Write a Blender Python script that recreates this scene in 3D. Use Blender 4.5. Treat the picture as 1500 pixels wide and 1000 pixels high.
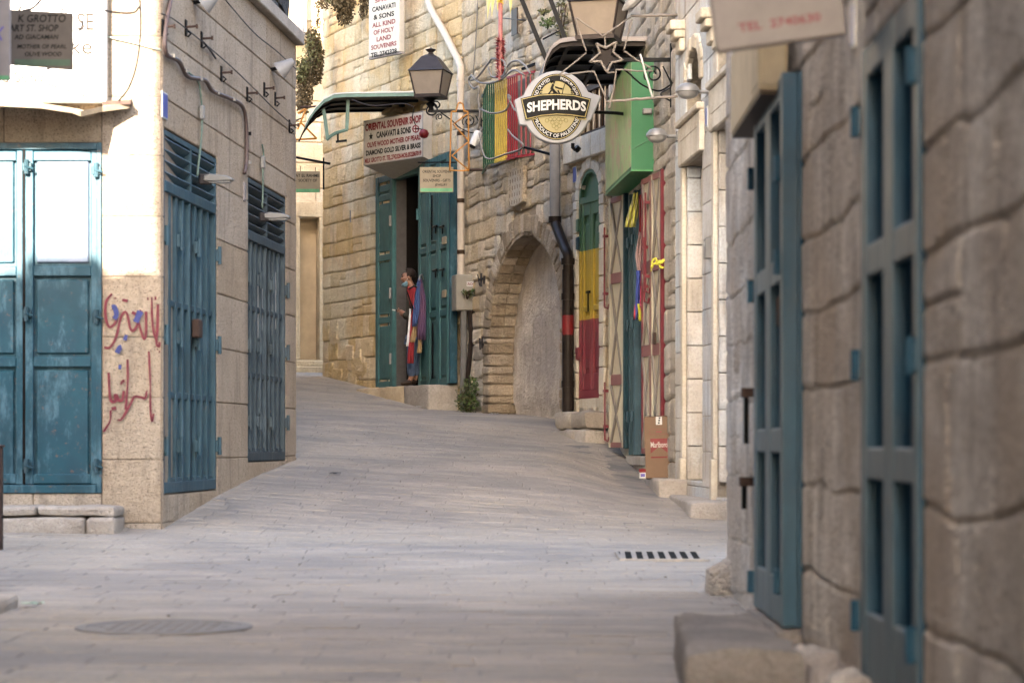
import bpy, math, random
from math import sin, cos, pi, atan2, sqrt, radians
from mathutils import Vector, Matrix, noise
random.seed(7)
D = bpy.data
for _o in list(D.objects): D.objects.remove(_o, do_unlink=True)
scene = bpy.context.scene
COL = scene.collection

# ------------------------------------------------------------------ camera, sky, sun, exposure
# camera at the origin, eye about 0.75 m above the paving, looking level along +Y (84 mm lens, shifted up)
F, CX, HY = 3500.0, 750.0, 650.0
cam = D.cameras.new('camera'); camo = D.objects.new('camera', cam); COL.objects.link(camo)
camo.location = (0, 0, 0); camo.rotation_euler = (radians(90), 0, 0)
cam.sensor_width = 36; cam.lens = 36*F/1500; cam.shift_y = 0.1
cam.clip_start = 0.1; cam.clip_end = 3000
cam.dof.use_dof = True; cam.dof.focus_distance = 29.5; cam.dof.aperture_fstop = 3.6; cam.dof.aperture_blades = 9
scene.camera = camo

SUN_EL = radians(25); SX, SY = -0.25, -0.968        # horizontal direction towards the sun
world = D.worlds.new('World'); scene.world = world; world.use_nodes = True
wn = world.node_tree.nodes; wl = world.node_tree.links; wn.clear()
wo = wn.new('ShaderNodeOutputWorld'); wb = wn.new('ShaderNodeBackground'); ws = wn.new('ShaderNodeTexSky')
ws.sky_type = 'NISHITA'; ws.sun_disc = False; ws.sun_elevation = SUN_EL; ws.sun_rotation = atan2(SX, SY)
ws.air_density = 1.0; ws.dust_density = 3.0; ws.ozone_density = 0.5
wb.inputs['Strength'].default_value = 0.15
wl.new(ws.outputs[0], wb.inputs[0]); wl.new(wb.outputs[0], wo.inputs[0])
sl = D.lights.new('sun', 'SUN'); sl.energy = 4.9; sl.angle = radians(0.7); sl.color = (1, 0.9, 0.76)
so = D.objects.new('sun', sl); COL.objects.link(so)
sdir = Vector((SX*cos(SUN_EL), SY*cos(SUN_EL), sin(SUN_EL)))
so.rotation_euler = sdir.to_track_quat('Z', 'Y').to_euler(); so.location = (-4, -12, 20)
vs = scene.view_settings
vs.view_transform = 'Standard'; vs.look = 'None'; vs.gamma = 1; vs.use_curve_mapping = False
vs.exposure = 3.6
scene.cycles.use_denoising = True
scene.cycles.max_bounces = 8; scene.cycles.diffuse_bounces = 6; scene.cycles.glossy_bounces = 3; scene.cycles.sample_clamp_indirect = 6

# ------------------------------------------------------------------ helpers
def P(px, py, Y):                      # a point of the photograph at distance Y
    return Vector(((px-CX)/F*Y, Y, (HY-py)/F*Y))
INV = {}; ROOTS = {}
def meta(o, label=None, cat=None, group=None, kind=None):
    if label: o['label'] = label
    if cat: o['category'] = cat
    if group: o['group'] = group
    if kind: o['kind'] = kind
def thing(name, label, cat, loc=(0, 0, 0), rotz=0, group=None, kind=None):
    o = D.objects.new(name, None); COL.objects.link(o)
    o.empty_display_size = .1
    o.location = loc; o.rotation_euler = (0, 0, rotz)
    meta(o, label, cat, group, kind)
    M = Matrix.Translation(Vector(loc)) @ Matrix.Rotation(rotz, 4, 'Z')
    INV[o.name] = M.inverted(); return o
def frame(loc, rotz=0, rx=0, ry=0):
    return Matrix.Translation(Vector(loc)) @ Matrix.Rotation(rotz, 4, 'Z') @ Matrix.Rotation(rx, 4, 'X') @ Matrix.Rotation(ry, 4, 'Y')
I4 = Matrix.Identity(4)
class MB:
    def __init__(s): s.v = []; s.f = []; s.t = []; s.m = []; s.mi = 0
    def add(s, vs_, fs, tint=0.0):
        n = len(s.v); s.v += [tuple(p) for p in vs_]; s.f += [tuple(i+n for i in f) for f in fs]
        s.t += [tint]*len(fs); s.m += [s.mi]*len(fs); return s
    def box(s, x0, x1, y0, y1, z0, z1, tint=0.0, ch=0.0, M=None):
        if ch <= 0:
            vs_ = [(x, y, z) for x in (x0, x1) for y in (y0, y1) for z in (z0, z1)]
            fs = [(0, 1, 3, 2), (4, 6, 7, 5), (0, 4, 5, 1), (2, 3, 7, 6), (0, 2, 6, 4), (1, 5, 7, 3)]
        else:
            c = min(ch, (x1-x0)*.45, (y1-y0)*.45, (z1-z0)*.45)
            a = ((x0, x1), (y0, y1), (z0, z1)); vs_ = []; idx = {}
            for i in (0, 1):
                for j in (0, 1):
                    for k in (0, 1):
                        s3 = (i, j, k)
                        for ax in range(3):
                            p = [a[q][s3[q]] + (0 if q == ax else (c if s3[q] == 0 else -c)) for q in range(3)]
                            idx[(i, j, k, ax)] = len(vs_); vs_.append(tuple(p))
            fs = []
            for ax in range(3):
                o1, o2 = [q for q in range(3) if q != ax]
                for sd in (0, 1):
                    q4 = []
                    for (u, w) in ((0, 0), (1, 0), (1, 1), (0, 1)):
                        k = [0, 0, 0]; k[ax] = sd; k[o1] = u; k[o2] = w; q4.append(idx[(*k, ax)])
                    if (sd == 1) ^ (ax == 1): fs.append(tuple(q4))
                    else: fs.append(tuple(reversed(q4)))
            for ax in range(3):      # edge chamfers along axis ax
                o1, o2 = [q for q in range(3) if q != ax]
                for u in (0, 1):
                    for w in (0, 1):
                        k0 = [0, 0, 0]; k1 = [0, 0, 0]; k1[ax] = 1
                        for k in (k0, k1): k[o1] = u; k[o2] = w
                        q4 = [idx[(*k0, o1)], idx[(*k0, o2)], idx[(*k1, o2)], idx[(*k1, o1)]]
                        if (u == w) ^ (ax == 1): q4.reverse()
                        fs.append(tuple(q4))
            for i in (0, 1):
                for j in (0, 1):
                    for k in (0, 1):
                        t3 = [idx[(i, j, k, 0)], idx[(i, j, k, 1)], idx[(i, j, k, 2)]]
                        if (i+j+k) % 2 == 0: t3.reverse()
                        fs.append(tuple(t3))
        if M is not None: vs_ = [M @ Vector(p) for p in vs_]
        return s.add(vs_, fs, tint)
    def rock(s, x0, x1, y0, y1, z0, z1, tint=0.0, r=.03, amp=.012, cell=.09, seed=0, shape=None):
        '''block of worn stone: rounded edges, uneven faces; shape(x,y,z) may bend it'''
        lo = (x0, y0, z0); sz = (x1-x0, y1-y0, z1-z0); n = [max(2, min(14, int(q/cell)+1)) for q in sz]; key = {}; V = []; Fc = []
        def vid(i, j, k):
            if (i, j, k) not in key:
                p = []
                for q, (a, m) in enumerate(zip((i, j, k), n)):
                    u = a/m; u = u if 0 < a < m else float(a > 0)
                    if a == 1: u = min(u, r*1.2/sz[q])
                    if a == m-1: u = max(u, 1-r*1.2/sz[q])
                    p.append(lo[q]+sz[q]*u)
                on = [q for q, (a, m) in enumerate(zip((i, j, k), n)) if a in (0, m)]
                if len(on) > 1:
                    for q in on: p[q] += (1 if (i, j, k)[q] == 0 else -1)*r*(.35 if len(on) == 2 else .5)*(1+.9*noise.noise(Vector(p)*7+Vector((seed, 0, 0))))
                d = Vector((noise.noise(Vector(p)*5+Vector((seed, 3, 1))), noise.noise(Vector(p)*5+Vector((9, seed, 4))), noise.noise(Vector(p)*5+Vector((2, 8, seed)))))*amp
                d += Vector((noise.noise(Vector(p)*17+Vector((seed, 3, 1))), noise.noise(Vector(p)*17+Vector((9, seed, 4))), noise.noise(Vector(p)*17+Vector((2, 8, seed)))))*amp*.4
                v = Vector(p)+d; v = shape(v) if shape else v
                key[(i, j, k)] = len(V); V.append(tuple(v))
            return key[(i, j, k)]
        for ax in range(3):
            o1, o2 = [(1, 2), (2, 0), (0, 1)][ax]
            for sd in (0, n[ax]):
                for a in range(n[o1]):
                    for b in range(n[o2]):
                        q = []
                        for (u, w) in ((a, b), (a+1, b), (a+1, b+1), (a, b+1)):
                            t3 = [0, 0, 0]; t3[ax] = sd; t3[o1] = u; t3[o2] = w; q.append(vid(*t3))
                        Fc.append(tuple(q if sd else q[::-1]))
        return s.add(V, Fc, tint)
    def quad(s, a, b, c, d, tint=0.0): return s.add([a, b, c, d], [(0, 1, 2, 3)], tint)
    def tube(s, pts, r, n=8, closed=False, tint=0.0, flat=1.0):
        pts = [Vector(p) for p in pts]; m = len(pts); rr = r if isinstance(r, (list, tuple)) else [r]*m
        vs_ = []; up = None
        for i, p in enumerate(pts):
            a = pts[(i-1) % m] if (closed or i > 0) else p; b = pts[(i+1) % m] if (closed or i < m-1) else p
            t = (b-a)
            t = t.normalized() if t.length > 1e-9 else Vector((0, 0, 1))
            if up is None: up = t.orthogonal().normalized()
            up = up - t*up.dot(t)
            up = up.normalized() if up.length > 1e-6 else t.orthogonal().normalized()
            sd = t.cross(up)
            for k in range(n):
                an = 2*pi*k/n; vs_.append(p + (up*cos(an) + sd*sin(an)*flat)*rr[i])
        fs = []
        for i in range(m if closed else m-1):
            j = (i+1) % m
            for k in range(n): fs.append((i*n+k, i*n+(k+1) % n, j*n+(k+1) % n, j*n+k))
        if not closed: fs.append(tuple(range(n-1, -1, -1))); fs.append(tuple((m-1)*n+k for k in range(n)))
        return s.add(vs_, fs, tint)
    def lathe(s, prof, c=(0, 0, 0), n=16, M=None, tint=0.0, twist=0):   # prof: (r,z)
        vs_ = []; c = Vector(c)
        for r, z in prof:
            for k in range(n):
                a = 2*pi*k/n+twist; p = Vector((r*cos(a), r*sin(a), z)); p = (M @ p) if M is not None else p
                vs_.append(c+p)
        fs = [(i*n+k, i*n+(k+1) % n, (i+1)*n+(k+1) % n, (i+1)*n+k) for i in range(len(prof)-1) for k in range(n)]
        fs.append(tuple(range(n-1, -1, -1))); fs.append(tuple((len(prof)-1)*n+k for k in range(n)))
        return s.add(vs_, fs, tint)
    def prism(s, out, y0, y1, tint=0.0):         # outline (x,z) counter-clockwise seen from -y, extruded in y
        n = len(out); vs_ = [(x, y0, z) for x, z in out]+[(x, y1, z) for x, z in out]
        fs = [tuple(range(n)), tuple(range(2*n-1, n-1, -1))]+[((i+1) % n, i, n+i, n+(i+1) % n) for i in range(n)]
        return s.add(vs_, fs, tint)
    def prism_x(s, out, x0, x1, tint=0.0):       # outline (y,z) extruded in x
        n = len(out); vs_ = [(x0, y, z) for y, z in out]+[(x1, y, z) for y, z in out]
        fs = [tuple(range(n)), tuple(range(2*n-1, n-1, -1))]+[((i+1) % n, i, n+i, n+(i+1) % n) for i in range(n)]
        return s.add(vs_, fs, tint)
    def prism_z(s, out, z0, z1, tint=0.0):       # outline (x,y) extruded in z
        n = len(out); vs_ = [(x, y, z0) for x, y in out]+[(x, y, z1) for x, y in out]
        fs = [tuple(range(n-1, -1, -1)), tuple(range(n, 2*n))]+[(i, (i+1) % n, n+(i+1) % n, n+i) for i in range(n)]
        return s.add(vs_, fs, tint)
    def build(s, name, mats, parent=None, M=None, smooth=False, label=None, cat=None, group=None, kind=None, rec=False, bevel=0):
        me = D.meshes.new(name)
        inv = INV[parent.name] if parent else I4
        T = inv if M is None else inv @ M
        if parent is not None and M is None: T = I4        # coordinates already local to the thing
        V = s.v if T == I4 else [tuple(T @ Vector(p)) for p in s.v]
        me.from_pydata(V, [], s.f)
        if not isinstance(mats, (list, tuple)): mats = [mats]
        for m_ in mats: me.materials.append(m_)
        if len(mats) > 1: me.polygons.foreach_set('material_index', s.m)
        if any(s.t):
            at = me.attributes.new('tint', 'FLOAT', 'FACE'); at.data.foreach_set('value', s.t)
        if rec: fix_normals(me)
        if smooth:
            me.polygons.foreach_set('use_smooth', [True]*len(me.polygons))
            if smooth != 'all': me.set_sharp_from_angle(angle=radians(smooth if smooth is not True else 45))
        me.update()
        o = D.objects.new(name, me); COL.objects.link(o)
        if parent is not None: o.parent = parent; INV[o.name] = inv
        else: INV[o.name] = I4
        if bevel:
            bm_ = o.modifiers.new('bevel', 'BEVEL'); bm_.width = bevel; bm_.segments = 1; bm_.limit_method = 'ANGLE'
        meta(o, label, cat, group, kind); return o
def fix_normals(me):
    import bmesh
    b = bmesh.new(); b.from_mesh(me); bmesh.ops.recalc_face_normals(b, faces=b.faces); b.to_mesh(me); b.free()
def tagw(o, lx): return o

def copy_tree(src, loc, rotz, label=None, group=None):
    r = src.copy(); COL.objects.link(r); r.location = loc; r.rotation_euler = (0, 0, rotz)
    if label: r['label'] = label
    if group: r['group'] = group
    def rec(a, b):
        for ch in a.children:
            c = ch.copy(); COL.objects.link(c); c.parent = b; rec(ch, c)
    rec(src, r)
    INV[r.name] = (Matrix.Translation(Vector(loc)) @ Matrix.Rotation(rotz, 4, 'Z')).inverted()
    return r

def smooth_path(pts, k=6, closed=False):
    pts = [Vector(p) for p in pts]; n = len(pts); out = []
    for i in range(n if closed else n-1):
        p1 = pts[i]; p2 = pts[(i+1) % n]
        p0 = pts[i-1] if (i > 0 or closed) else p1*2-p2
        p3 = pts[(i+2) % n] if (i+2 < n or closed) else p2*2-p1
        for j in range(k):
            t = j/k
            out.append(.5*((2*p1)+(p2-p0)*t+(2*p0-5*p1+4*p2-p3)*t*t+(3*p1-p0-3*p2+p3)*t**3))
    if not closed: out.append(pts[-1])
    return out

def text_mb(body, w, h, x=0, z=0, y=0, align='C', bold=0.0, shear=0.0, mb=None, warp=None, ws_=None):
    """lettering fitted to width w and height h (either may be None), centred on x, z, at depth y; faces -y"""
    cu = D.curves.new('t', 'FONT'); cu.body = body; cu.offset = bold; cu.shear = shear; cu.resolution_u = 3
    o = D.objects.new('t', cu); COL.objects.link(o)
    dg = bpy.context.evaluated_depsgraph_get(); me = o.evaluated_get(dg).to_mesh()
    vs_ = [Vector(v.co) for v in me.vertices]; fs = [tuple(p.vertices) for p in me.polygons]
    o.evaluated_get(dg).to_mesh_clear(); D.objects.remove(o); D.curves.remove(cu)
    if not vs_: return mb or MB()
    x0 = min(v.x for v in vs_); x1 = max(v.x for v in vs_); y0 = min(v.y for v in vs_); y1 = max(v.y for v in vs_)
    sy = h/(y1-y0) if h else w/(x1-x0); sx = w/(x1-x0) if w else sy
    W_ = (x1-x0)*sx
    off = {'C': -W_/2, 'L': 0, 'R': -W_}[align]
    pts = [((v.x-x0)*sx+off+x, y, (v.y-y0)*sy-(y1-y0)*sy/2+z) for v in vs_]
    if warp: pts = [warp(p) for p in pts]
    mb = mb or MB(); mb.add(pts, fs); return mb

class Wall:
    """a vertical wall plane seen from the street: local x runs to the viewer's right, local -y faces the viewer"""
    def __init__(s, left, right):
        s.O = Vector((left[0], left[1], 0)); d = Vector((right[0]-left[0], right[1]-left[1], 0)); s.L = d.length
        s.d = d.normalized(); s.th = atan2(s.d.y, s.d.x); s.n = Vector((s.d.y, -s.d.x, 0))
        s.M = frame(s.O, s.th)
    def Y(s, px, off=0):
        t = (px-CX)/F
        return (off+s.O.dot(s.n))/(t*s.n.x+s.n.y)
    def at(s, px, py, off=0):
        Y = s.Y(px, off); p = P(px, py, Y); return (p-s.O).dot(s.d), p.z
    def lx(s, px, off=0): return s.at(px, HY, off)[0]
    def z(s, px, py, off=0): return s.at(px, py, off)[1]
    def w(s, lx, z, off=0): p = s.O+s.d*lx+s.n*off; return Vector((p.x, p.y, z))
    def pt(s, px, py, off=0): return P(px, py, s.Y(px, off))
def nz(p, sc=1.0, seed=0): return noise.noise(Vector((p[0]*sc+seed*17.3, p[1]*sc+seed*5.1, p[2]*sc)))

# ------------------------------------------------------------------ ground height
KN = [(-60, -.75), (8, -.76), (14, -.73), (16.5, -.68), (18.1, -.61), (20.3, -.41), (22.2, -.27), (24.2, -.15), (26, -.06), (27.3, .03),
      (29.4, .25), (31.3, .36), (33.1, .42), (34.6, .47), (36.8, .66), (42.1, 1.13), (47, 1.32), (60, 2), (90, 3)]
DIP = [(-99, 0), (19, 0), (22, -.12), (25, -.21), (26.3, -.13), (27.5, 0), (999, 0)]
def gz(x, y):
    e = max(0, min(1, (x-.3)/.95)); d = 0
    for (a, da), (b, db) in zip(DIP, DIP[1:]):
        if a <= y <= b: d = da+(db-da)*(y-a)/(b-a); break
    return gz0(x, y)+d*e*e*(3-2*e)
def gz0(x, y):
    k = .3+.55*max(0, min(1, (y-15)/7)); s_ = y-k*max(-6, min(3, x))
    if s_ <= KN[0][0]: return KN[0][1]
    for (a, za), (b, zb) in zip(KN, KN[1:]):
        if s_ <= b: t = (s_-a)/(b-a); return za+(zb-za)*t
    return KN[-1][1]
# ------------------------------------------------------------------ materials
def new_mat(name):
    m = D.materials.new(name); m.use_nodes = True; n = m.node_tree.nodes; n.clear()
    out = n.new('ShaderNodeOutputMaterial'); b = n.new('ShaderNodeBsdfPrincipled'); m.node_tree.links.new(b.outputs[0], out.inputs[0])
    return m, m.node_tree, b
def N(t, typ, **kw):
    n = t.nodes.new('ShaderNode'+typ)
    for k, v in kw.items():
        if k in n.inputs and not hasattr(n, k): n.inputs[k].default_value = v
        else:
            try: setattr(n, k, v)
            except Exception: n.inputs[k].default_value = v
    return n
def L(t, a, b): t.links.new(a, b)
def noise_n(t, vec, scale, detail=4, rough=.55):
    n = t.nodes.new('ShaderNodeTexNoise'); n.inputs['Scale'].default_value = scale; n.inputs['Detail'].default_value = detail
    n.inputs['Roughness'].default_value = rough
    if vec is not None: L(t, vec, n.inputs['Vector'])
    return n.outputs['Fac']
def mapr(t, v, a, b, c=0.0, d=1.0):
    n = t.nodes.new('ShaderNodeMapRange'); L(t, v, n.inputs['Value'])
    for k, x in zip(('From Min', 'From Max', 'To Min', 'To Max'), (a, b, c, d)): n.inputs[k].default_value = x
    return n.outputs[0]
def mixc(t, fac, a, b, mode='MIX'):
    n = t.nodes.new('ShaderNodeMix'); n.data_type = 'RGBA'; n.blend_type = mode
    if isinstance(fac, (int, float)): n.inputs['Factor'].default_value = fac
    else: L(t, fac, n.inputs['Factor'])
    for x, k in ((a, 6), (b, 7)):
        if isinstance(x, tuple): n.inputs[k].default_value = (*x[:3], 1)
        else: L(t, x, n.inputs[k])
    return n.outputs[2]
def mth(t, op, a, b=None):
    n = t.nodes.new('ShaderNodeMath'); n.operation = op
    for i, x in enumerate((a, b)):
        if x is None: continue
        if isinstance(x, (int, float)): n.inputs[i].default_value = x
        else: L(t, x, n.inputs[i])
    return n.outputs[0]
def bump(t, b, h, strength=.4, dist=.01):
    n = t.nodes.new('ShaderNodeBump'); n.inputs['Strength'].default_value = strength; n.inputs['Distance'].default_value = dist
    L(t, h, n.inputs['Height']); L(t, n.outputs[0], b.inputs['Normal'])
def geo(t, sc=(1, 1, 1)):
    g = t.nodes.new('ShaderNodeNewGeometry')
    if sc == (1, 1, 1): return g.outputs['Position']
    m = t.nodes.new('ShaderNodeMapping'); m.inputs['Scale'].default_value = sc; L(t, g.outputs['Position'], m.inputs['Vector']); return m.outputs[0]

def stone(name, c1, c2, dark=(.12, .09, .07), bscale=22, bstr=.8, bd=.02, tintamt=.35, streak=.35, pits=.4, c3=None, rough=.9):
    m, t, b = new_mat(name); pos = geo(t)
    a = noise_n(t, pos, 2.2, 5, .6); big = mapr(t, a, .42, .58)
    col = mixc(t, big, c1, c2)
    if c3: col = mixc(t, mapr(t, noise_n(t, pos, .9, 3), .48, .58), col, c3)
    fine = noise_n(t, pos, 38, 5, .7)
    col = mixc(t, mapr(t, fine, .34, .56, .62, 1.0), (c1[0]*.55, c1[1]*.5, c1[2]*.45), col)
    st = noise_n(t, geo(t, (7, 7, .9)), 1.0, 4, .6)
    col = mixc(t, mapr(t, st, .52, .66, 0, streak), col, dark)
    pt = noise_n(t, pos, 75, 3, .6)
    col = mixc(t, mapr(t, pt, .57, .64, 0, pits), col, dark)
    at = t.nodes.new('ShaderNodeAttribute'); at.attribute_name = 'tint'
    v = mapr(t, at.outputs['Fac'], -1, 1, 1-tintamt, 1+tintamt)
    hsv = t.nodes.new('ShaderNodeHueSaturation'); L(t, col, hsv.inputs['Color']); L(t, v, hsv.inputs['Value'])
    L(t, mapr(t, at.outputs['Fac'], -1, 1, 1.15, .85), hsv.inputs['Saturation'])
    L(t, hsv.outputs[0], b.inputs['Base Color']); b.inputs['Roughness'].default_value = rough
    h = mth(t, 'ADD', mth(t, 'MULTIPLY', noise_n(t, pos, bscale*.35, 4, .6), 1.6), mth(t, 'ADD', noise_n(t, pos, bscale, 6, .7), mth(t, 'MULTIPLY', noise_n(t, pos, bscale*4, 3, .6), .5)))
    bump(t, b, h, bstr, bd*2.2); b.inputs['Specular IOR Level'].default_value = .25
    return m
KE = .78
def sc_(c): return tuple(x*KE for x in c)
def paint(name, c1, c2=None, rough=.5, wear=.3, rust=.25, scale=5, streak=(9, 9, 1.5), metal=0.0, wearcol=None, bstr=.15):
    c1 = sc_(c1); c2 = sc_(c2) if c2 else None; wearcol = sc_(wearcol) if wearcol else None
    m, t, b = new_mat(name); pos = geo(t); c2 = c2 or tuple(x*.75 for x in c1)
    col = mixc(t, mapr(t, noise_n(t, pos, scale, 4), .35, .65), c1, c2)
    wc = wearcol or tuple(min(.8, x*1.7+.05) for x in c1)
    s1 = noise_n(t, geo(t, streak), 1.7, 6, .75)
    col = mixc(t, mapr(t, s1, .50, .64, 0, wear), col, wc)
    s2 = noise_n(t, pos, 19, 6, .8)
    col = mixc(t, mapr(t, s2, .60, .65, 0, rust), col, (.11, .055, .03))
    col = mixc(t, mapr(t, noise_n(t, pos, 2.1, 5, .7), .48, .64, 0, .45), col, tuple(x*.45 for x in c1))
    L(t, col, b.inputs['Base Color']); L(t, mapr(t, s1, .3, .7, rough-.1, min(1, rough+.2)), b.inputs['Roughness']); b.inputs['Metallic'].default_value = metal; b.inputs['Specular IOR Level'].default_value = .28
    bump(t, b, noise_n(t, pos, 60, 4, .7), bstr, .004)
    return m
def plain(name, c, rough=.6, metal=0.0, var=.2, scale=12, bstr=.1):
    c = sc_(c)
    m, t, b = new_mat(name); pos = geo(t)
    col = mixc(t, mapr(t, noise_n(t, pos, scale, 5, .65), .3, .7), tuple(x*(1-var) for x in c), tuple(min(1, x*(1+var)) for x in c))
    L(t, col, b.inputs['Base Color']); b.inputs['Roughness'].default_value = rough; b.inputs['Metallic'].default_value = metal
    b.inputs['Specular IOR Level'].default_value = .3 if max(c) > .03 else .1
    if bstr: bump(t, b, noise_n(t, pos, scale*6, 3), bstr, .004)
    return m
def cloth(name, c, c2=None, stripes=0, dirv=(1, 0, 0)):
    c = sc_(c); c2 = sc_(c2) if c2 else None
    m, t, b = new_mat(name); 
    if c2 and stripes:
        g = t.nodes.new('ShaderNodeTexCoord'); mp = t.nodes.new('ShaderNodeMapping'); L(t, g.outputs['Object'], mp.inputs['Vector'])
        w = t.nodes.new('ShaderNodeTexWave'); w.inputs['Scale'].default_value = stripes; w.inputs['Distortion'].default_value = 1.5
        w.bands_direction = 'X' if dirv[0] else 'Z'; L(t, mp.outputs[0], w.inputs['Vector'])
        col = mixc(t, mapr(t, w.outputs['Fac'], .4, .6), c, c2)
    else: col = mixc(t, noise_n(t, geo(t), 25), c, tuple(x*.7 for x in c))
    L(t, col, b.inputs['Base Color']); b.inputs['Roughness'].default_value = .9
    return m
S_LEFT = stone('sawn_stone_beige', (.60, .48, .36), (.53, .415, .305), bscale=55, bstr=1, bd=.03, tintamt=.06, streak=.35, pits=.7)
S_RIGHTNEAR = stone('rough_stone_grey', (.80, .73, .665), (.55, .485, .425), bscale=14, bstr=1, bd=.07, tintamt=.10, streak=.35, pits=.6, c3=(.58, .49, .41))
S_RUB = stone('rubble_stone_cream', (.72, .585, .41), (.62, .485, .325), bscale=20, bstr=1, bd=.04, tintamt=.12, streak=.2, pits=.35, c3=(.58, .52, .44))
S_RUB2 = stone('rubble_stone_pale', (.62, .555, .47), (.54, .465, .375), bscale=20, bstr=1, bd=.04, tintamt=.10, streak=.2, pits=.4)
S_SHOP = stone('golden_stone', (.80, .61, .36), (.72, .52, .29), bscale=20, bstr=1, bd=.04, tintamt=.08, streak=.15, pits=.3, c3=(.76, .64, .45))
S_BACK = stone('pale_gold_stone', (.50, .385, .245), (.43, .325, .20), bscale=16, bstr=.7, bd=.02, tintamt=.12, streak=.2, pits=.2)
S_WHITE = stone('white_ashlar', (.50, .475, .44), (.44, .395, .34), bscale=25, bstr=.5, bd=.012, tintamt=.1, streak=.4, pits=.2, c3=(.45, .47, .49))
S_MOULD = stone('cream_moulding_stone', (.50, .45, .375), (.43, .375, .30), bscale=30, bstr=.4, bd=.01, tintamt=.1, streak=.25, pits=.15)
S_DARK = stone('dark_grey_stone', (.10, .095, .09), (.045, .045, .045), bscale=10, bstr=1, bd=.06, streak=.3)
S_STEP = stone('step_stone', (.36, .315, .27), (.29, .25, .215), bscale=22, bstr=.7, bd=.02, tintamt=.15, streak=.1, pits=.3)
S_MORT = stone('mortar', (.38, .30, .21), (.28, .215, .15), bscale=30, bstr=.8, streak=.2)
S_MORTL = stone('mortar_pale', (.30, .24, .18), (.22, .17, .13), bscale=30, bstr=.8, streak=.2)
S_MORTG = stone('mortar_gold', (.46, .36, .23), (.38, .29, .18), bscale=30, bstr=.8, streak=.2)
S_MORTW = stone('mortar_white', (.36, .32, .27), (.27, .23, .18), bscale=30, bstr=.6, streak=.2)
S_PLAST = stone('grey_plaster', (.56, .49, .415), (.46, .395, .33), bscale=6, bstr=.6, bd=.03, streak=.25, pits=.1, c3=(.36, .31, .27))
S_STEPD = stone('dark_step_stone', (.25, .225, .21), (.17, .155, .15), bscale=22, bstr=.8, bd=.03, streak=.1, pits=.4)
S_ARCH = stone('arch_stone', (.46, .365, .26), (.33, .26, .185), bscale=18, bstr=1, bd=.03, tintamt=.25, streak=.25)
def paving(name, bright, patchy=0):
    m, t, b = new_mat(name); pos = geo(t)
    a = mapr(t, noise_n(t, pos, .55, 6, .6), .43, .57)
    c1 = tuple(x*bright for x in (.285, .238, .188)); c2 = tuple(x*bright for x in (.205, .175, .150))
    col = mixc(t, a, c2, c1)
    dust = mapr(t, noise_n(t, geo(t, (1, 2.2, 1)), 1.1, 6, .65), .48, .60, 0, .6)
    col = mixc(t, dust, col, (.33*bright, .28*bright, .23*bright))
    fine = noise_n(t, pos, 34, 6, .75); col = mixc(t, mapr(t, fine, .36, .56, 0.45, 0), col, (.08, .075, .075))
    spots = noise_n(t, pos, 9, 3, .7); col = mixc(t, mapr(t, spots, .66, .72, 0, .5), col, (.05, .045, .045))
    at = t.nodes.new('ShaderNodeAttribute'); at.attribute_name = 'tint'
    if patchy: col = mixc(t, mapr(t, noise_n(t, pos, .9, 5, .6), .46, .56), (.10, .09, .083), col)
    hsv = t.nodes.new('ShaderNodeHueSaturation'); L(t, col, hsv.inputs['Color']); L(t, mapr(t, at.outputs['Fac'], -3, 3, .82, 1.18), hsv.inputs['Value'])
    L(t, hsv.outputs[0], b.inputs['Base Color'])
    L(t, mapr(t, fine, .3, .7, .62, .9), b.inputs['Roughness']); b.inputs['Specular IOR Level'].default_value = .35
    bump(t, b, mth(t, 'ADD', noise_n(t, pos, 25, 6, .7), mth(t, 'MULTIPLY', noise_n(t, pos, 5, 4), 2.5)), .8, .02)
    return m
PAVE = paving('worn_paving_stone', .80); PAVEJ = paving('dusty_paving_joint', .76, 1)
S_MORTN = stone('near_wall_mortar', (.52, .46, .40), (.42, .36, .31), bscale=30, bstr=.8, streak=.2)
TEAL = paint('teal_metal_paint', (.005, .046, .068), (.004, .035, .056), rough=.45, wear=.55, rust=.6, streak=(5, 5, 1.8), wearcol=(.075, .15, .19))
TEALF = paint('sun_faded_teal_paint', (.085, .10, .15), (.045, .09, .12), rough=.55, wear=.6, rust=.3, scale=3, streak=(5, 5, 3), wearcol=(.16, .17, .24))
TEALD = paint('teal_dark', (.010, .040, .056), rough=.5, wear=.2, rust=.5)
SLATE = paint('blue_grey_metal', (.024, .062, .084), (.018, .050, .070), rough=.5, wear=.35, rust=.35)
SLATE2 = paint('grey_blue_weathered', (.035, .055, .068), (.028, .043, .054), rough=.55, wear=.4, rust=.3)
SHOPT = paint('green_teal_paint', (.042, .115, .118), (.03, .09, .096), rough=.5, wear=.35, rust=.2, wearcol=(.10, .20, .19))
NRPAINT = paint('grey_green_wood', (.046, .088, .118), (.036, .072, .100), rough=.5, wear=.2, rust=.08)
NRBLUE = paint('deep_blue_paint', (.003, .048, .090), (.003, .038, .075), rough=.45, wear=.15, rust=.1)
RUSTY = plain('rusty_iron', (.055, .032, .024), .8, .3, .4, 20, .3)
BLACK = plain('black_iron', (.008, .008, .009), .45, .6, .3)
DARKM = plain('dark_canopy_metal', (.016, .012, .011), .5, .3, .3)
DARK = plain('painted_shade', (.006, .0045, .004), .9)  # near-black stand-in for the shade in openings and gaps
BROWN = plain('dark_brown_wood', (.035, .02, .012), .5, 0, .3)
GREYP = plain('grey_pipe', (.20, .19, .185), .5, .0, .12)
PIPEB = plain('brown_black_pipe', (.022, .016, .014), .35, .1, .3)
PIPEC = plain('cream_pipe', (.40, .34, .28), .5, 0, .1)
WHITEB = plain('white_board', (.52, .51, .50), .5, 0, .06)
OFFW = plain('off_white_board', (.42, .385, .34), .55, 0, .1)
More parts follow.
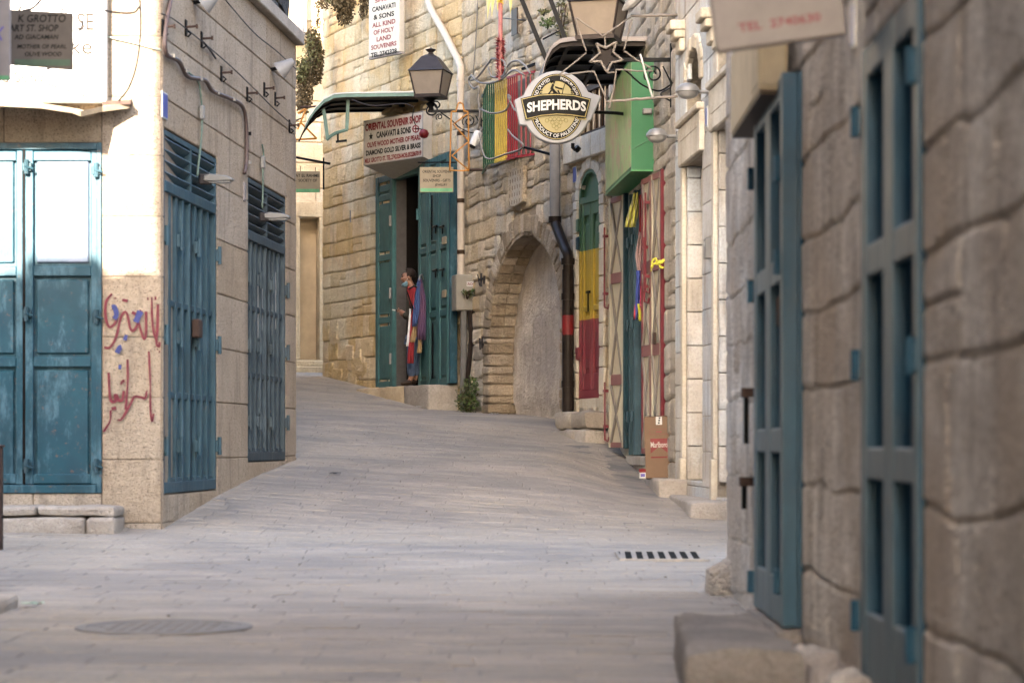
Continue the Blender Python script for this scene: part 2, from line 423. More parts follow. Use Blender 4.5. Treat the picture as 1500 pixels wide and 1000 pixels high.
SIGNT = plain('tan_sign_board', (.24, .19, .125), .6, 0, .12)
SIGND = plain('brown_grey_board', (.075, .06, .048), .7, 0, .15)
GREYB = plain('grey_board', (.22, .195, .19), .6, 0, .1)
REDP = plain('red_lettering', (.15, .007, .009), .5, 0, .15); REDP2 = plain('faded_red_lettering', (.20, .045, .05), .6, 0, .1)
BLKP = plain('black_lettering', (.006, .0055, .0055), .5, 0, .2); BRNP = plain('brown_lettering', (.028, .021, .016), .6, 0, .2)
GRNSTRIP = plain('green_print', (.10, .30, .14), .5)
BLUEP = plain('blue_enamel', (.05, .08, .28), .35, 0, .2); RIMW = plain('sign_rim_white', (.29, .29, .31), .5, 0, .05); WHT = plain('white_paint', (.48, .47, .455), .45, 0, .05)
PURP = plain('purple_paint', (.10, .08, .30), .6)
GRAFR = plain('red_spray_paint', (.11, .014, .022), .8, 0, .3, 40); GRAFB = plain('blue_spray_paint', (.03, .035, .12), .8, 0, .3, 40); GRAFK = plain('black_spray_paint', (.035, .03, .03), .8)
LAMPB = plain('lantern_brown_metal', (.035, .028, .027), .45, .4, .2)
LAMPG = plain('frosted_lantern_glass', (.19, .155, .125), .35, 0, .12, 6)
ORNG = plain('orange_tube', (.36, .15, .02), .5); YELT = plain('yellow_tinsel', (.62, .42, .02), .45); REDT = plain('red_tinsel', (.17, .008, .01), .5)
PINKR = plain('pink_red_pole', (.34, .12, .11), .5)
WIREG = plain('grey_wire', (.17, .15, .13), .6); WIREK = plain('dark_cable', (.035, .03, .03), .6); WIREB = plain('brown_cable', (.075, .05, .045), .55); WIREW = plain('white_tube', (.17, .145, .125), .5, 0, .15)
CAR = plain('cardboard', (.15, .092, .056), .8, 0, .08, 6); CARD = plain('cardboard_dark', (.16, .10, .06), .8)
GREEN1 = plain('green_sign_sheet', (.012, .125, .045), .4, 0, .06, 3)
CREAM = plain('cream_shutter_paint', (.42, .36, .265), .55, 0, .12, 8); MAROON = plain('maroon_paint', (.13, .018, .025), .45, 0, .2); DUSTR = plain('dusty_rose_paint', (.18, .075, .07), .6, 0, .15)
BARG = plain('green_bar', (.02, .075, .035), .4); BARY = plain('yellow_bar', (.46, .32, .05), .4); BARR = plain('red_bar', (.22, .018, .025), .4)
ALU = plain('grey_lamp_metal', (.20, .195, .19), .4, .3, .1); GLB = plain('white_glass_globe', (.26, .25, .24), .3)
UTIL = plain('grey_meter_box', (.20, .18, .15), .5, 0, .1)
LEAF = plain('green_leaf', (.055, .085, .022), .6, 0, .45, 8, 0); DRY = plain('dry_brown_plant', (.085, .06, .028), .8, 0, .5, 14, 0); OLIV = plain('olive_leaf', (.085, .085, .032), .7, 0, .4, 10, 0)
IRONC = plain('cast_iron_cover', (.14, .13, .125), .7, .2, .2); HOLE = plain('slot_black', (.004, .004, .004), 1)
WOODP = plain('weathered_wood', (.33, .26, .17), .6, 0, .2, 5)
SKIN = plain('skin', (.22, .105, .065), .55, 0, .1); HAIR = plain('dark_hair', (.02, .013, .01), .7, 0, .3, 60); JACK = plain('dark_olive_jacket', (.035, .032, .025), .85, 0, .2)
JEAN = plain('blue_jeans', (.065, .095, .16), .85, 0, .25, 15); SHOE = plain('dark_brown_shoe', (.03, .02, .016), .6); MASK = plain('light_blue_mask', (.15, .27, .33), .8)
GLASSM, _t, _b = new_mat('dusty_window_glass'); _b.inputs['Base Color'].default_value = (.05, .06, .06, 1); _b.inputs['Roughness'].default_value = .12; _b.inputs['Specular IOR Level'].default_value = .8
NRGLASS, _t, _b = new_mat('dusty_pale_pane'); _b.inputs['Base Color'].default_value = (.23, .23, .22, 1); _b.inputs['Roughness'].default_value = .3
_c = mixc(_t, mapr(_t, noise_n(_t, geo(_t), 6, 4), .4, .6), (.20, .20, .195), (.27, .26, .25)); L(_t, _c, _b.inputs['Base Color'])
def bands(name, cuts, cols):       # painted bands by height
    m, t, b = new_mat(name); sx = t.nodes.new('ShaderNodeSeparateXYZ'); L(t, geo(t), sx.inputs[0]); col = cols[0]
    for c_, k in zip(cuts, cols[1:]):
        g = mth(t, 'GREATER_THAN', mth(t, 'ADD', sx.outputs[2], mth(t, 'MULTIPLY', noise_n(t, geo(t), 9), .03)), c_+.015); col = mixc(t, g, col, k)
    col = mixc(t, mapr(t, noise_n(t, geo(t, (8, 8, 2)), 2, 5), .5, .72, 0, .4), col, (.10, .08, .06))
    L(t, col, b.inputs['Base Color']); b.inputs['Roughness'].default_value = .5; return m
LOWH = 3.98
# ------------------------------------------------------------------ masonry
def arch_half(op, z):                 # half width of an arched opening at height z
    _, cx, hw, spring, rise, bottom = op[:6]
    if z <= spring: return hw
    u = (z-spring)/rise
    return hw*sqrt(max(0, 1-u**2)) if u < 1 else 0
def spans(open_, z0, z1, grow=0.0):
    r = []
    for op in open_:
        if op[0] == 'r':
            if op[3] < z1-.04 and op[4] > z0+.04: r.append((op[1], op[2], op))
        else:
            ring = op[6]; top = op[3]+op[4]+ring
            if op[5] < z1-.04 and top > z0+.04:
                zm = (z0+z1)/2
                o2 = (None, op[1], op[2]+ring, op[3], op[4]+ring, op[5])
                h = arch_half(o2, zm)
                if h > 0: r.append((op[1]-h, op[1]+h, op))
    return sorted(r, key=lambda q: q[0])
def near_open(open_, x, z):
    d = 9
    for op in open_:
        if op[0] == 'r': xa, xb, za, zb = op[1:5]
        else: xa, xb, za, zb = op[1]-op[2], op[1]+op[2], op[5], op[3]
        dx = max(xa-x, 0, x-xb); dz = max(za-z, 0, z-zb); d = min(d, sqrt(dx*dx+dz*dz))
    return d
def stone_piece(mb, x0, x1, z0, z1, puff, warp, open_, seed, tint, depth=.07, gap=.008, rough=1.0, edge=.018, lim=None, drop=.45):
    g = gap/2 if not isinstance(gap, tuple) else gap[1]/2; gx = gap[0]/2 if isinstance(gap, tuple) else g; x0 += gx; x1 -= gx; z0 += g; z1 -= g
    w_, h_ = x1-x0, z1-z0; e = min(edge, w_*.2, h_*.2)
    us = [0, e/w_, 1-e/w_, 1] if w_ < .28 else [0, e/w_, .5, 1-e/w_, 1]
    vs_ = [0, e/h_, 1-e/h_, 1]
    nu, nv = len(us), len(vs_); V = []
    tlt = (random.uniform(-1, 1)*puff*.35, random.uniform(-1, 1)*puff*.35); base = random.uniform(-.4, .5)*puff
    for j, v in enumerate(vs_):
        for i, u in enumerate(us):
            x = x0+w_*u; z = z0+h_*v
            k = min(1, near_open(open_, x, z)/.25) if open_ else 1
            if lim: k *= min(1, max(0, (x-lim[0]))/.2)*min(1, max(0, (lim[1]-x))/.2)
            dx = warp*k*noise.noise(Vector((x*2.3+seed, z*2.3, 1.7))); dz = warp*k*noise.noise(Vector((x*2.3, z*2.3+seed, 7.7)))
            dx += warp*.35*k*noise.noise(Vector((x*9+seed, z*9, 1.7))); dz += warp*.35*k*noise.noise(Vector((x*9, z*9+seed, 7.7)))
            edge_ = i in (0, nu-1) or j in (0, nv-1)
            if edge_: y = e*drop+puff*.05
            else: y = -puff*(.45+.5*noise.noise(Vector((x*6*rough, z*6*rough, seed+3.3))))-base*.5-tlt[0]*(u-.5)-tlt[1]*(v-.5)
            if i in (0, nu-1) and j in (0, nv-1):   # rounded corners
                x2 = x+(e*.5 if i == 0 else -e*.5); z2 = z+(e*.5 if j == 0 else -e*.5); V.append((x2+dx, y, z2+dz))
            else: V.append((x+dx, y, z+dz))
    Fc = [(j*nu+i, j*nu+i+1, (j+1)*nu+i+1, (j+1)*nu+i) for j in range(nv-1) for i in range(nu-1)]
    ring = [i for i in range(nu)]+[j*nu+nu-1 for j in range(1, nv)]+[(nv-1)*nu+i for i in range(nu-2, -1, -1)]+[j*nu for j in range(nv-2, 0, -1)]
    n0 = len(V)
    for r_ in ring: x, y, z = V[r_]; V.append((x, depth, z))
    m = len(ring)
    for k in range(m): Fc.append((ring[(k+1) % m], ring[k], n0+k, n0+(k+1) % m))
    mb.add(V, Fc, tint)
PXMIN = 10
def courses(z0, z1, ch):
    zs = [z0]
    while zs[-1] < z1-.01:
        h = random.uniform(*ch)
        if z1-(zs[-1]+h) < ch[0]*.6: h = z1-zs[-1]
        zs.append(zs[-1]+h)
    return zs
def stone_wall(W, parent, x0, x1, z0, z1, ch, wid, mat, open_=[], warp=.02, puff=.02, gap=.01, cap=290, depth=.07, seed=0, name='stone', split=0.0, edge=.018, zs=None, breaks=None, tvar=1.0, floor=True, drop=.45):
    pcs = []
    zs = zs or courses(z0, z1, ch)
    def fill(xa, xb, za, zb):
        if xb-xa < .05 or zb-za < .035: return
        x = xa
        while x < xb-.01:
            w_ = random.uniform(*wid)
            if xb-(x+w_) < wid[0]*.6: w_ = xb-x
            if w_ > wid[1]*1.35: w_ = (xb-x)/2
            if random.random() < split and zb-za > .2:
                m = za+(zb-za)*random.uniform(.4, .6); pcs.append((x, x+w_, za, m)); pcs.append((x, x+w_, m, zb))
            else: pcs.append((x, x+w_, za, zb))
            x += w_
    for za, zb in zip(zs, zs[1:]):
        sp = spans(open_, za, zb); x = x0
        for a, b, op in sp:
            a = max(a, x0); b = min(b, x1)
            if a > x: fill(x, a, za, zb)
            if op[0] == 'r':
                if op[3] > za+.04: fill(max(a, x), b, za, op[3])
                if op[4] < zb-.04: fill(max(a, x), b, op[4], zb)
            x = max(x, b)
        if x < x1: fill(x, x1, za, zb)
    scored = []
    for p in pcs:
        c = W.w((p[0]+p[1])/2, (p[2]+p[3])/2)
        if floor and p[3] < gz(c.x, c.y)-.05: continue
        if c.y < 1: scored.append((0, p)); continue
        px0 = CX+F*W.w(p[0], 0).x/max(1, W.w(p[0], 0).y); px1 = CX+F*W.w(p[1], 0).x/max(1, W.w(p[1], 0).y); hh = (p[3]-p[2])*F/c.y
        px = (px0+px1)/2; py = HY-c.z*F/c.y
        vis = -60 < px < 1560 and -40 < py < 1040
        big = max(abs(px1-px0), hh)
        scored.append(((abs(px1-px0)*hh if vis and big >= PXMIN else 0), p))
    scored.sort(key=lambda q: -q[0])
    rest = MB(); nrest = 0
    for i, (sc, p) in enumerate(scored):
        t = random.uniform(-1, 1)*tvar
        if i < cap and sc > 0:
            mb = MB(); stone_piece(mb, *p, puff, warp, open_, seed, t if t else .01, depth, gap, edge=edge, lim=breaks, drop=drop)
            mb.build(name, mat, parent, W.M, smooth=19)
        else: stone_piece(rest, *p, puff, warp, open_, seed, t, depth, gap, edge=edge, lim=breaks, drop=drop); nrest += 1
    if nrest: rest.build('stonework', mat, parent, W.M, smooth=19, kind='stuff')
def wall_sheet(W, parent, x0, x1, z0, z1, open_, mat, y=.03, depth=.35, body=3.0, revmat=None, name='wall', ends=True, top=True):
    """mortar sheet with the openings cut out, reveals and the mass of the building behind"""
    mb = MB(); rects = []
    for op in open_:
        if op[0] == 'r': rects.append((op[1], op[2], op[3], op[4], op[5] if len(op) > 5 else depth))
        else: rects.append((op[1]-op[2], op[1]+op[2], op[5], op[3]+op[4], op[7] if len(op) > 7 else depth))
    xs = sorted({x0, x1, *[r[0] for r in rects], *[r[1] for r in rects]}); zz = sorted({z0, z1, *[r[2] for r in rects], *[r[3] for r in rects]})
    xs = [x for x in xs if x0 <= x <= x1]; zz = [z for z in zz if z0 <= z <= z1]
    for a, b in zip(xs, xs[1:]):
        for c, d in zip(zz, zz[1:]):
            mx, mz = (a+b)/2, (c+d)/2
            if any(r[0] < mx < r[1] and r[2] < mz < r[3] for r in rects): continue
            mb.quad((a, y, c), (b, y, c), (b, y, d), (a, y, d))
    for op in open_:
        if op[0] != 'a': continue
        dp = op[7] if len(op) > 7 else depth; cx, hw, sp, ri, bo = op[1:6]; n = 14; T = sp+ri
        pr = [(cx+hw*cos(pi*k/n), sp+ri*sin(pi*k/n)) for k in range(n+1)]
        for (xa, za), (xb, zb) in zip(pr, pr[1:]):
            mb.quad((xb, y, zb), (xa, y, za), (xa, y, T), (xb, y, T))
            mb.quad((xa, y, za), (xb, y, zb), (xb, dp, zb), (xa, dp, za))
        for sx, fl in ((cx-hw, 0), (cx+hw, 1)):
            q = [(sx, y, bo), (sx, dp, bo), (sx, dp, sp), (sx, y, sp)]
            mb.quad(*(q if not fl else q[::-1]))
    for r, op in zip(rects, open_):
        a, b, c, d, dp = r
        if op[0] == 'r':
            mb.quad((a, y, c), (a, dp, c), (a, dp, d), (a, y, d)); mb.quad((b, y, d), (b, dp, d), (b, dp, c), (b, y, c))
            mb.quad((a, y, d), (a, dp, d), (b, dp, d), (b, y, d)); mb.quad((b, y, c), (b, dp, c), (a, dp, c), (a, y, c))
    D0 = max([depth]+[r[4] for r in rects])+.005
    mb.box(x0, x1, D0, D0+body, z0, z1)
    mb.quad((x0, y, z1), (x1, y, z1), (x1, D0, z1), (x0, D0, z1))
    mb.quad((x0, D0, z0), (x0, y, z0), (x0, y, z1), (x0, D0, z1)); mb.quad((x1, y, z0), (x1, D0, z0), (x1, D0, z1), (x1, y, z1))
    return mb.build(name, mat, parent, W.M)
def voussoirs(W, parent, op, ring, n, mat, proud=.01, name='arch_stone', depth=.3, both=True):
    cx, hw, sp, ri = op[1:5]
    for k in range(n):
        a0 = pi*k/n+.006; a1 = pi*(k+1)/n-.006; am = (a0+a1)/2; rg = ring*random.uniform(.8, 1.12)
        f = lambda a, r: (cx+(hw+r)*cos(a), sp+(ri+r)*sin(a))
        o = [f(a0, -.005), f(a0, rg), f(am, rg+.01), f(a1, rg), f(a1, -.005), f(am, -.005)]
        y0 = -proud-random.uniform(0, .02)
        mb = MB(); mb.prism(o, y0, depth, tint=random.uniform(-1, 1)); mb.build(name, mat, parent, W.M, rec=True, bevel=.012)
def beam(mb, a, b, w, h, M=None):          # rectangular bar between two points (w across, h up-ish)
    a = Vector(a); b = Vector(b); t = (b-a); l = t.length; t.normalize(); up = Vector((0, 0, 1))
    if abs(t.z) > .95: up = Vector((0, 1, 0))
    sd = t.cross(up).normalized(); up = sd.cross(t)
    R = Matrix((sd, t, up)).transposed().to_4x4(); R.translation = a
    mb.box(-w/2, w/2, 0, l, -h/2, h/2, M=R)
    return mb

# ------------------------------------------------------------------ the walls of the street
LF = Wall((-6.6, 17.0), (-2.49, 17.0))
LS = Wall((-2.49, 17.0), (-2.033, 22.5))
NR = Wall((1.077, 12.0), (.987, 3.0))
MR = Wall((1.56, 22.8), (2.05, 15.8))
RB = Wall((1.14, 28.8), (1.56, 22.8))
AR = Wall((-.72, 34.0), (1.14, 28.2))
SH = Wall((-3.13, 39.4), (-.72, 34.0))
BK = Wall((-6.2, 42.6), (-2.9, 43.6))
# ------------------------------------------------------------------ ground and paving
g = MB(); xs = [-900, -200, -60, -20]+[x*.5 for x in range(-26, 17)]+[15, 60, 200, 900]; ys = [-900, -200, -60, -20, -8]+[y*.5 for y in range(-8, 122)]+[80, 150, 300, 900]
xs = sorted(set(xs)); ys = sorted(set(ys))
vs_ = [(x, y, gz(x, y)-.032) for y in ys for x in xs]; n = len(xs)
g.add(vs_, [(j*n+i, j*n+i+1, (j+1)*n+i+1, (j+1)*n+i) for j in range(len(ys)-1) for i in range(n-1)])
ground = g.build('ground', PAVEJ, kind='structure', smooth='all')
pv = MB(); xs2 = [x*.5 for x in range(-24, 15)]; ys2 = [y*.5 for y in range(4, 116)]; n = len(xs2)
pv.add([(x, y, gz(x, y)-.0055) for y in ys2 for x in xs2], [(j*n+i, j*n+i+1, (j+1)*n+i+1, (j+1)*n+i) for j in range(len(ys2)-1) for i in range(n-1)])
pavement = pv.build('pavement', PAVEJ, kind='structure', smooth='all')
HOLES = []
def paver(mb, x0, x1, y0, y1, t):
    g_ = .0012; e = .008; gy = .006+.006*max(0, noise.noise(Vector((x0*.5, y0*.5, 2)))+.3)+(.010*max(0, .35+noise.noise(Vector((x0*.7, y0*.7, 6)))) if y0 < 10.8 else 0); g_2 = .001 if y0 < 10.8 else 0; x0 += g_2; x1 -= g_2; x0 += g_; x1 -= g_; y0 += gy; y1 -= gy
    def warp(x, y): return x+.035*noise.noise(Vector((x*1.1, y*1.1, 3))), y+.05*noise.noise(Vector((x*.8, y*.8, 9)))+.02*noise.noise(Vector((x*3, y*3, 5)))+.0022*(x**2)*4
    tl = random.uniform(-.0022, .0015); tx = random.uniform(-.007, .007); ty = random.uniform(-.007, .007); cx, cy = (x0+x1)/2, (y0+y1)/2
    vs_ = []
    for dz, q in ((-.02, 0), (-.004, 0), (0, e)):
        for x, y in ((x0+q, y0+q), (cx, y0+q), (x1-q, y0+q), (x1-q, y1-q), (cx, y1-q), (x0+q, y1-q)):
            X, Y = warp(x, y); vs_.append((X, Y, gz(X, Y)+dz+tl+tx*(x-cx)+ty*(y-cy)*2))
    fs = [(i, (i+1) % 6, 6+(i+1) % 6, 6+i) for i in range(6)]+[(6+i, 6+(i+1) % 6, 12+(i+1) % 6, 12+i) for i in range(6)]+[(12, 13, 16, 17), (13, 14, 15, 16)]
    mb.add(vs_, fs, t)
rest = MB(); cnt = 0; y = 5.2; ir = 0; random.seed(21)
MH = (-1.42, 9.75); GR = (.94, 15.1)
while y < 46:
    h = random.uniform(.15, .25); x = -5.6+random.uniform(0, .3) if y < 24 else -6.5
    xe = 1.35 if y < 12 else 2.2
    while x < xe:
        w_ = random.uniform(.22, .6); x1 = x+w_; t = random.uniform(-1, 1)*(1.6 if y < 10.8 else 1); my = y+h/2; mx = x+w_/2
        hole = abs(mx-GR[0]) < .26+w_/2 and abs(my-GR[1]) < .42+h/2 or ((mx-MH[0])**2+(my-MH[1])**2)**.5 < .42 and False
        inb = (y > 17.2 and x1 < -2.49+.083*(y-17)-.3) and y < 22.5
        if not inb:
            vis = my > 7.45 and -30 < CX+F*mx/my < 1530
            if vis and cnt < 295:
                mb = MB(); paver(mb, x, x1, y, y+h, t); mb.build('paver', PAVE, pavement); cnt += 1
            else: paver(rest, x, x1, y, y+h, t)
        x = x1
    y += h
rest.build('paving_stones', PAVE, pavement, kind='stuff')
# cast iron manhole cover
mh = thing('manhole_cover', 'large round iron manhole cover set flush in the paving, lower left foreground', 'manhole cover', (MH[0], MH[1], gz(*MH)))
sl_ = (gz(MH[0], MH[1]+.3)-gz(MH[0], MH[1]-.3))/.6
Mt = Matrix.Shear('XY', 4, (0, 0)); 
def shearz(mb, k): mb.v = [(x, y, z+k*y) for x, y, z in mb.v]; return mb
m_ = MB(); m_.lathe([(.36, -.01), (.36, .006), (.35, .009), (.315, .009), (.313, .004)], n=48); shearz(m_, sl_).build('frame_ring', IRONC, mh, smooth=40)
m_ = MB(); m_.lathe([(.307, -.01), (.307, .006), (.30, .008), (.29, .008), (.285, .005), (.02, .005)], n=48)
for i in range(-5, 6):
    for j in range(-5, 6):
        if (i*i+j*j) < 26: m_.box(i*.05-.014, i*.05+.014, j*.05-.014, j*.05+.014, .004, .0085)
shearz(m_, sl_).build('cover_plate', IRONC, mh)
# drain grate
gsl = (gz(GR[0], GR[1]+.4)-gz(GR[0], GR[1]-.4))/.8
gr = thing('drain_grate', 'pale stone drain slab with a row of dark slots, right side of the street', 'drain', (GR[0], GR[1], gz(*GR)+.002))
m_ = MB(); m_.box(-.26, .26, -.351, .351, -.03, .0108); shearz(m_, gsl).build('pit', HOLE, gr)  # black sheet just under the bar tops stands in for slot shade
m_ = MB(); m_.box(-.275, .275, -.375, -.35, -.03, .012, ch=.006); m_.box(-.275, .275, .35, .375, -.03, .012, ch=.006); m_.box(-.275, -.255, -.35, .35, -.03, .0115); m_.box(.255, .275, -.35, .35, -.03, .0115)
shearz(m_, gsl).build('slab', PAVE, gr)
for i in range(8):
    x = -.245+i*.07; m_ = MB(); m_.add([(x-.022, -.35, .0118), (x+.008, -.35, .0118), (x+.032, .35, .0118), (x+.002, .35, .0118), (x-.022, -.35, -.03), (x+.008, -.35, -.03), (x+.032, .35, -.03), (x+.002, .35, -.03)],
        [(0, 1, 2, 3), (4, 5, 1, 0), (5, 6, 2, 1), (6, 7, 3, 2), (7, 4, 0, 3)]); shearz(m_, gsl).build('bar', PAVE, gr)
# scraps of litter
def scrap(name, label, px, py, Y, mat, w_, kind_, cat):
    x = (px-CX)/F*Y; t = thing(name, label, cat, (x, Y, gz(x, Y)+.006), random.uniform(0, 3))
    m_ = MB(); k = 5
    vs_ = [(w_*(i/k-.5), w_*.6*(j/k-.5), .012+w_*.14*noise.noise(Vector((i*.9+px, j*.9, 2)))) for j in range(k+1) for i in range(k+1)]
    m_.add(vs_, [(j*(k+1)+i, j*(k+1)+i+1, (j+1)*(k+1)+i+1, (j+1)*(k+1)+i) for j in range(k) for i in range(k)]); m_.build('crumpled_sheet', mat, t, smooth='all')
scrap('plastic_wrapper', 'green and white plastic wrapper lying by the stone corner at left', 48, 884, 10.9, plain('green_wrapper', (.16, .28, .18), .4), .10, 0, 'litter')
scrap('paper_scrap', 'white paper scrap on the paving in front of the stone arch', 724, 611, 32.0, WHT, .14, 0, 'litter')
scrap('paper_scrap', 'small white scrap on the paving before the souvenir shop step', 614, 598, 34.0, WHT, .11, 0, 'litter')
scrap('dark_scrap', 'dark flattened scrap on the middle of the sloping street', 490, 690, 21.0, BLKP, .10, 0, 'litter')
st = thing('pebbles', None, None, (0, 0, 0)); D.objects.remove(st); m_ = MB(); random.seed(5)
for i in range(110):
    y = random.uniform(9, 34); x = random.uniform(-2.0, 1.4) if y < 22 else random.uniform(-1.8, .9); r = random.uniform(.003, .010)
    m_.lathe([(r*.6, 0), (r, r*.4), (r*.5, r*.9)], (x, y, gz(x, y)), n=5, tint=random.uniform(-1, 1))
m_.build('pebbles', stone('grit', (.16, .14, .12), (.05, .045, .04)), kind='stuff', label='loose grit and pebbles scattered over the paving')
# ------------------------------------------------------------------ left building: sunlit front with teal doors, shaded flank with two slatted doors
random.seed(11)
lb = thing('stone_building', 'low building of sawn beige blocks on the left corner, sunlit front with big teal doors', 'building', (-2.49, 17.0, 0))
# openings
d1 = (LS.lx(240), LS.lx(318)); d2 = (LS.lx(363), LS.lx(419)); ztop = 2.26; zb1 = -.365; zb2 = -.155
opS = [('r', d1[0], d1[1], zb1, ztop, .12), ('r', d2[0], d2[1], zb2, ztop, .12)]
fa, fz = LF.at(-115, 722); fb, _ = LF.at(149, 722); ft = LF.z(0, 209); fbz = LF.z(0, 722)
opF = [('r', fa, fb, fbz, ft, .12)]
zsL = [-.95, -.56, -.11, .33, .76, 1.19, 1.62, 2.05, 2.47, 2.9, 3.33, 3.75]
wall_sheet(LF, lb, 0, LF.L, -1, 3.78, opF, S_MORTL, y=.008, depth=.14, body=4.2)
wall_sheet(LS, lb, 0, LS.L, -1, 3.78, opS, S_MORTL, y=.008, depth=.14, body=.8)
stone_wall(LF, lb, 0, LF.L-.004, 0, 0, None, (.5, .95), S_LEFT, opF, warp=0.003, puff=.004, gap=.009, zs=zsL, edge=.005, name='block', depth=.03, tvar=.7)
stone_wall(LS, lb, 0.004, LS.L, 0, 0, None, (.55, 1.1), S_LEFT, opS, warp=0.004, puff=.004, gap=.009, zs=zsL, edge=.005, name='block', depth=.03, tvar=.7)
m_ = MB(); m_.box(-.05, LS.L+.06, -.07, 1.2, 3.755, 3.88, ch=.01); m_.build('coping', S_STEP, lb, LS.M)
m_ = MB(); m_.box(0, LF.L+.02, -.06, 1.0, 3.757, 3.878, ch=.01); m_.build('coping', S_STEP, lb, LF.M)
# slatted folding doors in the flank
def slat_door(W, x0, x1, z0, z1, par, mat, hlou, rows, ncol, nsl, rem=()):
    dm = MB(); e = .05; zl = z1-hlou
    for a, b in ((x0+.01, x0+e), (x1-e, x1-.01)): dm.box(a, b, .005, .06, z0+.01, z1-.01, ch=.004)
    dm.box(x0+e, x1-e, .004, .06, z1-e, z1-.01, ch=.004); dm.box(x0+e, x1-e, .0, .06, zl-.03, zl+.05, ch=.005); dm.box(x0+e, x1-e, .003, .06, z0+.01, z0+.09, ch=.004)
    dm.box((x0+x1)/2-.02, (x0+x1)/2+.02, .006, .06, zl+.05, z1-e)
    dr = dm.build('door', mat, par, W.M)
    m_ = MB(); m_.box(x0+.01, x1-.01, .065, .075, z0, z1); m_.build('backing_sheet', TEALD if mat is SLATE else SLATE2, dr, W.M)
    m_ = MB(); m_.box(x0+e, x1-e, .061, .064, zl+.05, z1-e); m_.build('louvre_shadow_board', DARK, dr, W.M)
    xm = (x0+x1)/2
    for xa, xb in ((x0+e, xm-.02), (xm+.02, x1-e)):
        hz = (z1-e-zl-.05)/nsl
        for k in range(nsl):
            zc = zl+.05+hz*(k+.5); m_ = MB(); m_.box(xa+.003, xb-.003, -.035, .035, -.005, .005, M=Matrix.Translation((0, .035, zc)) @ Matrix.Rotation(radians(-38), 4, 'X')); m_.build('slat', mat, dr, W.M)
    zr = [z0+.09]+[z0+.09+(zl-.03-z0-.09)*q for q in rows]+[zl-.03]; cw = (x1-x0-2*e)/ncol
    for a in range(ncol):
        xa = x0+e+a*cw; half = a == ncol//2
        m_ = MB(); ww = .028
        m_.box(xa-ww if a else xa, xa+ww, .015 if not half else .008, .06, z0+.09, zl-.03, ch=.004); m_.build('stile', mat, dr, W.M)
        for za, zb in zip(zr, zr[1:]):
            m_ = MB(); m_.box(xa+ww, xa+cw-ww, .022, .064, za-.018, za+.03, ch=.006); m_.build('rail', mat, dr, W.M)
            m_ = MB(); m_.box(xa+ww+.012, xa+cw-ww-.012, .05, .064, za+.045, zb-.03, ch=.008); m_.build('panel', mat, dr, W.M)
    m_ = MB(); m_.box(xm-.004, xm+.004, .004, .02, z0+.09, zl-.03); m_.build('gap', DARK, dr, W.M)
    for zz in (z0+.35, z0+(zl-z0)*.52, zl-.35):
        for xx in (x0+.03, x0+(x1-x0)*.27, x0+(x1-x0)*.6, x1+.02):
            m_ = MB(); m_.tube([(xx, -.015, zz-.07), (xx, -.015, zz+.07)], .017, 8); m_.box(xx-.035, xx+.035, -.012, .012, zz-.045, zz+.045); m_.build('hinge', mat, dr, W.M)
    return dr
dr = slat_door(LS, d1[0], d1[1], zb1, ztop, lb, SLATE, .42, (.30, .62), 8, 4)
x_, z_ = LS.at(285, 481); m_ = MB(); m_.box(x_-.06, x_+.06, -.05, .01, z_-.07, z_+.07, ch=.01); m_.build('lock_box', RUSTY, dr, LS.M)
dr2 = slat_door(LS, d2[0], d2[1], zb2, ztop-.0, lb, SLATE2, .50, (.36, .68), 8, 5)
m_ = MB()
for k in range(9):
    xa = d2[0]+.12+k*.17; za = 1.0+random.uniform(-.15, .3); m_.box(xa, xa+random.uniform(.02, .05), .0355, .0365, za-random.uniform(.2, .5), za+random.uniform(.1, .5))
m_.build('peeling_paper', WHT, dr2, LS.M)
# big teal sheet doors on the front
dm = MB(); dm.box(fa, fb, .03, .07, fbz, ft, ch=.004); dm.box(fa, fa+.05, -.01, .03, fbz, ft); dm.box(fb-.035, fb, -.012, .03, fbz, ft, ch=.004); dm.box(fa+.05, fb-.035, -.011, .03, ft-.05, ft-.002, ch=.004); dm.box(fa+.05, fb-.035, -.011, .03, fbz, fbz+.06, ch=.004)
bd = dm.build('door', TEAL, lb, LF.M)
lxm = LF.lx(36)
for (xa, xb) in ((LF.lx(-108), lxm-.012), (lxm+.004, LF.lx(143))):
    m_ = MB(); rows = [LF.z(0, y) for y in (716, 530, 397, 214)]; st_ = .058
    za0, za1 = fbz+.062, ft-.055
    m_.box(xa, xa+st_, -.004, .03, za0, za1, ch=.005); m_.box(xb-st_*.8, xb, -.004, .03, za0, za1, ch=.005)
    for zz in rows: 
        zc = min(max(zz, za0+.04), za1-.04); m_.box(xa+st_, xb-st_*.8, -.002, .03, zc-.035, zc+.035, ch=.005)
    lf = m_.build('leaf_frame', TEAL, bd, LF.M)
    for zz0, zz1 in zip(rows, rows[1:]):
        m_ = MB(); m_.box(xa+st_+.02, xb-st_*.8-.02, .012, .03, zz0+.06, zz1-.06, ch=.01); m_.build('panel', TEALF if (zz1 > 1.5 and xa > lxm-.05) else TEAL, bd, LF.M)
m_ = MB(); m_.box(lxm-.012, lxm+.004, -.003, .029, fbz+.06, ft-.05); m_.build('gap', DARK, bd, LF.M)
for px, pys in ((40, (245, 460, 682)), (142, (250, 464, 682))):
    for py in pys:
        xx, zz = LF.at(px, py); m_ = MB(); m_.tube([(xx, -.03, zz-.05), (xx, -.03, zz+.05)], .018, 8); m_.box(xx-.03, xx+.035, -.028, .0, zz-.03, zz+.03, ch=.004); m_.tube([(xx-.01, -.045, zz), (xx+.05, -.04, zz-.015)], .008, 6); m_.build('hinge', TEALD, bd, LF.M)
